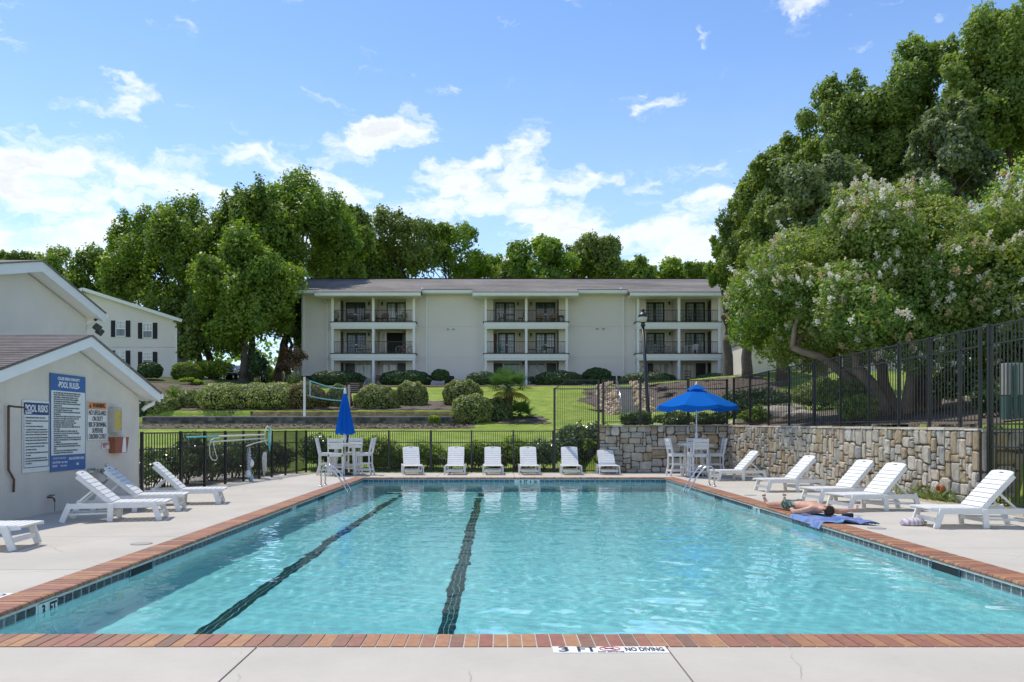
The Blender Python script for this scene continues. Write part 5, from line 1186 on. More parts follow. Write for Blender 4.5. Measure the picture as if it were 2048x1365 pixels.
for (tx, ty), nm in ((T1, 'closed'), (T2, 'open')):
    g = 'white bar chairs around the table with the %s umbrella' % nm
    chair(tx-.62, ty+.05, -84, 'white bar chair on the left side of the table with the %s umbrella' % nm, g); chair(tx+.62, ty+.08, 86, 'white bar chair on the right side of the table with the %s umbrella' % nm, g)
    chair(tx-.18 if nm == 'closed' else tx-.08, ty-.52, 4, 'white bar chair with its back to the pool at the table with the %s umbrella' % nm, g); chair(tx+.15, ty+.70, 176, 'white bar chair on the far side of the table with the %s umbrella' % nm, g)
def fabric(name, c):
    m, nt, out = newmat(name); b = N(nt, 'ShaderNodeBsdfDiffuse'); t = N(nt, 'ShaderNodeBsdfTranslucent'); mx = N(nt, 'ShaderNodeMixShader', i_0=.38)
    b.inputs[0].default_value = (*c, 1); t.inputs[0].default_value = (*c, 1); L(nt, b.outputs[0], mx.inputs[1]); L(nt, t.outputs[0], mx.inputs[2]); L(nt, mx.outputs[0], out.inputs[0])
    g = N(nt, 'ShaderNodeNewGeometry'); n3 = N(nt, 'ShaderNodeTexNoise', i_Scale=9.0, i_Detail=3.0); L(nt, g.outputs['Position'], n3.inputs['Vector'])
    bp = N(nt, 'ShaderNodeBump', i_Strength=.4, i_Distance=.02); L(nt, n3.outputs[0], bp.inputs['Height']); L(nt, bp.outputs[0], b.inputs['Normal']); return m
MAT['blue_canvas'] = fabric('blue_canvas', (.016, .17, .62))
def umb_common(t, h):
    k = MB(); k.lathe([(.0, 0), (.27, 0), (.28, .03), (.24, .06), (.06, .09), (.05, .2), (0, .2)], 24); k.build('base', MAT['black_metal'], t)
    k = MB(); k.lathe([(.02, .09), (.02, h)], 10); k.build('pole', MAT['white_paint'], t)
# closed
cu = thing('closed_umbrella', 'folded blue canvas umbrella on a white pole through the left bar table', 'umbrella', (T1[0], T1[1], .004), 0)
umb_common(cu, 2.75)
k = MB(); k.smooth = True; n = 48; prof = [(.03, 2.66), (.07, 2.58), (.115, 2.35), (.155, 2.05), (.20, 1.75), (.245, 1.5), (.27, 1.36), (.255, 1.34)]
vs = []
for j, (r_, z) in enumerate(prof):
    for i in range(n):
        a = 2*math.pi*i/n; f = 1 + (.24 * math.cos(8*a + .4*math.sin(z*3)) + .07*math.cos(3*a+z)) * min(1, j/3); zz = z + (.05*math.cos(4*a+1) if j >= 6 else 0)
        vs.append((r_*f*math.cos(a), r_*f*math.sin(a), zz))
fs = [(j*n+i, j*n+(i+1) % n, (j+1)*n+(i+1) % n, (j+1)*n+i) for j in range(len(prof)-1) for i in range(n)] + [tuple(range(n))]
k.add(vs, fs); k.build('folded_canopy', MAT['blue_canvas'], cu)
k = MB(); k.lathe([(.045, 2.64), (.05, 2.70), (.03, 2.78), (.015, 2.83), (0, 2.84)], 10); k.build('finial', MAT['white_paint'], cu)
k = MB(); k.lathe([(.03, 1.06), (.05, 1.16), (.05, 1.30), (.03, 1.42)], 12); k.build('crank_collar', MAT['white_paint'], cu)
# open
ou = thing('open_umbrella', 'open blue canvas umbrella on a white pole over the right bar table', 'umbrella', (T2[0], T2[1], .004), 0)
umb_common(ou, 2.80)
rib_n = 8; RR = 1.30; za, zr2 = 2.80, 2.24
vs = [(0, 0, za)]; NR = 6; per = 6
for j in range(1, NR+1):
    for i in range(rib_n*per):
        a = 2*math.pi*(i/(rib_n*per)) + .26; fr = (i % per)/per; sc_ = 1 - .05*math.sin(math.pi*fr)*(j/NR)
        sag = -.055*math.sin(math.pi*fr)*(j/NR)**1.5
        r_ = RR*j/NR*sc_; z = za - (za-zr2)*(j/NR)**1.12 + sag
        vs.append((r_*math.cos(a), r_*math.sin(a), z))
m_ = rib_n*per; fs = [(0, 1+i, 1+(i+1) % m_) for i in range(m_)]
for j in range(NR-1):
    for i in range(m_): fs.append((1+j*m_+i, 1+(j+1)*m_+i, 1+(j+1)*m_+(i+1) % m_, 1+j*m_+(i+1) % m_))
vv = len(vs)
for i in range(m_):
    x, y, z = vs[1+(NR-1)*m_+i]; fr = (i % per)/per; vs.append((x*1.0, y*1.0, z-.10-.035*math.sin(math.pi*fr)))
for i in range(m_): fs.append((1+(NR-1)*m_+i, vv+i, vv+(i+1) % m_, 1+(NR-1)*m_+(i+1) % m_))
k = MB(); k.smooth = False; k.add(vs, fs); k.build('canopy', MAT['blue_canvas'], ou)
vs = [(0, 0, za+.12)]; 
for i in range(16): a = 2*math.pi*i/16+.26; vs.append((.34*math.cos(a), .34*math.sin(a), za-.03 - (.02 if i % 2 else 0)))
k = MB(); k.add(vs, [(0, 1+i, 1+(i+1) % 16) for i in range(16)]); k.build('vent_cap', MAT['blue_canvas'], ou)
for i in range(rib_n):
    a = 2*math.pi*i/rib_n + .26; c_, s_ = math.cos(a), math.sin(a)
    k = MB(); k.tube([(.03*c_, .03*s_, za-.05), (.65*c_, .65*s_, za-.05-(za-zr2)*.46), (RR*c_*.99, RR*s_*.99, zr2-.015)], .010, 6); k.build('rib', MAT['white_paint'], ou)
    k = MB(); k.tube([(.03*c_, .03*s_, 2.28), (.66*c_, .66*s_, za-.06-(za-zr2)*.46)], .009, 6); k.build('strut', MAT['white_paint'], ou)
k = MB(); k.lathe([(.045, 2.23), (.05, 2.30), (.03, 2.33)], 12); k.build('runner', MAT['white_paint'], ou)
k = MB(); k.lathe([(.03, 2.86), (.045, 2.92), (.02, 3.0), (0, 3.01)], 10); k.build('finial', MAT['white_paint'], ou)
k = MB(); k.lathe([(.022, 1.10), (.045, 1.18), (.045, 1.32), (.022, 1.42)], 12); k.build('crank_collar', MAT['white_paint'], ou)
# ================================================================== pool ladders
for s, X, Y, lab in ((1, -4.58, 20.95, 'polished steel pool ladder handrails at the far left corner of the pool'), (-1, 5.66, 20.95, 'polished steel pool ladder handrails at the far right corner of the pool')):
    t = thing('pool_ladder', lab, 'pool ladder', (X, Y, 0), 0 if s > 0 else math.pi, 'steel ladders at the far pool corners')
    for dy in (-.25, .25):
        k = MB(); k.smooth = True
        pts = [(0, dy, 0), (0, dy, .30)] + [(.15 - .15*math.cos(a*math.pi/8*.9), dy, .32 + .22*math.sin(a*math.pi/8)) for a in range(1, 5)] + [(.26, dy, .49), (.36, dy, .38), (.50, dy, .18), (.62, dy, -.02), (.68, dy, -.12), (.69, dy, -.3), (.69, dy, -1.3)]
        k.tube(pts, .021, 10); k.build('handrail', MAT['steel'], t)
        k = MB(); k.lathe([(.055, 0), (.05, .02), (.024, .03)], 12, (0, dy, .002)); k.build('escutcheon', MAT['steel'], t)
    for z in (-.35, -.62, -.9):
        k = MB(); k.box(.62, .72, -.23, .23, z, z+.03); k.build('tread', MAT['white_plastic'], t)
# ================================================================== pool gear hanging on the left fence
fX = lambda y: -7.72 + .1366*(y-19.4)
def fp(px, py, off=.07):
    yy = 10.37/(.1366 + (VX-px)/F); return Vector((fX(yy) + off, yy, HC - (py-VY)*yy/F))
MAT['aqua_pole'] = simple('aqua_pole', (.10, .52, .58), .4); MAT['cream_pole'] = simple('cream_pole', (.72, .70, .60), .45)
sk = thing('skimmer_net', 'long telescopic pole with a turquoise leaf net hung along the left fence', 'pool skimmer', tuple(fp(367, 875)))
o0 = Vector(sk.location)
k = MB(); k.smooth = True; k.tube([fp(367, 875)-o0, fp(432, 873)-o0], .02, 8); k.build('aqua_tube', MAT['aqua_pole'], sk)
k = MB(); k.smooth = True; k.tube([fp(432, 873)-o0, fp(526, 870)-o0], .026, 8); k.build('cream_tube', MAT['cream_pole'], sk)
k = MB(); k.smooth = True
a0 = fp(529, 872, .10) - o0; fr = [a0 + Vector((.10*math.sin(t*math.pi/8)*.6, .11*math.sin(t*math.pi/8), .02 + .28*math.cos(t*math.pi/8) + (-.02))) for t in range(17)]
k.tube(fr, .016, 6); k.build('net_hoop', MAT['white_plastic'], sk)
nb = MB(); nb.smooth = True; vs = []; cols_ = 10
for j in range(9):
    for i in range(cols_+1):
        t = i/cols_; z = .24 - .68*j/8; w_ = .13*(1-.2*j/8); vs.append(a0 + Vector((.05 + .02*math.sin(i*2.1+j), -.06 + w_*2.2*t*(.6+.4*math.sin(j/8*3.0+.5)), z + .03*math.sin(i*1.3))))
nb.add(vs, [(j*(cols_+1)+i, j*(cols_+1)+i+1, (j+1)*(cols_+1)+i+1, (j+1)*(cols_+1)+i) for j in range(8) for i in range(cols_)])
MAT['aqua_cloth'] = fabric('aqua_cloth', (.22, .60, .56)); nb.build('net_bag', MAT['aqua_cloth'], sk)
hk = thing('rescue_hook', 'cream pole with a big open loop shaped rescue hook hanging on the left fence', 'rescue hook', tuple(fp(412, 884)))
o0 = Vector(hk.location); k = MB(); k.smooth = True; k.tube([fp(412, 884, .10)-o0, fp(524, 877, .10)-o0], .02, 8); k.build('pole', MAT['cream_pole'], hk)
k = MB(); k.smooth = True; k.tube([p-o0 for p in (fp(484, 893, .12), fp(500, 887, .12), fp(526, 881, .12))], .02, 8); k.build('lower_pole', MAT['cream_pole'], hk)
k = MB(); k.smooth = True; k.tube([p-o0 for p in (fp(430, 876, .12), fp(418, 877, .12), fp(411, 882, .12), fp(408, 895, .14), fp(409, 912, .14), fp(414, 920, .14), fp(421, 921, .14), fp(424, 917, .14), fp(420, 905, .14), fp(417, 890, .13), fp(419, 878, .12))], .012, 6); k.build('hook_loop', MAT['white_plastic'], hk)
rp = thing('buoy_rope', 'navy and white safety rope bundle with three white floats hanging on the left fence', 'rope with floats', tuple(fp(489, 895, .1)))
o0 = Vector(rp.location)
def ropemat():
    m, nt, out = newmat('striped_rope'); b = N(nt, 'ShaderNodeBsdfPrincipled', i_Roughness=.8); L(nt, b.outputs[0], out.inputs[0])
    g = N(nt, 'ShaderNodeNewGeometry'); w = N(nt, 'ShaderNodeTexWave', i_Scale=9.0, i_Distortion=1.0, wave_type='BANDS', bands_direction='DIAGONAL'); L(nt, g.outputs['Position'], w.inputs['Vector'])
    r = N(nt, 'ShaderNodeValToRGB'); r.color_ramp.interpolation = 'CONSTANT'; e = r.color_ramp.elements; e[0].color = (.02, .03, .09, 1); e[1].position = .5; e[1].color = (.7, .7, .7, 1); L(nt, w.outputs['Fac'], r.inputs[0]); L(nt, r.outputs[0], b.inputs['Base Color']); return m
MAT['striped_rope'] = ropemat(); rr_ = np.random.default_rng(9)
for i in range(7):
    y0 = rr_.uniform(-.05, .05); w_ = rr_.uniform(.04, .13); l_ = rr_.uniform(.55, .95); x = rr_.uniform(0, .05)
    k = MB(); k.smooth = True; k.tube([(x, y0*.5, 0), (x, y0-w_*.5, -.25*l_), (x+.01, y0-w_, -.6*l_), (x+.01, y0-w_*.5, -.9*l_), (x, y0+.02, -l_), (x, y0+w_*.7, -.85*l_), (x, y0+w_, -.5*l_), (x, y0+w_*.5, -.2*l_), (x, y0*.5, 0)], .014, 6, cap=False); k.build('rope_loop', MAT['striped_rope'], rp)
MAT['float_white'] = simple('float_white', (.78, .80, .80), .35); MAT['float_blue'] = simple('float_blue', (.40, .55, .68), .35)
for px, py, mt in ((491.5, 927, 'float_white'), (485, 948, 'float_white'), (490.5, 956, 'float_blue')):
    p = fp(px, py, .16) - o0; k = MB(); k.lathe([(0, -.115), (.045, -.10), (.075, -.04), (.078, .02), (.05, .09), (.02, .115), (0, .115)], 14, p); k.build('float', MAT[mt], rp)
lr = thing('white_rope_coil', 'tangled white rope bundle with a red tip hanging on the left fence', 'rope', tuple(fp(521, 905, .1)))
o0 = Vector(lr.location)
for i in range(16):
    y0 = rr_.uniform(-.07, .07); w_ = rr_.uniform(.03, .11); l_ = rr_.uniform(.35, .72); x = rr_.uniform(-.02, .08)
    k = MB(); k.smooth = True; k.tube([(x, y0*.4, 0), (x, y0-w_, -.4*l_), (x+.01, y0-w_*.7, -.85*l_), (x, y0, -l_), (x, y0+w_, -.8*l_), (x, y0+w_*.8, -.35*l_), (x, y0*.4, 0)], .011, 5, cap=False); k.build('rope_loop', MAT['white_plastic'], lr)
k = MB(); k.smooth = True; k.tube([(.02, 0, -.6), (.02, .0, -1.0)], .008, 5); k.build('rope_tail', MAT['white_plastic'], lr)
k = MB(); k.lathe([(0, -.07), (.03, -.05), (.03, .03), (0, .06)], 8, (.02, 0, -1.05)); k.build('red_tip', simple('red_plastic', (.45, .03, .04), .4), lr)
# ================================================================== lamp post
lp = thing('lamp_post', 'tall black lamp post with acorn lantern in front of the apartment building', 'lamp post', (*at(1298, 815, 34)[:2], 1.55), 0)
H_ = at(1288, 654, 34).z - 1.55; ln_ = (1286-1298)*34/F
k = MB(); k.smooth = True; k.tube([(0, 0, -.3), (0, 0, .02)], [.17, .17], 12); k.tube([(0, 0, .0), (0, 0, .5), (ln_*.2, 0, .9), (ln_, 0, H_)], [.14, .10, .085, .062], 12); k.build('pole', MAT['black_metal'], lp)
k = MB(); k.lathe([(.06, 0), (.10, .03), (.11, .08), (.07, .12), (.09, .16), (.13, .19)], 14, (ln_, 0, H_)); k.build('lantern_base', MAT['black_metal'], lp)
MAT['lamp_glass'] = simple('lamp_glass', (.62, .62, .56), .25)
k = MB(); k.lathe([(.12, .19), (.17, .32), (.185, .42)], 14, (ln_, 0, H_)); k.build('glass', MAT['lamp_glass'], lp)
k = MB(); k.lathe([(.20, .42), (.215, .45), (.19, .52), (.11, .60), (.05, .63), (.05, .68), (.08, .70), (.05, .76), (0, .80)], 14, (ln_, 0, H_)); k.build('lantern_cap', MAT['black_metal'], lp)
# ================================================================== volleyball net and sign board
MAT['pinkish_post'] = simple('pinkish_post', (.52, .40, .36), .7)
v1 = thing('net_post', 'white volleyball post standing behind the low dark block wall', 'post', (at(609, 835, 43.35).x, 43.35, tz(-10, 43.35)))
k = MB(); k.box(-.055, .055, -.055, .055, 0, 2.22); k.build('post', MAT['white_paint'], v1)
k = MB(); k.box(-.07, .07, -.07, .07, 2.22, 2.27); k.build('cap', MAT['black_metal'], v1)
v2 = thing('net_post', 'pinkish wooden volleyball post just right of the closed umbrella', 'post', (at(698, 835, 43.7).x, 43.7, tz(-8, 43.7)))
k = MB(); k.box(-.06, .06, -.06, .06, 0, 1.75); k.build('post', MAT['pinkish_post'], v2); k = MB(); k.ext([(-.06, 1.75), (.06, 1.75), (0, 1.80)], 'y', -.06, .06); k.build('cap', MAT['pinkish_post'], v2)
nt_o = thing('volleyball_net', 'sagging volleyball net with light blue tapes behind the closed umbrella', 'net', tuple(at(619, 765, 43.4)))
o0 = Vector(nt_o.location)
def npt(u, v):    # u along, v down
    px = 620 + 72*u; top = 762 + 16*math.sin(min(1, u*.62)*math.pi/1.24); bot = 793 + 9*math.sin(min(1, u*.62)*math.pi/1.24)
    return at(px, top + (bot-top)*v, 43.4 + .3*u) - o0
MAT['net_tape'] = simple('net_tape', (.25, .55, .66), .6, var=.3, scale=8); MAT['net_cord'] = simple('net_cord', (.10, .11, .11), .8)
k = MB(); 
for v in (0, 1):
    for i in range(12): k.bar(npt(i/12, v), npt((i+1)/12, v), .010, .06)
k.bar(npt(0, 0), npt(0, 1), .012, .07, up=(1, 0, 0)); k.bar(npt(1, 0), npt(1, 1), .012, .05, up=(1, 0, 0)); k.build('tape', MAT['net_tape'], nt_o)
k = MB()
for v in range(1, 9):
    for i in range(12): k.bar(npt(i/12, v/9), npt((i+1)/12, v/9), .006, .009)
for i in range(1, 20): k.bar(npt(i/20, 0), npt(i/20, 1), .006, .006, up=(1, 0, 0))
k.build('mesh_cords', MAT['net_cord'], nt_o)
k = MB(); k.bar(npt(0, 0), at(612, 758, 43.4)-o0, .01, .01); k.bar(npt(0, 1), at(612, 790, 43.4)-o0, .01, .01); k.bar(npt(1, 0), at(697, 772, 43.7)-o0, .01, .01); k.build('tie_line', MAT['white_plastic'], nt_o)
MAT['brown_board'] = simple('brown_board', (.06, .04, .032), .7)
bd = thing('notice_board', 'dark brown wooden notice board among the clipped shrubs behind the net', 'notice board', tuple(at(709, 800, 47)))
w_ = 15*47/F; h0 = at(709, 787, 47).z - at(709, 800, 47).z; h1 = at(709, 765, 47).z - at(709, 800, 47).z
k = MB(); k.box(-w_, w_, -.03, .03, h0, h1); k.build('board', MAT['brown_board'], bd)
for s in (-1, 1): k = MB(); k.box(s*w_-.05, s*w_+.05, -.05, .05, -.5, h1+.03); k.build('post', MAT['brown_board'], bd)
mesh_obj('lettering', text_mesh('NOTICE', .16, simple('faded_paint', (.32, .27, .22), .8)), bd, (0, -.032, h0+(h1-h0)*.75), (math.pi/2, 0, 0)) if False else None
for i in range(5):
    k = MB(); k.box(-w_*(.75-.05*i), w_*(.7-.1*(i % 3)), -.036, -.0305, h0+.09+.115*i, h0+.115+.115*i); k.build('faded_line', MAT['pinkish_post'], bd)
# utility box at the right
MAT['util_green'] = simple('util_green', (.05, .13, .11), .5); MAT['util_grey'] = simple('util_grey', (.30, .30, .27), .6)
ub = thing('utility_cabinet', 'green utility post with a tan meter cabinet behind the fence at the right edge', 'utility cabinet', (*at(2030, 830, 16.9)[:2], 1.6))
k = MB(); k.box(-.26, .26, -.12, .12, .62, 1.30); k.build('meter_box', MAT['util_grey'], ub, bevel=.015)
k = MB(); k.box(-.26, -.14, -.1, .1, 0, .60); k.box(.06, .24, -.1, .1, 0, .60); k.build('legs', MAT['util_green'], ub)
k = MB(); k.box(-.13, -.06, -.18, -.125, -.1, 1.25); k.build('conduit', MAT['util_green'], ub)
# ================================================================== vegetation
def leafmat(name, cols, trans=.38, rough=.5, tcol=None, gloss=.5):
    m, nt, out = newmat(name); b = N(nt, 'ShaderNodeBsdfPrincipled', i_Roughness=rough); b.inputs['Specular IOR Level'].default_value = gloss
    a = N(nt, 'ShaderNodeAttribute', attribute_name='rnd'); r = N(nt, 'ShaderNodeValToRGB'); e = r.color_ramp.elements
    e[0].color = (*cols[0], 1); e[1].color = (*cols[-1], 1); e[1].position = 1
    for i, c_ in enumerate(cols[1:-1]): q = e.new((i+1)/(len(cols)-1)); q.color = (*c_, 1)
    L(nt, a.outputs['Fac'], r.inputs[0])
    oi = N(nt, 'ShaderNodeObjectInfo'); kk = M(nt, 'ADD', M(nt, 'MULTIPLY', oi.outputs['Random'], .24), .88)
    c1 = mixc(nt, 1.0, r.outputs[0], kk, 'MULTIPLY'); L(nt, c1, b.inputs['Base Color'])
    t = N(nt, 'ShaderNodeBsdfTranslucent'); hs = mixc(nt, 1.0, c1, tcol or (1.25, 1.35, .55), 'MULTIPLY'); L(nt, hs, t.inputs[0])
    mx = N(nt, 'ShaderNodeMixShader', i_0=trans); L(nt, b.outputs[0], mx.inputs[1]); L(nt, t.outputs[0], mx.inputs[2]); L(nt, mx.outputs[0], out.inputs[0]); return m
MAT['leaf_maple'] = leafmat('leaf_maple', [(.095, .165, .024), (.175, .27, .036), (.31, .38, .06)], trans=.48)
MAT['leaf_oak'] = leafmat('leaf_oak', [(.11, .17, .04), (.18, .245, .052), (.28, .33, .08)], trans=.46)
MAT['leaf_big'] = leafmat('leaf_big', [(.14, .21, .055), (.22, .30, .075), (.37, .43, .11)], trans=.48)
MAT['leaf_grey'] = leafmat('leaf_grey', [(.11, .16, .075), (.18, .23, .11), (.31, .35, .18)], trans=.42)
MAT['leaf_myrtle'] = leafmat('leaf_myrtle', [(.10, .20, .035), (.18, .29, .05), (.34, .41, .10), (.42, .41, .13)], trans=.46)
MAT['leaf_hedge'] = leafmat('leaf_hedge', [(.025, .06, .016), (.045, .095, .024), (.075, .14, .035)], trans=.2)
MAT['leaf_shrub'] = leafmat('leaf_shrub', [(.06, .11, .02), (.13, .19, .035), (.27, .31, .07), (.46, .45, .22)], trans=.3)
MAT['leaf_brown'] = leafmat('leaf_brown', [(.05, .07, .015), (.12, .12, .03), (.24, .17, .05), (.34, .28, .12)], trans=.25)
MAT['leaf_gloss'] = leafmat('leaf_gloss', [(.035, .075, .016), (.07, .135, .024), (.13, .20, .04), (.34, .36, .18)], trans=.28, rough=.3, gloss=.8)
MAT['leaf_lime'] = leafmat('leaf_lime', [(.12, .20, .03), (.22, .33, .04), (.38, .44, .07)], trans=.5)
MAT['leaf_yellow'] = leafmat('leaf_yellow', [(.16, .22, .05), (.34, .36, .12), (.62, .58, .34)], trans=.35)
MAT['petal_white'] = leafmat('petal_white', [(.55, .40, .16), (.84, .79, .64), (.92, .91, .84)], trans=.35, tcol=(1, .98, .9))
MAT['petal_pink'] = leafmat('petal_pink', [(.30, .02, .06), (.5, .05, .12), (.6, .12, .2)], trans=.3, tcol=(1.1, .8, .9))
MAT['bark'] = simple('bark', (.10, .08, .065), .9, var=.35, scale=5, bump=.9, bscale=18)
MAT['bark_pale'] = simple('bark_pale', (.26, .19, .14), .8, var=.3, scale=4, bump=.4)
def leafmesh(name, P, Nn, size, aspect, mat, seed, spread=.9, smin=.6, rnd=None, droop=0.0, fold=True):
    r = np.random.default_rng(seed); n = len(P)
    nn = Nn + r.normal(0, spread, (n, 3)); nn /= np.linalg.norm(nn, axis=1, keepdims=True) + 1e-9
    t = r.normal(0, 1, (n, 3)); t[:, 2] -= droop; t -= nn * (t*nn).sum(1, keepdims=True); t /= np.linalg.norm(t, axis=1, keepdims=True) + 1e-9
    b = np.cross(nn, t); s = (size * r.uniform(smin, 1.35, n))[:, None]
    a_ = t*s*.5; b_ = b*s*.5*aspect
    V = np.empty((n, 4, 3)); V[:, 0] = P - a_; V[:, 1] = P + b_ + nn*s*.08 - a_*.1; V[:, 2] = P + a_; V[:, 3] = P - b_ + nn*s*.08 - a_*.1
    me = bpy.data.meshes.new(name); me.vertices.add(4*n); me.vertices.foreach_set('co', V.reshape(-1).astype(np.float32))
    me.loops.add(4*n); me.loops.foreach_set('vertex_index', np.arange(4*n, dtype=np.int32)); me.polygons.add(n)
    me.polygons.foreach_set('loop_start', np.arange(0, 4*n, 4, dtype=np.int32)); me.polygons.foreach_set('loop_total', np.full(n, 4, np.int32))
    me.materials.append(mat)
    rv = r.random(n) if rnd is None else np.clip(rnd + r.normal(0, .16, n), 0, 1)
    at_ = me.attributes.new('rnd', 'FLOAT', 'POINT'); at_.data.foreach_set('value', np.repeat(rv, 4).astype(np.float32)); me.update(); return me
def sph(r, n):
    v = r.normal(0, 1, (n, 3)); return v / np.linalg.norm(v, axis=1, keepdims=True)
def clumps_pts(r, C, Rr, n_tot, shell=.25, elong=None, fill=.12, bottom=.7):
    """points on the shells of many lobes; fewer on their undersides"""
    w = (Rr.prod(1))**(2/3); cnt = np.maximum(8, (n_tot*w/w.sum()).astype(int)); P = []; Q = []; T = []
    for c, rad, k in zip(C, Rr, cnt):
        d = sph(r, k); keep = (d[:, 2] > -.25) | (r.random(k) < bottom); d = d[keep]; k = len(d)
        q = 1 - np.abs(r.normal(0, shell, k)); ins = r.random(k) < fill; q[ins] = r.uniform(.2, .9, ins.sum())
        bumps = 1 + .13*np.sin(d[:, 0]*5 + c[0]) * np.cos(d[:, 1]*4.3 + c[1]) + .10*np.sin(d[:, 2]*7 + c[2]*2)
        P.append(c + d*rad*(q*bumps)[:, None]); Q.append(d + np.array([0, 0, .25])); T.append(np.full(k, r.random()))
    return np.vstack(P), np.vstack(Q), np.concatenate(T)
def limb(k, r, a, b, r0, r1, seg=6, wob=.25, n=7):
    a = Vector(a); b = Vector(b); L_ = (b-a).length; pts = []; rad = []
    for i in range(seg+1):
        t = i/seg; p = a.lerp(b, t) + Vector((0, 0, L_*.10*math.sin(math.pi*t)*(1 if b.z > a.z else 0)))
        if 0 < i < seg: p += Vector(r.normal(0, wob*L_*.06, 3))
        pts.append(p); rad.append(r0 + (r1-r0)*t)
    k.tube(pts, rad, n); return pts
def tree(name, label, base, crown_c, crown_r, n_lobes, lobe, n_leaf, leaf, mat, seed, trunk_r=.3, cat='tree', group=None, spiky=0.0, shell=.22, bark='bark', low=-.8, aspect=.62, spread=.8, limbs=7, trunks=None, fill=.14, extra=(), spray=2.2):
    r = np.random.default_rng(seed); base = np.array(base, float); cc = np.array(crown_c, float); cr = np.array(crown_r, float)
    root = thing(name, label, cat, tuple(base), 0, group)
    # lobe centres on the crown shell
    d = sph(r, n_lobes*4); d = d[d[:, 2] > low][:n_lobes]; q = r.uniform(.62, .92, len(d)); q[r.random(len(d)) < .25] *= .6
    C = cc + d*cr*q[:, None]; Rr = np.tile(cr, (len(d), 1)) * (lobe*r.uniform(.6, 1.25, (len(d), 1))) * r.uniform(.85, 1.15, (len(d), 3))
    Rr = Rr*.35 + .65*Rr.mean(1, keepdims=True)
    for ec, er, en in extra:
        de = sph(r, en*3); de = de[de[:, 2] > -.95][:en]; C = np.vstack([C, np.array(ec) + de*np.array(er)*r.uniform(.6, .95, (len(de), 1))]); Rr = np.vstack([Rr, np.full((len(de), 3), cr.mean()*lobe)*r.uniform(.6, 1.1, (len(de), 1))])
    # small secondary lobes and sprays that break the outline
    m = int(len(C)*spray); ids = r.integers(0, len(C), m); dd = sph(r, m); dd[:, 2] = dd[:, 2]*.8 + .25; out = (C[ids]-cc)/cr; dd = dd + out*.9; dd /= np.linalg.norm(dd, axis=1, keepdims=True)
    Cs = C[ids] + dd*Rr[ids]*r.uniform(.75, 1.12, (m, 1)); Rs = Rr[ids]*r.uniform(.22, .46, (m, 1))*np.stack([r.uniform(.7, 1.2, m), r.uniform(.7, 1.2, m), r.uniform(.9, 1.5, m)], 1)
    C = np.vstack([C, Cs]); Rr = np.vstack([Rr, Rs])
    if spiky:
        top = np.zeros(len(C), bool); top[:len(d)] = d[:, 2] > .1; Rr[top, 2] *= 1 + spiky*.6
        m = int(n_lobes*1.4); d2 = sph(r, m*3); d2 = d2[d2[:, 2] > .0][:m]; C2 = cc + d2*cr*r.uniform(.92, 1.06, (len(d2), 1))
        R2 = np.stack([np.full(len(d2), cr[0]*lobe*.30)]*2 + [np.full(len(d2), cr[2]*lobe*.62)], 1) * r.uniform(.7, 1.3, (len(d2), 1))
        C = np.vstack([C, C2]); Rr = np.vstack([Rr, R2])
    P, Q, T = clumps_pts(r, C, Rr, n_leaf, shell, fill=fill)
    P = P + r.normal(0, .045*lobe*cr.mean()*(1 if spray > 1 else .5), P.shape)*r.choice([1, 3], (len(P), 1), p=[.7, .3])
    Q = Q*.7 + (P-cc)/cr*.6
    me = leafmesh('crown', P-base, Q, leaf, aspect, mat, seed+1, spread=spread, rnd=T*.5+.25); mesh_obj('crown', me, root)
    k = MB(); k.smooth = True
    fork = base + (cc-base)*np.array([.5, .5, .42]) if trunks is None else None
    if trunks is None:
        limb(k, r, (0, 0, -.4), (0, 0, .3), trunk_r*1.35, trunk_r*1.05, 2, 0); tp = limb(k, r, (0, 0, .25), fork-base, trunk_r*1.05, trunk_r*.62, 6, .2, 9)
        limb(k, r, fork-base, cc-base+np.array([0, 0, cr[2]*.6]), trunk_r*.62, trunk_r*.12, 7, .5, 7)
        order = np.argsort(r.random(len(C)))[:limbs]
        for i in order: 
            s = tp[-1].lerp(Vector(cc-base), r.uniform(0, .55)); limb(k, r, s, C[i]-base, trunk_r*.34, trunk_r*.06, 6, .6, 6)
    else:
        for (bx_, tx_) in trunks:
            pts = limb(k, r, bx_, tx_, trunk_r*r.uniform(.8, 1.1), trunk_r*.45, 7, .5, 8)
            for _ in range(3):
                ok_ = np.where((C[:, 2] > cc[2] - .1) & (C[:, 1] > cc[1] - cr[1]*.35))[0]; ok_ = ok_[np.argsort(((C[ok_] - base - np.array(pts[-1]))**2).sum(1))[:25]]; i = int(ok_[int(r.integers(len(ok_)))]); limb(k, r, pts[-1], cc + (C[i]-cc)*.8 - base, trunk_r*.4, trunk_r*.08, 5, .6, 6)
    k.build('trunk', MAT[bark], root); return root
def px_tree(name, label, px, top, bot, rx, d, base_y, mat, seed, n=26000, leaf=.30, zb=None, spiky=0, lobes=26, lobe=.34, trunk_px=None, depth=None, **kw):
    X, _, _ = at(px, top, d); zt_ = at(px, top, d).z; z0 = at(px, bot, d).z; rxm = rx*d/F
    bxm = at(trunk_px if trunk_px else px, base_y, d); zb_ = tz(bxm.x, d) if zb is None else zb
    return tree(name, label, (bxm.x, d, zb_), (X, d, (zt_+z0)/2), (rxm, depth or rxm*.9, (zt_-z0)/2), lobes, lobe, n, leaf, mat, seed, spiky=spiky, **kw)
TG = 'tall trees left of the apartment building'
px_tree('maple_tree', 'tallest spiky-topped maple standing at the left end of the apartment building', 600, 375, 600, 105, 77, 752, MAT['leaf_maple'], 101, n=52000, spiky=.5, lobes=34, trunk_r=.42, trunk_px=555, group=TG)
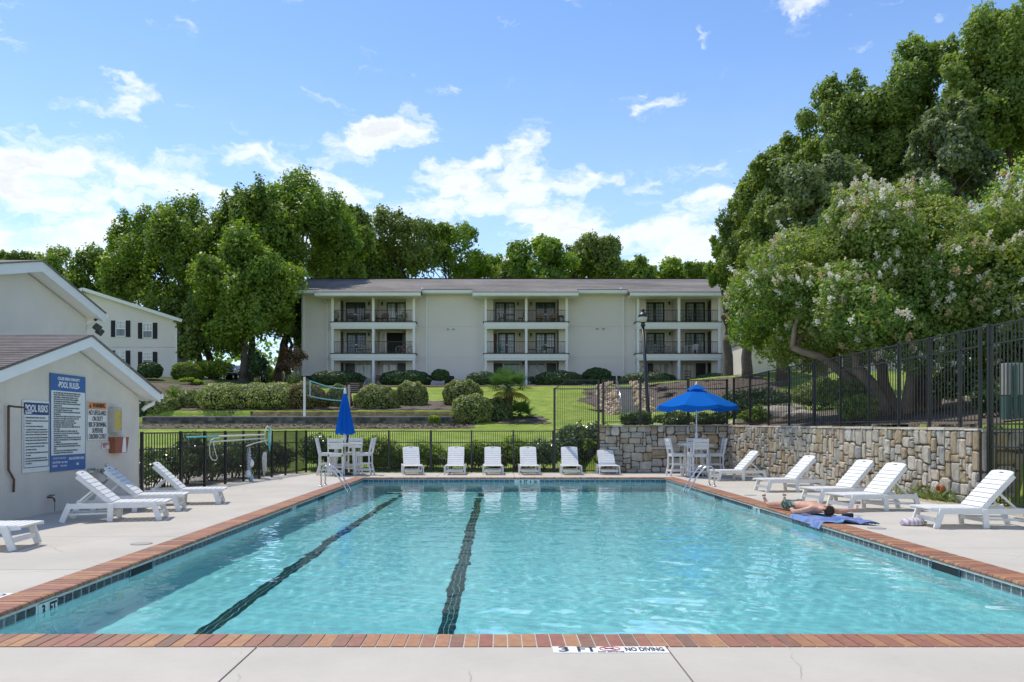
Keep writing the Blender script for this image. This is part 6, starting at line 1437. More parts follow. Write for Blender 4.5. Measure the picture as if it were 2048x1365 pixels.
px_tree('maple_tree', 'maple with the highest spiky crown between the two other leafy maples', 515, 372, 560, 72, 74, 752, MAT['leaf_maple'], 102, n=30000, spiky=.6, lobes=26, trunk_px=500, trunk_r=.35, group=TG)
px_tree('maple_tree', 'bushy dark maple with low crown and straight trunk beside the parked cars', 492, 455, 725, 92, 66, 765, MAT['leaf_maple'], 103, n=40000, lobes=34, trunk_r=.36, trunk_px=487, group=TG)
px_tree('maple_tree', 'wide maple with airy crown right of the grey gabled house', 385, 410, 690, 95, 73, 757, MAT['leaf_maple'], 104, n=44000, spiky=.4, lobes=34, trunk_px=424, trunk_r=.36, group=TG)
px_tree('maple_tree', 'airy maple whose crown rises above the roof of the grey gabled house', 300, 425, 640, 80, 76, 752, MAT['leaf_maple'], 105, n=30000, spiky=.4, lobes=28, leaf=.32, group=TG)
px_tree('broadleaf_tree', 'rounded leafy tree farthest left above the gabled house roof', 215, 495, 660, 68, 82, 752, MAT['leaf_maple'], 106, n=24000, leaf=.34, group=TG)
px_tree('broadleaf_tree', 'low dark tree filling the gap beside the gabled house wall', 400, 560, 735, 60, 70, 757, MAT['leaf_oak'], 107, n=22000, group=TG)
px_tree('broadleaf_tree', 'dark bushy tree tight against the left end of the apartment building', 575, 560, 715, 38, 72.5, 752, MAT['leaf_oak'], 108, n=12000, group=TG)
px_tree('broadleaf_tree', 'broad tree rising directly behind the left end of the shingled roof', 680, 420, 580, 60, 84, 760, MAT['leaf_maple'], 109, n=26000, leaf=.34, group=TG)
BG = 'trees rising behind the apartment building roof'
for i, (px, top, bot, rx, mt, nm, lb) in enumerate((
    (712, 412, 540, 32, 'leaf_oak', 'pine_tree', 'dark rounded pine top peeking between the maples and the oak'),
    (800, 425, 590, 78, 'leaf_oak', 'oak_tree', 'large dark oak crown behind the roof, left of centre'),
    (905, 437, 580, 58, 'leaf_maple', 'broadleaf_tree', 'bright green tree behind the roof above the middle balconies'),
    (968, 505, 590, 42, 'leaf_lime', 'broadleaf_tree', 'small pale tree low behind the roof in the gap before the rounded trees'),
    (1085, 482, 590, 70, 'leaf_maple', 'broadleaf_tree', 'rounded light green tree behind the roof, right of centre'),
    (1180, 474, 590, 70, 'leaf_oak', 'broadleaf_tree', 'rounded olive green tree behind the roof right of the light green one'),
    (1270, 520, 600, 50, 'leaf_maple', 'broadleaf_tree', 'low distant tree top just above the roof near the lamp post'),
    (1345, 528, 600, 55, 'leaf_lime', 'broadleaf_tree', 'lowest pale tree top above the roof beside the dark tall trees'),
    (1405, 515, 600, 40, 'leaf_maple', 'broadleaf_tree', 'small tree top against the left foot of the towering right trees'),
    (740, 520, 600, 60, 'leaf_maple', 'broadleaf_tree', 'low green tree filling the gap under the dark pine top'),
    (1020, 525, 600, 45, 'leaf_oak', 'broadleaf_tree', 'low dark tree top in the dip right of the palm'),
    (95, 505, 600, 55, 'leaf_lime', 'broadleaf_tree', 'distant yellowish tree top above the clubhouse eave'),
    (20, 500, 580, 45, 'leaf_oak', 'pine_tree', 'distant pine top above the clubhouse roof at the left edge'),
    (150, 540, 640, 50, 'leaf_maple', 'broadleaf_tree', 'leafy tree between the clubhouse eave and the gabled house'))):
    px_tree(nm, lb, px, top, bot, rx, 98 + (i % 4)*5, 770, MAT[mt], 130+i, n=11000 if rx < 60 else 17000, leaf=.40, lobes=20, lobe=.36, zb=6.3, trunk_r=.3, group=BG)
RG = 'towering dark trees at the right'
for i, (px, top, bot, rx, d, n, mt, lb) in enumerate((
    (1565, 262, 640, 100, 54, 52000, 'leaf_big', 'left-hand shoulder of the towering trees, dark tree with a stepped outline'),
    (1495, 338, 620, 60, 57, 26000, 'leaf_big', 'slim dark tree at the left foot of the towering trees'),
    (1700, 135, 520, 128, 52, 60000, 'leaf_big', 'second of the towering dark trees counting from the left shoulder'),
    (1640, 270, 560, 90, 47, 30000, 'leaf_grey', 'grey-green tree in front of the towering ones, above the white blossom'),
    (1850, 92, 480, 130, 50, 56000, 'leaf_big', 'towering dark tree in the middle of the right-hand group'),
    (2000, -15, 420, 135, 47, 56000, 'leaf_big', 'highest towering dark tree cut by the top right corner'),
    (1905, 200, 480, 95, 43, 30000, 'leaf_grey', 'grey-green tree in front of the highest ones at the right'),
    (1455, 450, 600, 40, 60, 12000, 'leaf_maple', 'low leafy tree where the towering group meets the apartment roof'),
    (2120, 0, 420, 110, 52, 24000, 'leaf_big', 'dark tree mostly beyond the right edge behind the highest one'))):
    px_tree('tall_tree', lb, px, top, bot, rx, d, 770, MAT[mt], 160+i, n=n, leaf=.235, lobes=64, lobe=.20, zb=4.5, trunk_r=.4, group=RG, shell=.2, fill=.08, depth=rx*d/F*.8)
# crepe myrtle with white flower heads
r = np.random.default_rng(77)
MX, MY = 11.9, 23.0
mc = np.array((12.7, 23.6, 5.6)); mr_ = np.array((5.4, 3.7, 2.9))
mb0 = (MX-.2, MY, tz(MX, MY))
tr_ = [((-.35, 0, -.2), (-2.2, -.3, 2.6)), ((-.15, .1, -.2), (-1.0, .5, 3.0)), ((.1, -.1, -.2), (.3, -.5, 3.1)), ((.3, .1, -.2), (1.5, .2, 2.9)), ((.45, 0, -.2), (2.6, -.2, 2.7)), ((-.45, .1, -.2), (-3.0, .4, 2.0))]
my = tree('crepe_myrtle', 'large crepe myrtle covered in white flower heads behind the tall right fence', mb0, mc, mr_, 120, .19, 300000, .115, MAT['leaf_myrtle'], 200, trunk_r=.22, bark='bark_pale', low=-.72, shell=.12, trunks=tr_, aspect=.55, fill=.06, spread=.85, spray=.8, extra=[((10.1, 27.0, 5.3), (1.7, 1.6, 2.0), 30), ((11.6, 22.0, 4.9), (2.0, 1.5, 1.2), 16), ((14.6, 21.6, 5.3), (2.6, 1.6, 1.9), 22), ((11.0, 21.7, 4.35), (2.6, 1.3, .75), 22), ((14.2, 21.2, 4.3), (2.2, 1.2, .8), 18)])
# flower heads sit on the outer leaves that face the light or the open side
cm = [c for c in my.children if c.name.startswith('crown')][0].data; co = np.empty(len(cm.vertices)*3, np.float32); cm.vertices.foreach_get('co', co); co = co.reshape(-1, 4, 3).mean(1)
cl_ = mc - np.array(mb0); rel = (co - cl_)/mr_; rr0 = np.linalg.norm(rel, axis=1); w = (np.clip(rr0 - .72, 0, None)**1.2) * np.clip(.9 + rel[:, 2]*.5, .4, 1.35) * (rel[:, 1] < .35) + .05*(rel[:, 1] < -.5)
ids = r.choice(len(co), 950, p=w/w.sum()); P = []; T = []
for i in ids:
    q = rel[i]/rr0[i]; up = q*.9 + np.array([0, 0, .75]); up /= np.linalg.norm(up); c0 = co[i] + np.array(mb0) + q*.05
    ln = r.uniform(.12, .27); n = 56; t = r.random(n); w_ = (1-t*.75)*r.uniform(.035, .065)
    P.append(c0 + up*(t*ln)[:, None] + r.normal(0, 1, (n, 3))*w_[:, None]); T.append(np.full(n, np.clip(r.choice([.12, .55, .8], p=[.22, .33, .45]) + .1*q[2], 0, 1)))
P = np.vstack(P); T = np.concatenate(T)
me = leafmesh('flower_heads', P-np.array(mb0), r.normal(0, 1, P.shape), .05, .9, MAT['petal_white'], 201, rnd=T); o = mesh_obj('flower_heads', me, my); o['kind'] = 'stuff'
# pink one beside it
pm = tree('crepe_myrtle', 'pink-flowered crepe myrtle peeping over the white one at the right edge', (17.8, 26.5, 2.6), (17.9, 26.5, 8.2), (1.5, 1.3, 2.2), 16, .4, 5000, .13, MAT['leaf_myrtle'], 210, trunk_r=.08, bark='bark_pale')
P = []
for i in range(38):
    q = sph(r, 1)[0]; c0 = np.array((17.8, 26.5, 8.35)) + q*np.array((1.5, 1.2, 2.0)); P.append(c0 + r.normal(0, .085, (34, 3)))
me = leafmesh('flower_heads', np.vstack(P)-np.array((17.8, 26.5, 2.6)), r.normal(0, 1, (38*34, 3)), .07, .9, MAT['petal_pink'], 202); o = mesh_obj('flower_heads', me, pm); o['kind'] = 'stuff'
pk2 = tree('crepe_myrtle', 'small rosy crepe myrtle in the shade by the dark balconies at the left', (at(575, 740, 66).x, 66, 5.3), (at(578, 712, 66).x, 66, 7.0), (1.1, 1, 1.1), 10, .45, 3200, .18, leafmat('leaf_rosy', [(.05, .09, .03), (.16, .12, .05), (.34, .12, .10)]), 211, trunk_r=.06)
# far wood closing the horizon
r = np.random.default_rng(900); P = []; Q = []
for i in range(230):
    x = -150 + 320*r.random(); y = 125 + 40*r.random(); rad = np.array([r.uniform(4, 8), 4, r.uniform(3.5, 6.5)]); c0 = np.array([x, y, 6.5 + r.uniform(1, 6)])
    q = sph(r, 420); q = q[q[:, 1] < .4]; P.append(c0 + q*rad*r.uniform(.85, 1.1, (len(q), 1))); Q.append(q)
o = mesh_obj('far_wood', leafmesh('far_wood', np.vstack(P), np.vstack(Q), .95, .7, MAT['leaf_maple'], 901)); props(o, 'belt of distant woodland closing the horizon behind the houses', 'wood', kind='stuff')
# ---- clipped shrubs and hedges
def mound(name, label, c, rad, mat, n, leaf, seed, cat='shrub', group=None, lobes=0, spread=.55, flat=False, core=True, shell=.05, bump=.05):
    r = np.random.default_rng(seed); root = thing(name, label, cat, c, 0, group); rad = np.array(rad, float)
    cs = [(np.zeros(3), rad)]
    if lobes: cs = [(np.array([(i-(lobes-1)/2)/(lobes)*2*rad[0]*.8, r.normal(0, rad[1]*.12), 0]), np.array([rad[0]/lobes*1.5, rad[1]*r.uniform(.85, 1.05), rad[2]*r.uniform(.88, 1.08)])) for i in range(lobes)]
    PP = []; NN = []; TT = []
    for c0, rr_ in cs:
        m = int(n/len(cs)); d = sph(r, int(m*1.5)); d = d[d[:, 2] > -.75][:m]
        e = np.sign(d)*np.abs(d)**.82; e /= np.linalg.norm(e, axis=1, keepdims=True)**.6
        q = 1 - np.abs(r.normal(0, shell, len(d))) + bump*np.sin(d[:, 0]*9+seed)*np.sin(d[:, 2]*8+c0[0])
        p = c0 + e*rr_*q[:, None]; ok = np.ones(len(p), bool)
        for c1, r1 in cs:
            if c1 is not c0: ok &= (((p-c1)/(r1*.86))**2).sum(1) > 1
        PP.append(p[ok]); NN.append(d[ok]*1.3); TT.append((.32 + .3*d[:, 2] + .16*np.sin(d[:, 0]*6+d[:, 1]*5+seed))[ok])
    P = np.vstack(PP) + np.array([0, 0, rad[2]*.72]); T = np.concatenate(TT)
    T = np.clip(.2 + .9*r.random(len(P))**1.3, 0, 1)
    me = leafmesh('foliage', P, np.vstack(NN), leaf, .6, mat, seed, spread=spread, rnd=T); mesh_obj('foliage', me, root)
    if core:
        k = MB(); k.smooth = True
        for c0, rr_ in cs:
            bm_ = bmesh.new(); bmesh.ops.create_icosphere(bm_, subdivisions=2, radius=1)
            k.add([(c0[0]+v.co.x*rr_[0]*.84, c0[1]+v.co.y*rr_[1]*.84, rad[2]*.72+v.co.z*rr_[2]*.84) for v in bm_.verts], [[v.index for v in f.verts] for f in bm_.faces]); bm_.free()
        k.build('shade_core', MAT['core_shade'], root)  # solid core added against see-through, inner shade painted as its dark colour
    return root
MAT['core_shade'] = simple('core_shade', (.03, .035, .012), .9, var=.3)  # dark tone stands for the shade inside the foliage
def px_mound(name, label, px, py, rx, ry, d, mat, n, leaf, seed, **kw):
    p = at(px, py + ry, d); z = HC - (py + ry - VY)*d/F
    z = min(z, tz(p.x, d) + .5); top = HC - (py - ry - VY)*d/F; h = top - z
    return mound(name, label, (p.x, d, z), (rx*1.06*d/F, kw.pop('dep', rx*d/F*.8), h/1.72), MAT[mat], n, leaf, seed, **kw)
HG = 'dark clipped hedges in front of the apartment building'
for i, (px, py, rx, ry, lb) in enumerate(((675, 757, 53, 15, 'long dark clipped hedge mound below the left balconies'), (812, 757, 51, 16, 'dark clipped hedge mound left of the small ball-headed shrub'),
    (966, 759, 34, 15, 'dark clipped hedge mound directly left of the palm'), (1118, 758, 49, 16, 'dark clipped hedge mound directly right of the palm'),
    (1296, 760, 57, 15, 'dark clipped hedge mound behind the lamp post'), (1433, 761, 46, 14, 'dark clipped hedge mound above the open umbrella, farthest right'))):
    px_mound('clipped_hedge', lb, px, py, rx, ry, 66.5, 'leaf_hedge', 6500, .13, 300+i, group=HG, dep=1.6)
px_mound('round_shrub', 'rounder dark shrub between the palm hedge and the lamp post hedge', 1194, 752, 29, 16, 66.8, 'leaf_hedge', 3500, .16, 310, spread=.9)
px_mound('ball_shrub', 'small ball-headed shrub beside the black air conditioner', 881, 750, 17, 11, 66, 'leaf_hedge', 2200, .15, 311, spread=.9)
px_mound('round_shrub', 'small pale green shrub behind the white volleyball post', 588, 757, 15, 9, 64, 'leaf_shrub', 1200, .16, 312)
px_mound('round_shrub', 'dark round shrub under the lower windows of the gabled house', 300, 740, 23, 15, 62, 'leaf_hedge', 3500, .16, 313, spread=.9)
px_mound('round_shrub', 'dark leafy shrub at the right corner of the gabled house', 372, 742, 27, 17, 64, 'leaf_oak', 3500, .2, 314, spread=.9)
SG = 'clipped round shrubs on the mulch bank'
for i, (px, py, rx, ry, d, mt, lo, lb) in enumerate((
    (273, 822, 20, 30, 44.6, 'leaf_hedge', 0, 'dark shrub half hidden behind the pool house eave'), (318, 813, 38, 24, 45.3, 'leaf_shrub', 0, 'pale-topped round shrub first right of the pool house eave'),
    (376, 806, 30, 26, 46.5, 'leaf_shrub', 0, 'rounded yellow-green shrub just right of the small palm'), (505, 795, 92, 29, 47, 'leaf_shrub', 3, 'long billowing yellow-green hedge of merged mounds on the left'),
    (608, 794, 42, 30, 46.5, 'leaf_brown', 0, 'browning end mound of the long hedge behind the volleyball post'), (678, 797, 25, 28, 47.5, 'leaf_shrub', 0, 'shrub behind the volleyball net and closed umbrella'),
    (753, 801, 43, 32, 46.4, 'leaf_shrub', 0, 'big round shrub right of the closed umbrella'), (823, 793, 32, 31, 48.2, 'leaf_shrub', 0, 'round shrub with reddish tips, second right of the umbrella'),
    (925, 788, 38, 29, 48.5, 'leaf_shrub', 0, 'pale round shrub just above and behind the front bright one'), (944, 819, 40, 31, 43.4, 'leaf_shrub', 0, 'bright round shrub standing lowest in front, left of the palm'),
    (994, 822, 31, 27, 44.2, 'leaf_gloss', 0, 'darker shrub joined to the right side of the lowest bright one'))):
    px_mound('round_shrub', lb, px, py, rx, ry, d, mt, 7000 if not lo else 16000, .12, 330+i, lobes=lo, group=SG, spread=.75, bump=.07, shell=.06)
px_mound('small_bush', 'tiny light green bush in the mulch in front of the block wall', 869, 838, 11, 7, 42.2, 'leaf_lime', 350, .16, 350, core=False, spread=1.2, shell=.3)
# beds behind the fences: loose leafy bushes
def bush(name, label, c, rad, mat, n, leaf, seed, cat='bush', group=None, flowers=None):
    r = np.random.default_rng(seed); root = thing(name, label, cat, c, 0, group); rad = np.array(rad, float)
    nl = 14; d = sph(r, nl*3); d = d[d[:, 2] > -.4][:nl]; C = d*rad*r.uniform(.3, .72, (len(d), 1)); Rr = rad*r.uniform(.32, .52, (len(d), 1)); Rr = np.minimum(Rr, rad.min()*.8)
    P, Q, T = clumps_pts(r, C, Rr, n, .25, fill=.3, bottom=.7); P = P + np.array([0, 0, rad[2]*.8]); P = P[P[:, 2] > -.05]; Q = Q[:len(P)]
    mesh_obj('foliage', leafmesh('foliage', P, Q, leaf, .5, MAT[mat], seed, spread=.9, rnd=.15+.8*r.random(len(P))), root)
    k = MB(); k.smooth = True
    for i in range(7): limb(k, r, (r.normal(0, .08), r.normal(0, .08), -.1), C[i % len(C)] + np.array([0, 0, rad[2]*.8]), .022, .008, 4, .5, 5)
    k.build('stems', MAT['bark'], root)
    if flowers:
        P2 = []
        for i in range(flowers[1]): q = sph(r, 1)[0]; q[2] = abs(q[2]); P2.append(q*rad*1.0 + np.array([0, 0, rad[2]*.8]) + r.normal(0, .05, (30, 3)))
        o = mesh_obj('flower_heads', leafmesh('flower_heads', np.vstack(P2), r.normal(0, 1, (30*flowers[1], 3)), .06, .8, MAT[flowers[0]], seed+5), root); o['kind'] = 'stuff'
    return root
LBG = 'leafy bushes behind the left side fence'
for i, y in enumerate((18.7, 20.2, 21.6, 23.0, 24.4, 25.9, 27.2)):
    lb = ['glossy bush behind the short fence panel at the pool house corner', 'first glossy bush behind the side fence, by the lounger back', 'glossy bush behind the fence under the rescue hook loop', 'glossy bush behind the fence left of the rope with floats',
          'glossy bush behind the fence between the rope with floats and the white rope', 'glossy bush behind the fence under the leaf net', 'glossy bush behind the fence corner left of the bar table'][i]
    bush('glossy_bush', lb, (fX(max(19.4, y)) - 1.0 - (.25 if i == 0 else 0), y, -.03), (.85, .85, .62 + .06*(i % 3)), 'leaf_gloss', 5200, .10, 400+i, group=LBG)
BBG = 'leafy bushes behind the far fence'
for i, (px, h, mt, fl_) in enumerate(((640, .62, 'leaf_gloss', None), (705, .5, 'leaf_lime', ('leaf_yellow', 10)), (752, .62, 'leaf_lime', ('leaf_yellow', 26)), (795, .42, 'leaf_lime', ('leaf_yellow', 8)), (850, .55, 'leaf_lime', None), (895, .44, 'leaf_shrub', None), (945, .56, 'leaf_lime', None), (990, .46, 'leaf_shrub', None), (1030, .58, 'leaf_lime', None), (1080, .56, 'leaf_gloss', None))):
    lb = ['dark bush behind the fence corner left of the white bar table', 'light bush behind the white bar table', 'bush with creamy yellow blooms right of the white bar table', 'low bush left of the first far lounger back', 'light green bush behind the first far lounger', 'low bush behind the second far lounger', 'light green bush between the second and third far loungers', 'low bush behind the third far lounger', 'light green bush between the third and fourth far loungers', 'dark bush behind the fourth far lounger'][i]
    bush('leafy_bush', lb, ((px-VX)*28.3/F, 28.3, 0), (.95, .6, h*1.15), mt, 7000, .10, 420+i, group=BBG, flowers=fl_)
bush('large_bush', 'big dark glossy bush behind the tall corner fence beside the stone wall', ((1150-VX)*28.6/F, 28.6, .0), (.95, .8, 1.05), 'leaf_gloss', 15000, .11, 440)
bush('large_bush', 'crown of dark glossy bush rising behind the end of the stone wall', ((1195-VX)*28.6/F, 28.6, .8), (.72, .6, .52), 'leaf_gloss', 6000, .11, 441)
bush('climbing_vine', 'bright lime green vine sprig poking through the tall corner fence', ((1180-VX)*27.6/F, 27.6, .66), (.28, .12, .32), 'leaf_lime', 260, .13, 442)
for i, (px, ry_, d, rx, mt, lb) in enumerate(((1275, 0, 29.2, 42, 'leaf_gloss', 'dark bush on top of the stone wall left of the lamp post'), (1345, 0, 29.0, 44, 'leaf_gloss', 'clipped bush on the stone wall behind the left half of the open umbrella'), (1420, 0, 29.0, 42, 'leaf_hedge', 'dark bush on the stone wall behind the right half of the open umbrella'))):
    bush('wall_bush', lb, ((px-VX)*d/F, d, 1.5), (rx*d/F, .6, .36), mt, 6500, .10, 450+i, group='bushes on top of the far stone wall')
RBG = 'shrubs on the bank behind the tall right fence'
for i, (X, Y, rx, rz_b, mt, lb) in enumerate(((9.6, 31, 1.1, .55, 'leaf_hedge', 'low dark shrub behind the inner corner of the tall fence'), (12.2, 37, 2.0, .8, 'leaf_hedge', 'wide dark shrub higher on the bank left of the crepe myrtle trunk'), (14.5, 36, 1.8, .8, 'leaf_shrub', 'pale shrub farther up the bank behind the boulders'),
     (10.2, 23.4, 1.0, .80, 'leaf_lime', 'bright yellow-green shrub left of the crepe myrtle trunk'), (9.7, 21.4, .6, .45, 'leaf_lime', 'small lime shrub close to the tall fence'), (13.0, 21.8, 1.1, .75, 'leaf_gloss', 'dark shrub right of the crepe myrtle trunk'), (12.4, 19.3, .9, .6, 'leaf_gloss', 'dark shrub low behind the tall fence near its right end'),
     (12.6, 17.4, 1.0, 1.0, 'leaf_lime', 'leafy shrub beside the green utility cabinet'), (15.5, 22.5, 1.6, 1.2, 'leaf_oak', 'tall dark shrub filling the gap behind the right fence panels'), (11.2, 18.0, .55, .4, 'leaf_hedge', 'lowest dark shrub at the foot of the tall fence'), (14.4, 18.6, 1.2, 1.6, 'leaf_oak', 'tall leafy shrub behind the utility cabinet'), (17.5, 26, 2.2, 1.7, 'leaf_oak', 'broad dark shrub under the crepe myrtle far right'), (8.9, 27.6, .6, .4, 'leaf_lime', 'little light shrub at the fence corner'))):
    bush('bank_shrub', lb, (X, Y, tz(X, Y)), (rx, rx*.8, rz_b), mt, int(5000*rx), .12, 470+i, group=RBG)
# low growth on the shaded slope beyond the block wall, left
for i, (px, py, d, rx, ry, mt, lb) in enumerate(((440, 768, 57, 45, 10, 'leaf_lime', 'bright green ground cover patch on the slope below the parked cars'), (385, 758, 60, 30, 8, 'leaf_lime', 'bright green ground cover at the foot of the gabled house'), (475, 775, 56, 30, 8, 'leaf_lime', 'low green growth behind the long hedge'))):
    p = at(px, py, d); bush('ground_cover', lb, (p.x, d, tz(p.x, d)), (rx*d/F, 1.6, .28), mt, 3500, .16, 490+i, cat='ground cover')
for i, (px, py, d, lb) in enumerate(((430, 735, 66, 'leafy sapling thicket behind the parked cars, left'), (520, 735, 64, 'dark upright bush between the two right-hand trunks'), (465, 728, 86, 'sunlit bushes far behind the parked cars'), (545, 738, 88, 'pale sunlit bush far behind the rightmost trunk'))):
    p = at(px, py+15, d); bush('thicket', lb, (p.x, d, tz(p.x, d)), (1.7 if i != 1 else 1.0, 1.2, 1.0 if i != 1 else 1.5), ['leaf_lime', 'leaf_hedge', 'leaf_lime', 'leaf_maple'][i], 4500, .2, 500+i)
# ---- palms
def palm(name, label, base, h, nf, fl_, seed, mat, fan=True, tr=.13):
    r = np.random.default_rng(seed); root = thing(name, label, 'palm', base)
    if h > .3:
        k = MB(); k.smooth = False
        k.lathe([(tr*.8, -.2), (tr, .1), (tr*1.25, h*.5), (tr*1.5, h*.85), (tr*.8, h)], 10)
        for i in range(240):
            a = r.uniform(0, 6.28); z = r.uniform(.1, h); rr_ = tr*(1+.5*z/h); p = Vector((math.cos(a)*rr_, math.sin(a)*rr_, z)); k.bar(p, p + Vector((math.cos(a)*.07, math.sin(a)*.07, -.16)), .02, .01, taper=.3)
        k.build('shaggy_trunk', MAT['bark'], root)
    for i in range(nf):
        a = 2.4*i + r.normal(0, .2); t = i/nf; el_ = math.radians(72 - 105*t + r.normal(0, 6)) if fan else math.radians(60 - 55*t)
        d_ = Vector((math.cos(a)*math.cos(el_), math.sin(a)*math.cos(el_), math.sin(el_))); k = MB(); pet = .45*fl_
        o0 = Vector((0, 0, h)); tip = o0 + d_*pet; k.tube([o0, tip], [.018, .010], 5)
        side = d_.cross(Vector((0, 0, 1))); side = side.normalized() if side.length > .05 else Vector((1, 0, 0)); up = side.cross(d_)
        if fan:
            m = 17
            for j in range(m):
                b = (j/(m-1)-.5)*math.radians(210); dd = (d_*math.cos(b) + side*math.sin(b)).normalized(); ll = .60*fl_*(1-.25*abs(b)/1.9)
                p1 = tip + dd*ll*.62 - Vector((0, 0, .02)); p2 = tip + dd*ll - Vector((0, 0, .10*ll+.08)); w_ = .040
                pr = dd.cross(up).normalized()*w_; k.add([tip, p1+pr, p2, p1-pr], [(0, 1, 2, 3)])
        else:
            for j in range(16):
                u = j/15; c0 = o0 + d_*fl_*u + Vector((0, 0, -.35*fl_*u*u))
                for s in (-1, 1):
                    e = c0 + side*s*.30*fl_*(1-u*.6) + d_*.12*fl_ - Vector((0, 0, .05)); k.add([c0 - d_*.015, e, c0 + d_*.02], [(0, 1, 2)])
            k.tube([o0 + d_*fl_*u + Vector((0, 0, -.35*fl_*u*u)) for u in (0, .3, .6, 1)], [.015, .012, .008, .004], 5)
        k.build('frond', mat if t < .8 or not fan else MAT['frond_yellow'], root)
    return root
MAT['frond'] = fabric('frond', (.10, .19, .045)); MAT['frond_yellow'] = fabric('frond_yellow', (.34, .28, .06)); MAT['frond_light'] = fabric('frond_light', (.16, .26, .05))
px_, d_ = 1017, 44.3; p = at(px_, 830, d_); palm('windmill_palm', 'shaggy windmill palm with drooping fan leaves on the lawn right of the round shrubs', (p.x, d_, tz(p.x, d_)), 1.75, 30, 1.5, 600, MAT['frond'], tr=.17)
p = at(1040, 830, 44.8); palm('low_palm', 'low dark palm clump at the foot of the windmill palm', (p.x, 44.8, tz(p.x, 44.8)), .15, 22, 1.15, 601, MAT['frond'])
p = at(345, 795, 46.8); palm('young_palm', 'young light green feather palm between the two left round shrubs', (p.x, 46.8, tz(p.x, 46.8)), .75, 18, 1.05, 602, MAT['frond_light'], fan=False, tr=.10)
# grass tufts at the foot of the right wall
k = MB(); r = np.random.default_rng(12)
for _ in range(170):
    y = 15.9 + r.gamma(2, .5) if r.random() < .6 else r.uniform(15.8, 18.5); x = wallX(y) - r.uniform(.0, .14); h = r.uniform(.1, .38); a = r.normal(0, .1); b = r.normal(0, .1); w = .006
    k.add([(x-w, y, 0), (x+w, y, 0), (x+a+w*.5, y+b, h*.7), (x+a*1.8, y+b*1.8, h)], [(0, 1, 2, 3)])
props(k.build('grass_tuft', MAT['leaf_grass'] if 'leaf_grass' in MAT else simple('leaf_grass', (.22, .30, .06), .6, var=.2), kind='stuff'), 'weedy grass tufts at the foot of the right stone wall')
# ================================================================== the sunbather
def skinmat():
    m, nt, out = newmat('skin'); b = N(nt, 'ShaderNodeBsdfPrincipled', i_Roughness=.5); L(nt, b.outputs[0], out.inputs[0])
    g = N(nt, 'ShaderNodeNewGeometry'); n = N(nt, 'ShaderNodeTexNoise', i_Scale=16.0, i_Detail=4.0); L(nt, g.outputs['Position'], n.inputs['Vector'])
    r = N(nt, 'ShaderNodeValToRGB'); e = r.color_ramp.elements; e[0].position = .35; e[0].color = (.50, .25, .17, 1); e[1].position = .65; e[1].color = (.62, .35, .25, 1); L(nt, n.outputs[0], r.inputs[0]); L(nt, r.outputs[0], b.inputs['Base Color'])
    b.inputs['Subsurface Weight'].default_value = .12; b.inputs['Subsurface Radius'].default_value = (.02, .008, .004); return m
MAT['skin'] = skinmat()
def skin_obj(name, nodes, edges, root_i, mat, parent, sub=2):
    me = bpy.data.meshes.new(name); me.from_pydata([n[0] for n in nodes], edges, []); me.materials.append(mat)
    o = mesh_obj(name, me, parent); m = o.modifiers.new('skin', 'SKIN'); m.use_smooth_shade = True; m.branch_smoothing = .6
    if not me.skin_vertices:
        with bpy.context.temp_override(object=o, active_object=o): bpy.ops.mesh.customdata_skin_add()
    sk_ = me.skin_vertices[0].data
    for i, n in enumerate(nodes):
        rr = n[1] if isinstance(n[1], tuple) else (n[1], n[1]); sk_[i].radius = rr; sk_[i].use_root = (i == root_i)
    s = o.modifiers.new('sub', 'SUBSURF'); s.levels = sub; s.render_levels = sub
    return o
PO = Vector((5.5, 14.45, .01))
person = thing('person', 'shirtless person in dark green trunks lying on their back at the right pool edge', 'person', tuple(PO))
def W_(x, y, z): return (x - PO.x, y - PO.y, z)
nodes = []; edges = []
def nd(p, r, par=None):
    nodes.append((W_(*p), r)); i = len(nodes)-1
    if par is not None: edges.append((par, i))
    return i
pel = nd((5.49, 14.45, .105), (.15, .10)); wa = nd((5.51, 14.25, .115), (.145, .10), pel); rib = nd((5.53, 14.02, .125), (.165, .115), wa); che = nd((5.55, 13.82, .13), (.175, .115), rib)
cl = nd((5.56, 13.68, .125), (.12, .085), che); ne = nd((5.57, 13.60, .12), (.058, .055), cl); nh = nd((5.58, 13.53, .12), (.055, .055), ne)
def chain(start, pts):
    p = start
    for q, rr in pts: p = nd(q, rr, p)
    return p
# arm beside the pool, hand resting by the hip
sh = nd((5.40, 13.70, .115), .066, cl); h1 = chain(sh, [((5.32, 13.74, .09), .056), ((5.25, 13.84, .06), .046), ((5.215, 13.93, .05), .043), ((5.22, 14.05, .055), .038), ((5.245, 14.15, .075), .027), ((5.26, 14.20, .08), (.036, .022))])
# arm stretched outwards, palm up
sh2 = nd((5.72, 13.70, .115), .066, cl); h2 = chain(sh2, [((5.80, 13.74, .09), .056), ((5.92, 13.80, .06), .046), ((6.0, 13.84, .055), .043), ((6.09, 13.86, .07), .038), ((6.17, 13.87, .09), .026), ((6.23, 13.86, .105), (.036, .022))])
# legs, knees out, heels down, toes up
hpL = nd((5.40, 14.55, .10), .095, pel); fL = chain(hpL, [((5.36, 14.74, .10), .082), ((5.31, 14.93, .095), .062), ((5.27, 15.12, .075), .056), ((5.24, 15.28, .055), .042), ((5.225, 15.36, .05), .04), ((5.20, 15.40, .11), .033), ((5.175, 15.42, .18), .028)])
hpR = nd((5.59, 14.55, .10), .095, pel); fR = chain(hpR, [((5.60, 14.74, .105), .082), ((5.58, 14.93, .11), .062), ((5.56, 15.12, .085), .056), ((5.55, 15.28, .055), .042), ((5.55, 15.36, .05), .04), ((5.565, 15.40, .12), .033), ((5.575, 15.41, .19), .028)])
skin_obj('body', nodes, edges, 0, MAT['skin'], person)
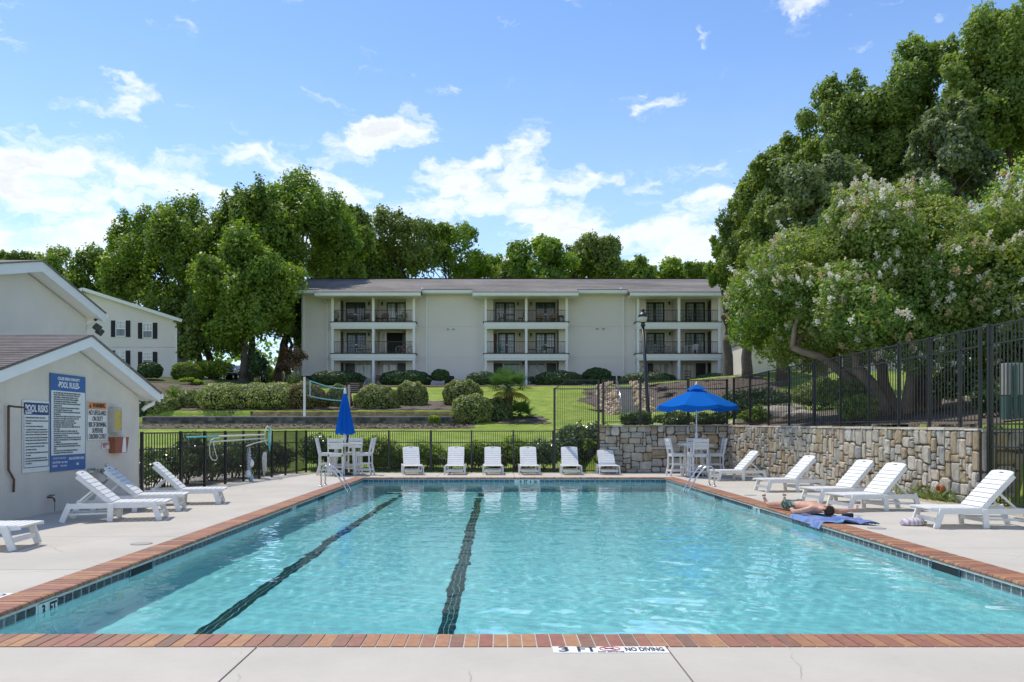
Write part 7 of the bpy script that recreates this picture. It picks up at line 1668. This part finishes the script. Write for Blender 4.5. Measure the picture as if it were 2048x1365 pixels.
# head
bm_ = bmesh.new(); bmesh.ops.create_uvsphere(bm_, u_segments=20, v_segments=14, radius=1)
for v in bm_.verts:
    x, y, z = v.co     # y towards the crown, z up = face
    w = .078*(1 - .16*max(0, -y)); X = x*w; Yy = y*.112; Zz = z*.092
    if z > .3: Zz *= 1 - .10*(abs(x))
    if z > .55 and abs(x) < .35 and -.45 < y < .1: Zz += .026*(1-abs(x)/.35)*(1-abs(y+.2)/.33)           # nose
    if z > .5 and .05 < y < .35: Zz -= .008*(1 if .15 < abs(x) < .6 else 0)                                  # eye sockets
    if z > .3 and y < -.6: Zz += .010                                                                        # chin
    v.co = (X, Yy, Zz)
me = bpy.data.meshes.new('head'); bm_.to_mesh(me); bm_.free(); me.materials.append(MAT['skin']); me.polygons.foreach_set('use_smooth', [True]*len(me.polygons))
hd = mesh_obj('head', me, person, W_(5.595, 13.42, .125), (R(8), R(22), R(180)))
for s in (-1, 1):
    k = MB(); k.smooth = True; k.tube([(s*.076, -.03, -.0), (s*.090, -.01, .005), (s*.092, .02, -.0), (s*.078, .03, -.01)], [.012, .015, .014, .008], 8); k.build('ear', MAT['skin'], hd)
    k = MB(); k.lathe([(0, -.003), (.014, 0), (.009, .004), (0, .005)], 10, (s*.030, .018, .076)); k.build('eye', MAT['dark'], hd)
k = MB(); k.smooth = True; k.tube([(-.024, -.062, .080), (0, -.064, .088), (.024, -.062, .080)], [.004, .007, .004], 6); k.build('mouth', simple('lips', (.40, .14, .12), .5), hd)
k = MB(); k.bar((-.05, .036, .078), (-.012, .038, .086), .007, .005); k.bar((.012, .038, .086), (.05, .036, .078), .007, .005)
MAT['hair'] = simple('hair', (.07, .045, .028), .6, var=.4, scale=60); k.build('eyebrows', MAT['hair'], hd)
r = np.random.default_rng(3); d = sph(r, 5200); d = d[(d[:, 1] > -.15) & ((d[:, 2] < .42) | (d[:, 1] > .62))]
Ph = d*np.array([.082, .118, .097]); o = mesh_obj('hair', leafmesh('hair', Ph, d, .030, .22, leafmat('hair_strands', [(.05, .032, .02), (.10, .065, .04), (.18, .12, .075)], trans=.05, gloss=.3, tcol=(1, 1, 1)), 4, spread=.45), hd)
bm_ = bmesh.new(); bmesh.ops.create_uvsphere(bm_, u_segments=18, v_segments=12, radius=1)
bmesh.ops.delete(bm_, geom=[v for v in bm_.verts if not (v.co.y > -.15 and (v.co.z < .42 or v.co.y > .62))], context='VERTS')
for v in bm_.verts: v.co = (v.co.x*.081, v.co.y*.116, v.co.z*.095)
me = bpy.data.meshes.new('hair_cap'); bm_.to_mesh(me); bm_.free(); me.materials.append(MAT['hair']); mesh_obj('hair_cap', me, hd)
# fingers
def hand(base, dirv, sidev, upv, curl, thumb_s):
    base = Vector(base); dirv = Vector(dirv).normalized(); sidev = Vector(sidev).normalized(); upv = Vector(upv).normalized()
    for j, (off, ln, r0) in enumerate(((-.030, .066, .0085), (-.010, .078, .009), (.010, .074, .009), (.029, .060, .008))):
        p = base + sidev*off; a = curl*(.7+.15*j); pts = [p - dirv*.03]; q = p.copy(); ang = .1
        pts.append(q.copy())
        for s_, l_ in ((1, .45), (2, .32), (3, .23)):
            ang += a*.45; q = q + (dirv*math.cos(ang) + upv*math.sin(ang))*ln*l_; pts.append(q.copy())
        k = MB(); k.smooth = True; k.tube([v - PO + Vector((0, 0, PO.z)) if False else Vector(W_(*v)) for v in pts], [r0*1.1, r0, r0*.95, r0*.85, r0*.6], 7); k.build('finger', MAT['skin'], person)
    p = base - dirv*.045 + sidev*thumb_s*.030; q = p + (sidev*thumb_s*.8 + dirv*.5).normalized()*.030; e = q + (dirv*.9 + sidev*thumb_s*.25 + upv*.3).normalized()*.035
    k = MB(); k.smooth = True; k.tube([Vector(W_(*v)) for v in (p, q, e)], [.014, .011, .008], 7); k.build('thumb', MAT['skin'], person)
hand((6.255, 13.855, .112), (1, -.12, .22), (.12, 1, 0), (-.1, -.0, 1), 1.2, -1)
hand((5.275, 14.235, .075), (.35, 1, -.1), (1, -.35, 0), (.1, .2, -1), .9, 1)
for (bx_, by_, bz_, s) in ((5.175, 15.42, .19, -1), (5.575, 15.41, .20, 1)):
    for j in range(5):
        k = MB(); k.smooth = True; p = Vector(W_(bx_ + s*(-.028 + .014*j), by_ + .004, bz_)); k.tube([p, p + Vector((0, -.004, .03 - .003*j)), p + Vector((0, -.016, .046-.004*j))], [.010 - .0008*j, .0105 - .0009*j, .006], 6); k.build('toe', MAT['skin'], person)
def trunksmat():
    m, nt, out = newmat('trunks_cloth'); b = N(nt, 'ShaderNodeBsdfPrincipled', i_Roughness=.8); L(nt, b.outputs[0], out.inputs[0])
    g = N(nt, 'ShaderNodeNewGeometry'); v = N(nt, 'ShaderNodeTexVoronoi', i_Scale=26.0); L(nt, g.outputs['Position'], v.inputs['Vector'])
    r = N(nt, 'ShaderNodeValToRGB'); e = r.color_ramp.elements; r.color_ramp.interpolation = 'CONSTANT'; e[0].color = (.02, .055, .045, 1); e[1].position = .5; e[1].color = (.05, .10, .075, 1); q = e.new(.72); q.color = (.20, .24, .20, 1)
    sp = N(nt, 'ShaderNodeSeparateColor'); L(nt, v.outputs['Color'], sp.inputs[0]); L(nt, sp.outputs[0], r.inputs[0]); L(nt, r.outputs[0], b.inputs['Base Color']); return m
tn_ = [(W_(5.495, 14.40, .11), (.162, .108)), (W_(5.49, 14.49, .11), (.165, .115)), (W_(5.40, 14.56, .105), .108), (W_(5.36, 14.72, .105), .103), (W_(5.345, 14.80, .10), .10), (W_(5.59, 14.56, .105), .108), (W_(5.60, 14.72, .11), .103), (W_(5.60, 14.80, .11), .10), (W_(5.505, 14.33, .112), (.155, .106))]
skin_obj('trunks', tn_, [(0, 1), (1, 2), (2, 3), (3, 4), (1, 5), (5, 6), (6, 7), (0, 8)], 1, trunksmat(), person)
# towel
def towelmat():
    m, nt, out = newmat('towel'); b = N(nt, 'ShaderNodeBsdfPrincipled', i_Roughness=.95); L(nt, b.outputs[0], out.inputs[0])
    g = N(nt, 'ShaderNodeNewGeometry'); n = N(nt, 'ShaderNodeTexNoise', i_Scale=3.2, i_Detail=3.0, i_Distortion=1.2); L(nt, g.outputs['Position'], n.inputs['Vector'])
    r = N(nt, 'ShaderNodeValToRGB'); e = r.color_ramp.elements; e[0].position = .4; e[0].color = (.10, .15, .34, 1); e[1].position = .6; e[1].color = (.06, .24, .50, 1); q = e.new(.52); q.color = (.20, .24, .42, 1); L(nt, n.outputs[0], r.inputs[0]); L(nt, r.outputs[0], b.inputs['Base Color']); return m
k = MB(); k.smooth = True; nx_t, ny_t = 40, 50; vs = []
r = np.random.default_rng(8)
for j in range(ny_t+1):
    v = j/ny_t
    for i in range(nx_t+1):
        u = i/nx_t
        y = 12.62 + 1.35*v + .10*math.sin(u*5)*(1-v) - (.16*u)*(1-v); xr = 5.98 - .05*math.sin(v*9) - .12*v; x = 5.13 + (xr-5.13)*u + (-.02 if v < .3 else 0)
        fold = .034*abs(math.sin(u*9 + v*7 + 2*math.sin(v*5))) * (1.6 if (u > .45 and v < .5) else .45) + .02*math.exp(-((u-.6)**2+(v-.25)**2)*30)
        z = .014 + fold
        if x < 5.175: z = .012 - (5.175-x)*1.4
        vs.append((x, y, z))
k.add(vs, [(j*(nx_t+1)+i, j*(nx_t+1)+i+1, (j+1)*(nx_t+1)+i+1, (j+1)*(nx_t+1)+i) for j in range(ny_t) for i in range(nx_t)])
props(k.build('towel', towelmat()), 'rumpled blue towel under the sunbather at the pool edge', 'towel')
sp_ = thing('speaker', 'small black cylindrical speaker by the sunbather\'s outstretched hand', 'speaker', (5.93, 13.45, .045), -.35)
k = MB(); k.smooth = True; k.tube([(-.09, 0, 0), (-.08, 0, 0), (.08, 0, 0), (.09, 0, 0)], [.034, .044, .044, .034], 18); k.build('body', MAT['dark'], sp_)
for s in (-1, 1): k = MB(); k.smooth = True; k.tube([(s*.0905, 0, 0), (s*.093, 0, 0)], [.030, .024], 16); k.build('end_cap', MAT['cap'], sp_)
# cloth bundle and slippers under the nearest right lounger
bm_ = bmesh.new(); bmesh.ops.create_icosphere(bm_, subdivisions=3, radius=1); rr = np.random.default_rng(15)
for v in bm_.verts: v.co = Vector((v.co.x*.20, v.co.y*.13, max(-.3, v.co.z)*.085)) * (1 + .12*math.sin(v.co.x*9)*math.cos(v.co.z*7+v.co.y*6) + rr.normal(0, .02))
me = bpy.data.meshes.new('cloth'); bm_.to_mesh(me); bm_.free()
def clothmat():
    m, nt, out = newmat('striped_cloth'); b = N(nt, 'ShaderNodeBsdfPrincipled', i_Roughness=.9); L(nt, b.outputs[0], out.inputs[0])
    g = N(nt, 'ShaderNodeNewGeometry'); w = N(nt, 'ShaderNodeTexWave', i_Scale=5.0, i_Distortion=3.0); L(nt, g.outputs['Position'], w.inputs['Vector'])
    r = N(nt, 'ShaderNodeValToRGB'); e = r.color_ramp.elements; e[0].color = (.30, .30, .42, 1); e[1].color = (.62, .58, .58, 1); q = e.new(.4); q.color = (.60, .46, .48, 1); L(nt, w.outputs['Fac'], r.inputs[0]); L(nt, r.outputs[0], b.inputs['Base Color']); return m
me.materials.append(clothmat()); me.polygons.foreach_set('use_smooth', [True]*len(me.polygons))
props(mesh_obj('cloth_bundle', me, None, (6.52, 12.45, .035)), 'pale striped cloth bundle under the foot of the nearest right lounger', 'cloth bundle')
# ================================================================== balcony furniture (each its own thing)
MAT['wood_red'] = simple('wood_red', (.16, .06, .03), .6, var=.2); MAT['wicker'] = simple('wicker', (.34, .20, .10), .8, var=.3, scale=40); MAT['dark_wood'] = simple('dark_wood', (.03, .03, .03), .5); MAT['green_cushion'] = simple('green_cushion', (.10, .22, .17), .8); MAT['beige_cushion'] = simple('beige_cushion', (.55, .50, .40), .9)
def bpos(px, d, z): return ((px - VX)*d/F, d, z + .005)
def small_chair(label, px, d, z, rz, mat, w=.55, seat=.42, back=.9, arms=True, name='patio_chair', cat='chair'):
    t = thing(name, label, cat, bpos(px, d, z), rz); m = MAT[mat]; h = w/2
    k = MB(); k.box(-h, h, -h, h, seat-.04, seat); k.build('seat', m, t)
    k = MB(); k.bar((-h+.02, h, seat), (-h+.02, h+.1, back), .04, .04); k.bar((h-.02, h, seat), (h-.02, h+.1, back), .04, .04)
    for i in range(4): k.bar((-h, h+.02+.02*i, seat+.12+i*(back-seat-.15)/3.2), (h, h+.02+.02*i, seat+.12+i*(back-seat-.15)/3.2), .02, .07)
    k.build('backrest', m, t)
    for sx_ in (-1, 1):
        for sy in (-1, 1): k = MB(); k.box(sx_*(h-.03)-.02, sx_*(h-.03)+.02, sy*(h-.03)-.02, sy*(h-.03)+.02, 0, seat-.041); k.build('leg', m, t)
        if arms: k = MB(); k.box(sx_*h-.03, sx_*h+.03, -h, h, seat+.2, seat+.23); k.box(sx_*h-.02, sx_*h+.02, -h, -h+.04, seat, seat+.199); k.build('arm', m, t)
    return t
def small_table(label, px, d, z, w, h, mat, name='patio_table'):
    t = thing(name, label, 'table', bpos(px, d, z)); m = MAT[mat]
    k = MB(); k.box(-w/2, w/2, -.3, .3, h-.04, h); k.build('table_top', m, t)
    for sx_ in (-1, 1):
        for sy in (-1, 1): k = MB(); k.bar((sx_*w*.45, sy*.26, h-.041), (sx_*w*.42, sy*.26, 0), .04, .04); k.build('leg', m, t)
    return t
def pot(label, px, d, z, h, leaf='leaf_maple', potm='terracotta', w=.16):
    t = thing('potted_plant', label, 'potted plant', bpos(px, d, z)); k = MB(); k.lathe([(w*.7, 0), (w, .25), (w*1.08, .28), (0, .27)], 12); k.build('pot', MAT[potm], t)
    r = np.random.default_rng(int(px*7)); P = sph(r, 260)*np.array([.26, .2, h/2.2]) + np.array([0, 0, .28+h/2.2]); mesh_obj('foliage', leafmesh('foliage', P, sph(r, 260), .10, .4, MAT[leaf], 3), t)
small_chair('black slatted chair left of the door on the top left balcony', 701, 69.9, S2, .3, 'dark_wood'); small_chair('black slatted chair right of the door on the top left balcony', 731, 69.9, S2, -.3, 'dark_wood')
pot('tall plant in a dark pot at the left end of the top left balcony', 672, 69.6, S2, .8, potm='dark_wood')
small_chair('dark folding chair left of the red one on the second top balcony', 757, 69.9, S2, 1.2, 'dark_wood', arms=False); small_chair('red brown chair on the second top balcony from the left', 770, 69.9, S2, 0, 'wood_red'); small_chair('thin grey chair by the bright door on the second top balcony', 784, 69.7, S2, -1.3, 'cap', arms=False)
pot('bushy plant in a terracotta pot on the second top balcony', 808, 69.7, S2, .75); pot('low plant in a terracotta pot beside the bushy one', 800, 69.6, S2, .4, w=.13)
k = small_chair('cream cushioned lounge seat on the middle left balcony', 735, 69.8, S1, .9, 'beige_cushion', w=.75, seat=.45, back=.85); small_table('low table in front of the cream seat on the middle left balcony', 722, 69.7, S1, .8, .45, 'beige_cushion')
def bicycle(label, px, d, z, mat, flip=1):
    t = thing('bicycle', label, 'bicycle', bpos(px, d, z), .1 if flip > 0 else 2.9); m = MAT[mat]
    for x in (-.52, .52):
        k = MB(); k.smooth = True; k.tube([(x+.33*math.cos(a*math.pi/10), 0, .33+.33*math.sin(a*math.pi/10)) for a in range(21)], .018, 6)
        for a in range(8): k.tube([(x, 0, .33), (x+.32*math.cos(a*math.pi/4), 0, .33+.32*math.sin(a*math.pi/4))], .004, 4)
        k.build('wheel', MAT['dark'] if x > 0 else MAT['cap'], t)
    k = MB(); k.smooth = True
    for a, b in (((-.52, 0, .33), (-.05, 0, .30)), ((-.05, 0, .30), (-.18, 0, .85)), ((-.16, 0, .78), (.36, 0, .80)), ((-.05, 0, .30), (.38, 0, .74)), ((-.52, 0, .33), (-.16, 0, .78)), ((.52, 0, .33), (.36, 0, .95))): k.tube([a, b], .018, 6)
    k.build('frame', m, t)
    k = MB(); k.bar((-.30, 0, .88), (-.08, 0, .90), .12, .05); k.build('saddle', MAT['dark'], t)
    k = MB(); k.smooth = True; k.tube([(.30, -.25, 1.0), (.37, -.1, .98), (.37, .1, .98), (.30, .25, 1.0)], .014, 6); k.build('handlebar', MAT['dark'], t)
MAT['pink_frame'] = simple('pink_frame', (.45, .10, .12), .4)
bicycle('bicycle with a pinkish frame on the middle balcony by the open doors', 811, 69.5, S1, 'pink_frame'); bicycle('dark bicycle partly behind the post on the top right balcony', 1363, 69.9, S2, 'dark_wood')
small_table('red brown wooden table on the top centre-left balcony', 1018, 69.8, S2, 1.1, .72, 'wood_red'); small_chair('folding wooden chair left of the wooden table on the top centre balcony', 1004, 69.8, S2, 1.4, 'wood_red', w=.42, arms=False); small_chair('folding wooden chair leaning right of the wooden table on the top centre balcony', 1041, 69.8, S2, -1.5, 'wood_red', w=.42, back=1.0, arms=False)
small_chair('left tan wicker chair on the top centre-right balcony', 1081, 69.8, S2, .2, 'wicker', w=.6); small_chair('right tan wicker chair on the top centre-right balcony', 1107, 69.8, S2, -.2, 'wicker', w=.6); small_table('small dark stand beside the wicker chairs', 1122.5, 69.7, S2, .4, .6, 'dark_wood')
small_chair('dark green chair by the open maroon door on the middle centre balcony', 1000, 69.8, S1, .4, 'green_cushion', w=.45)
small_chair('cushioned love seat with green cushion on the middle centre-right balcony', 1065, 69.7, S1, .5, 'beige_cushion', w=.8, seat=.42, back=.95, name='love_seat', cat='love seat'); small_table('dark table with pots on the middle centre-right balcony', 1100, 69.7, S1, .7, .55, 'dark_wood')
pot('white potted plant between the love seat and the dark table', 1089, 69.6, S1, .5, potm='white_paint', w=.12)
small_table('pale lattice table on the middle right balcony', 1320, 69.8, S1, 1.0, .75, 'cap'); small_chair('pale lattice chair at the right of the lattice table', 1332, 69.7, S1, -.6, 'cap', w=.45)
small_table('white pedestal table on the middle far right balcony', 1379, 69.7, S1, .7, .7, 'white_plastic'); small_chair('white plastic chair right of the white pedestal table', 1390, 69.7, S1, -.5, 'white_plastic', w=.45); small_chair('white folding chair left of the white pedestal table', 1368, 69.8, S1, .9, 'white_plastic', w=.4)
small_chair('red brown chair by the ground floor post at the left bay', 758, 69.5, 5.28, .1, 'maroon', w=.5); small_chair('black wicker armchair on the ground floor patio at the centre', 1062, 69.4, 5.28, .2, 'dark_wood', w=.8, back=.8)
small_chair('tall dark chair on the ground floor patio at the right', 1377, 69.4, 5.28, 0, 'dark_wood', w=.5, back=1.3); pot('red flowering plant hanging on the right ground floor patio', 1313, 69.3, 5.6, .8, leaf='petal_pink')
pot('leafy plant beside the right ground floor post', 1285, 69.2, 5.28, 1.5)
# air conditioners
for px, lab in ((899, 'black air conditioner right of the small ball-headed shrub'), (612, 'black air conditioner at the left foot of the apartment building'), (1232, 'black air conditioner beside the hedge left of the lamp post')):
    t = thing('air_conditioner', lab, 'air conditioner', (bx(px, 68.6), 68.6, 5.15)); k = MB(); k.box(-.4, .4, -.4, .4, 0, .85); k.build('casing', MAT['dark'], t, bevel=.03)
    k = MB(); [k.box(-.38, .38, -.415, -.402, .06+.075*i, .10+.075*i) for i in range(10)]; k.build('louvres', MAT['black_metal'], t); k = MB(); k.lathe([(.32, .855), (.32, .88), (.0, .88)], 16); k.build('fan_guard', MAT['black_metal'], t)
# ================================================================== parked cars
def car(label, px, d, rz, col, suv=False):
    X = (px-VX)*d/F; t = thing('parked_car', label, 'car', (X, d, tz(X, d)+.14), rz, 'cars parked under the left trees'); m = simple('car_paint', col, .25, coat=.8, var=.02); H = 1.75 if suv else 1.45
    # side profile in y (length, front at -y), z
    lo = [(-2.2, .35), (-2.25, .62), (-2.1, .82), (-1.2, .95), (1.9 if not suv else 2.15, 1.0), (2.2, .9), (2.25, .4)]
    k = MB(); k.ext(lo, 'x', -.87, .87); k.build('body', m, t, bevel=.06)
    up = [(-1.25, .94), (-.5, H), (1.2 if not suv else 1.9, H), (1.95 if not suv else 2.15, .98)]
    k = MB(); n = len(up); vs = [(-.80 + (.12 if z > 1.2 else 0), y, z) for y, z in up] + [(.80 - (.12 if z > 1.2 else 0), y, z) for y, z in up]
    k.add(vs, [tuple(range(n-1, -1, -1)), tuple(range(n, 2*n))] + [(i, (i+1) % n, n+(i+1) % n, n+i) for i in range(n)]); k.build('cabin', m, t, bevel=.05)
    k = MB(); k.add([(-.70, -1.20, .99), (.70, -1.20, .99), (.60, -.60, H-.06), (-.60, -.60, H-.06)], [(0, 1, 2, 3)]); k.v = [(x, y-.05, z+.02) for x, y, z in k.v]; k.build('windscreen', MAT['pane_dark'], t)
    for s in (-1, 1):
        k = MB(); k.add([(s*.79, -.95, 1.02), (s*.79, 1.4, 1.02), (s*.70, 1.1, H-.10), (s*.70, -.45, H-.10)], [(0, 1, 2, 3)]); k.v = [(x+s*.03, y, z) for x, y, z in k.v]; k.build('side_window', MAT['pane_dark'], t)
        k = MB(); k.box(s*.62-.16, s*.62+.16, -2.27, -2.1, .62, .76); k.build('headlight', MAT['pane_light'], t, bevel=.02)
        for y in (-1.4, 1.4): k = MB(); k.smooth = True; k.tube([(s*.70, y, .30), (s*.90, y, .30)], .33, 18); w = k.build('wheel', MAT['dark'], t); k = MB(); k.smooth = True; k.tube([(s*.901, y, .30), (s*.91, y, .30)], .2, 14); k.build('hub', MAT['steel'], w)
        k = MB(); k.box(s*.98-.09, s*.98+.09, -1.0, -.88, 1.0, 1.12); k.build('mirror', m, t, bevel=.02)
    k = MB(); k.box(-.42, .42, -2.285, -2.2, .58, .72); k.build('grille', MAT['dark'], t); k = MB(); k.box(-.8, .8, -2.29, -2.2, .36, .46); k.build('bumper_grille', MAT['dark'], t)
car('dark grey van-like car farthest left under the trees', 405, 77, .35, (.10, .11, .12), True); car('white car between the two left tree trunks', 448, 74.5, .5, (.62, .64, .66)); car('silver grey car right of the white one behind the tree trunk', 476, 77.5, .2, (.30, .33, .35)); car('dark car almost hidden behind the middle tree trunk', 510, 78, .2, (.04, .045, .05))
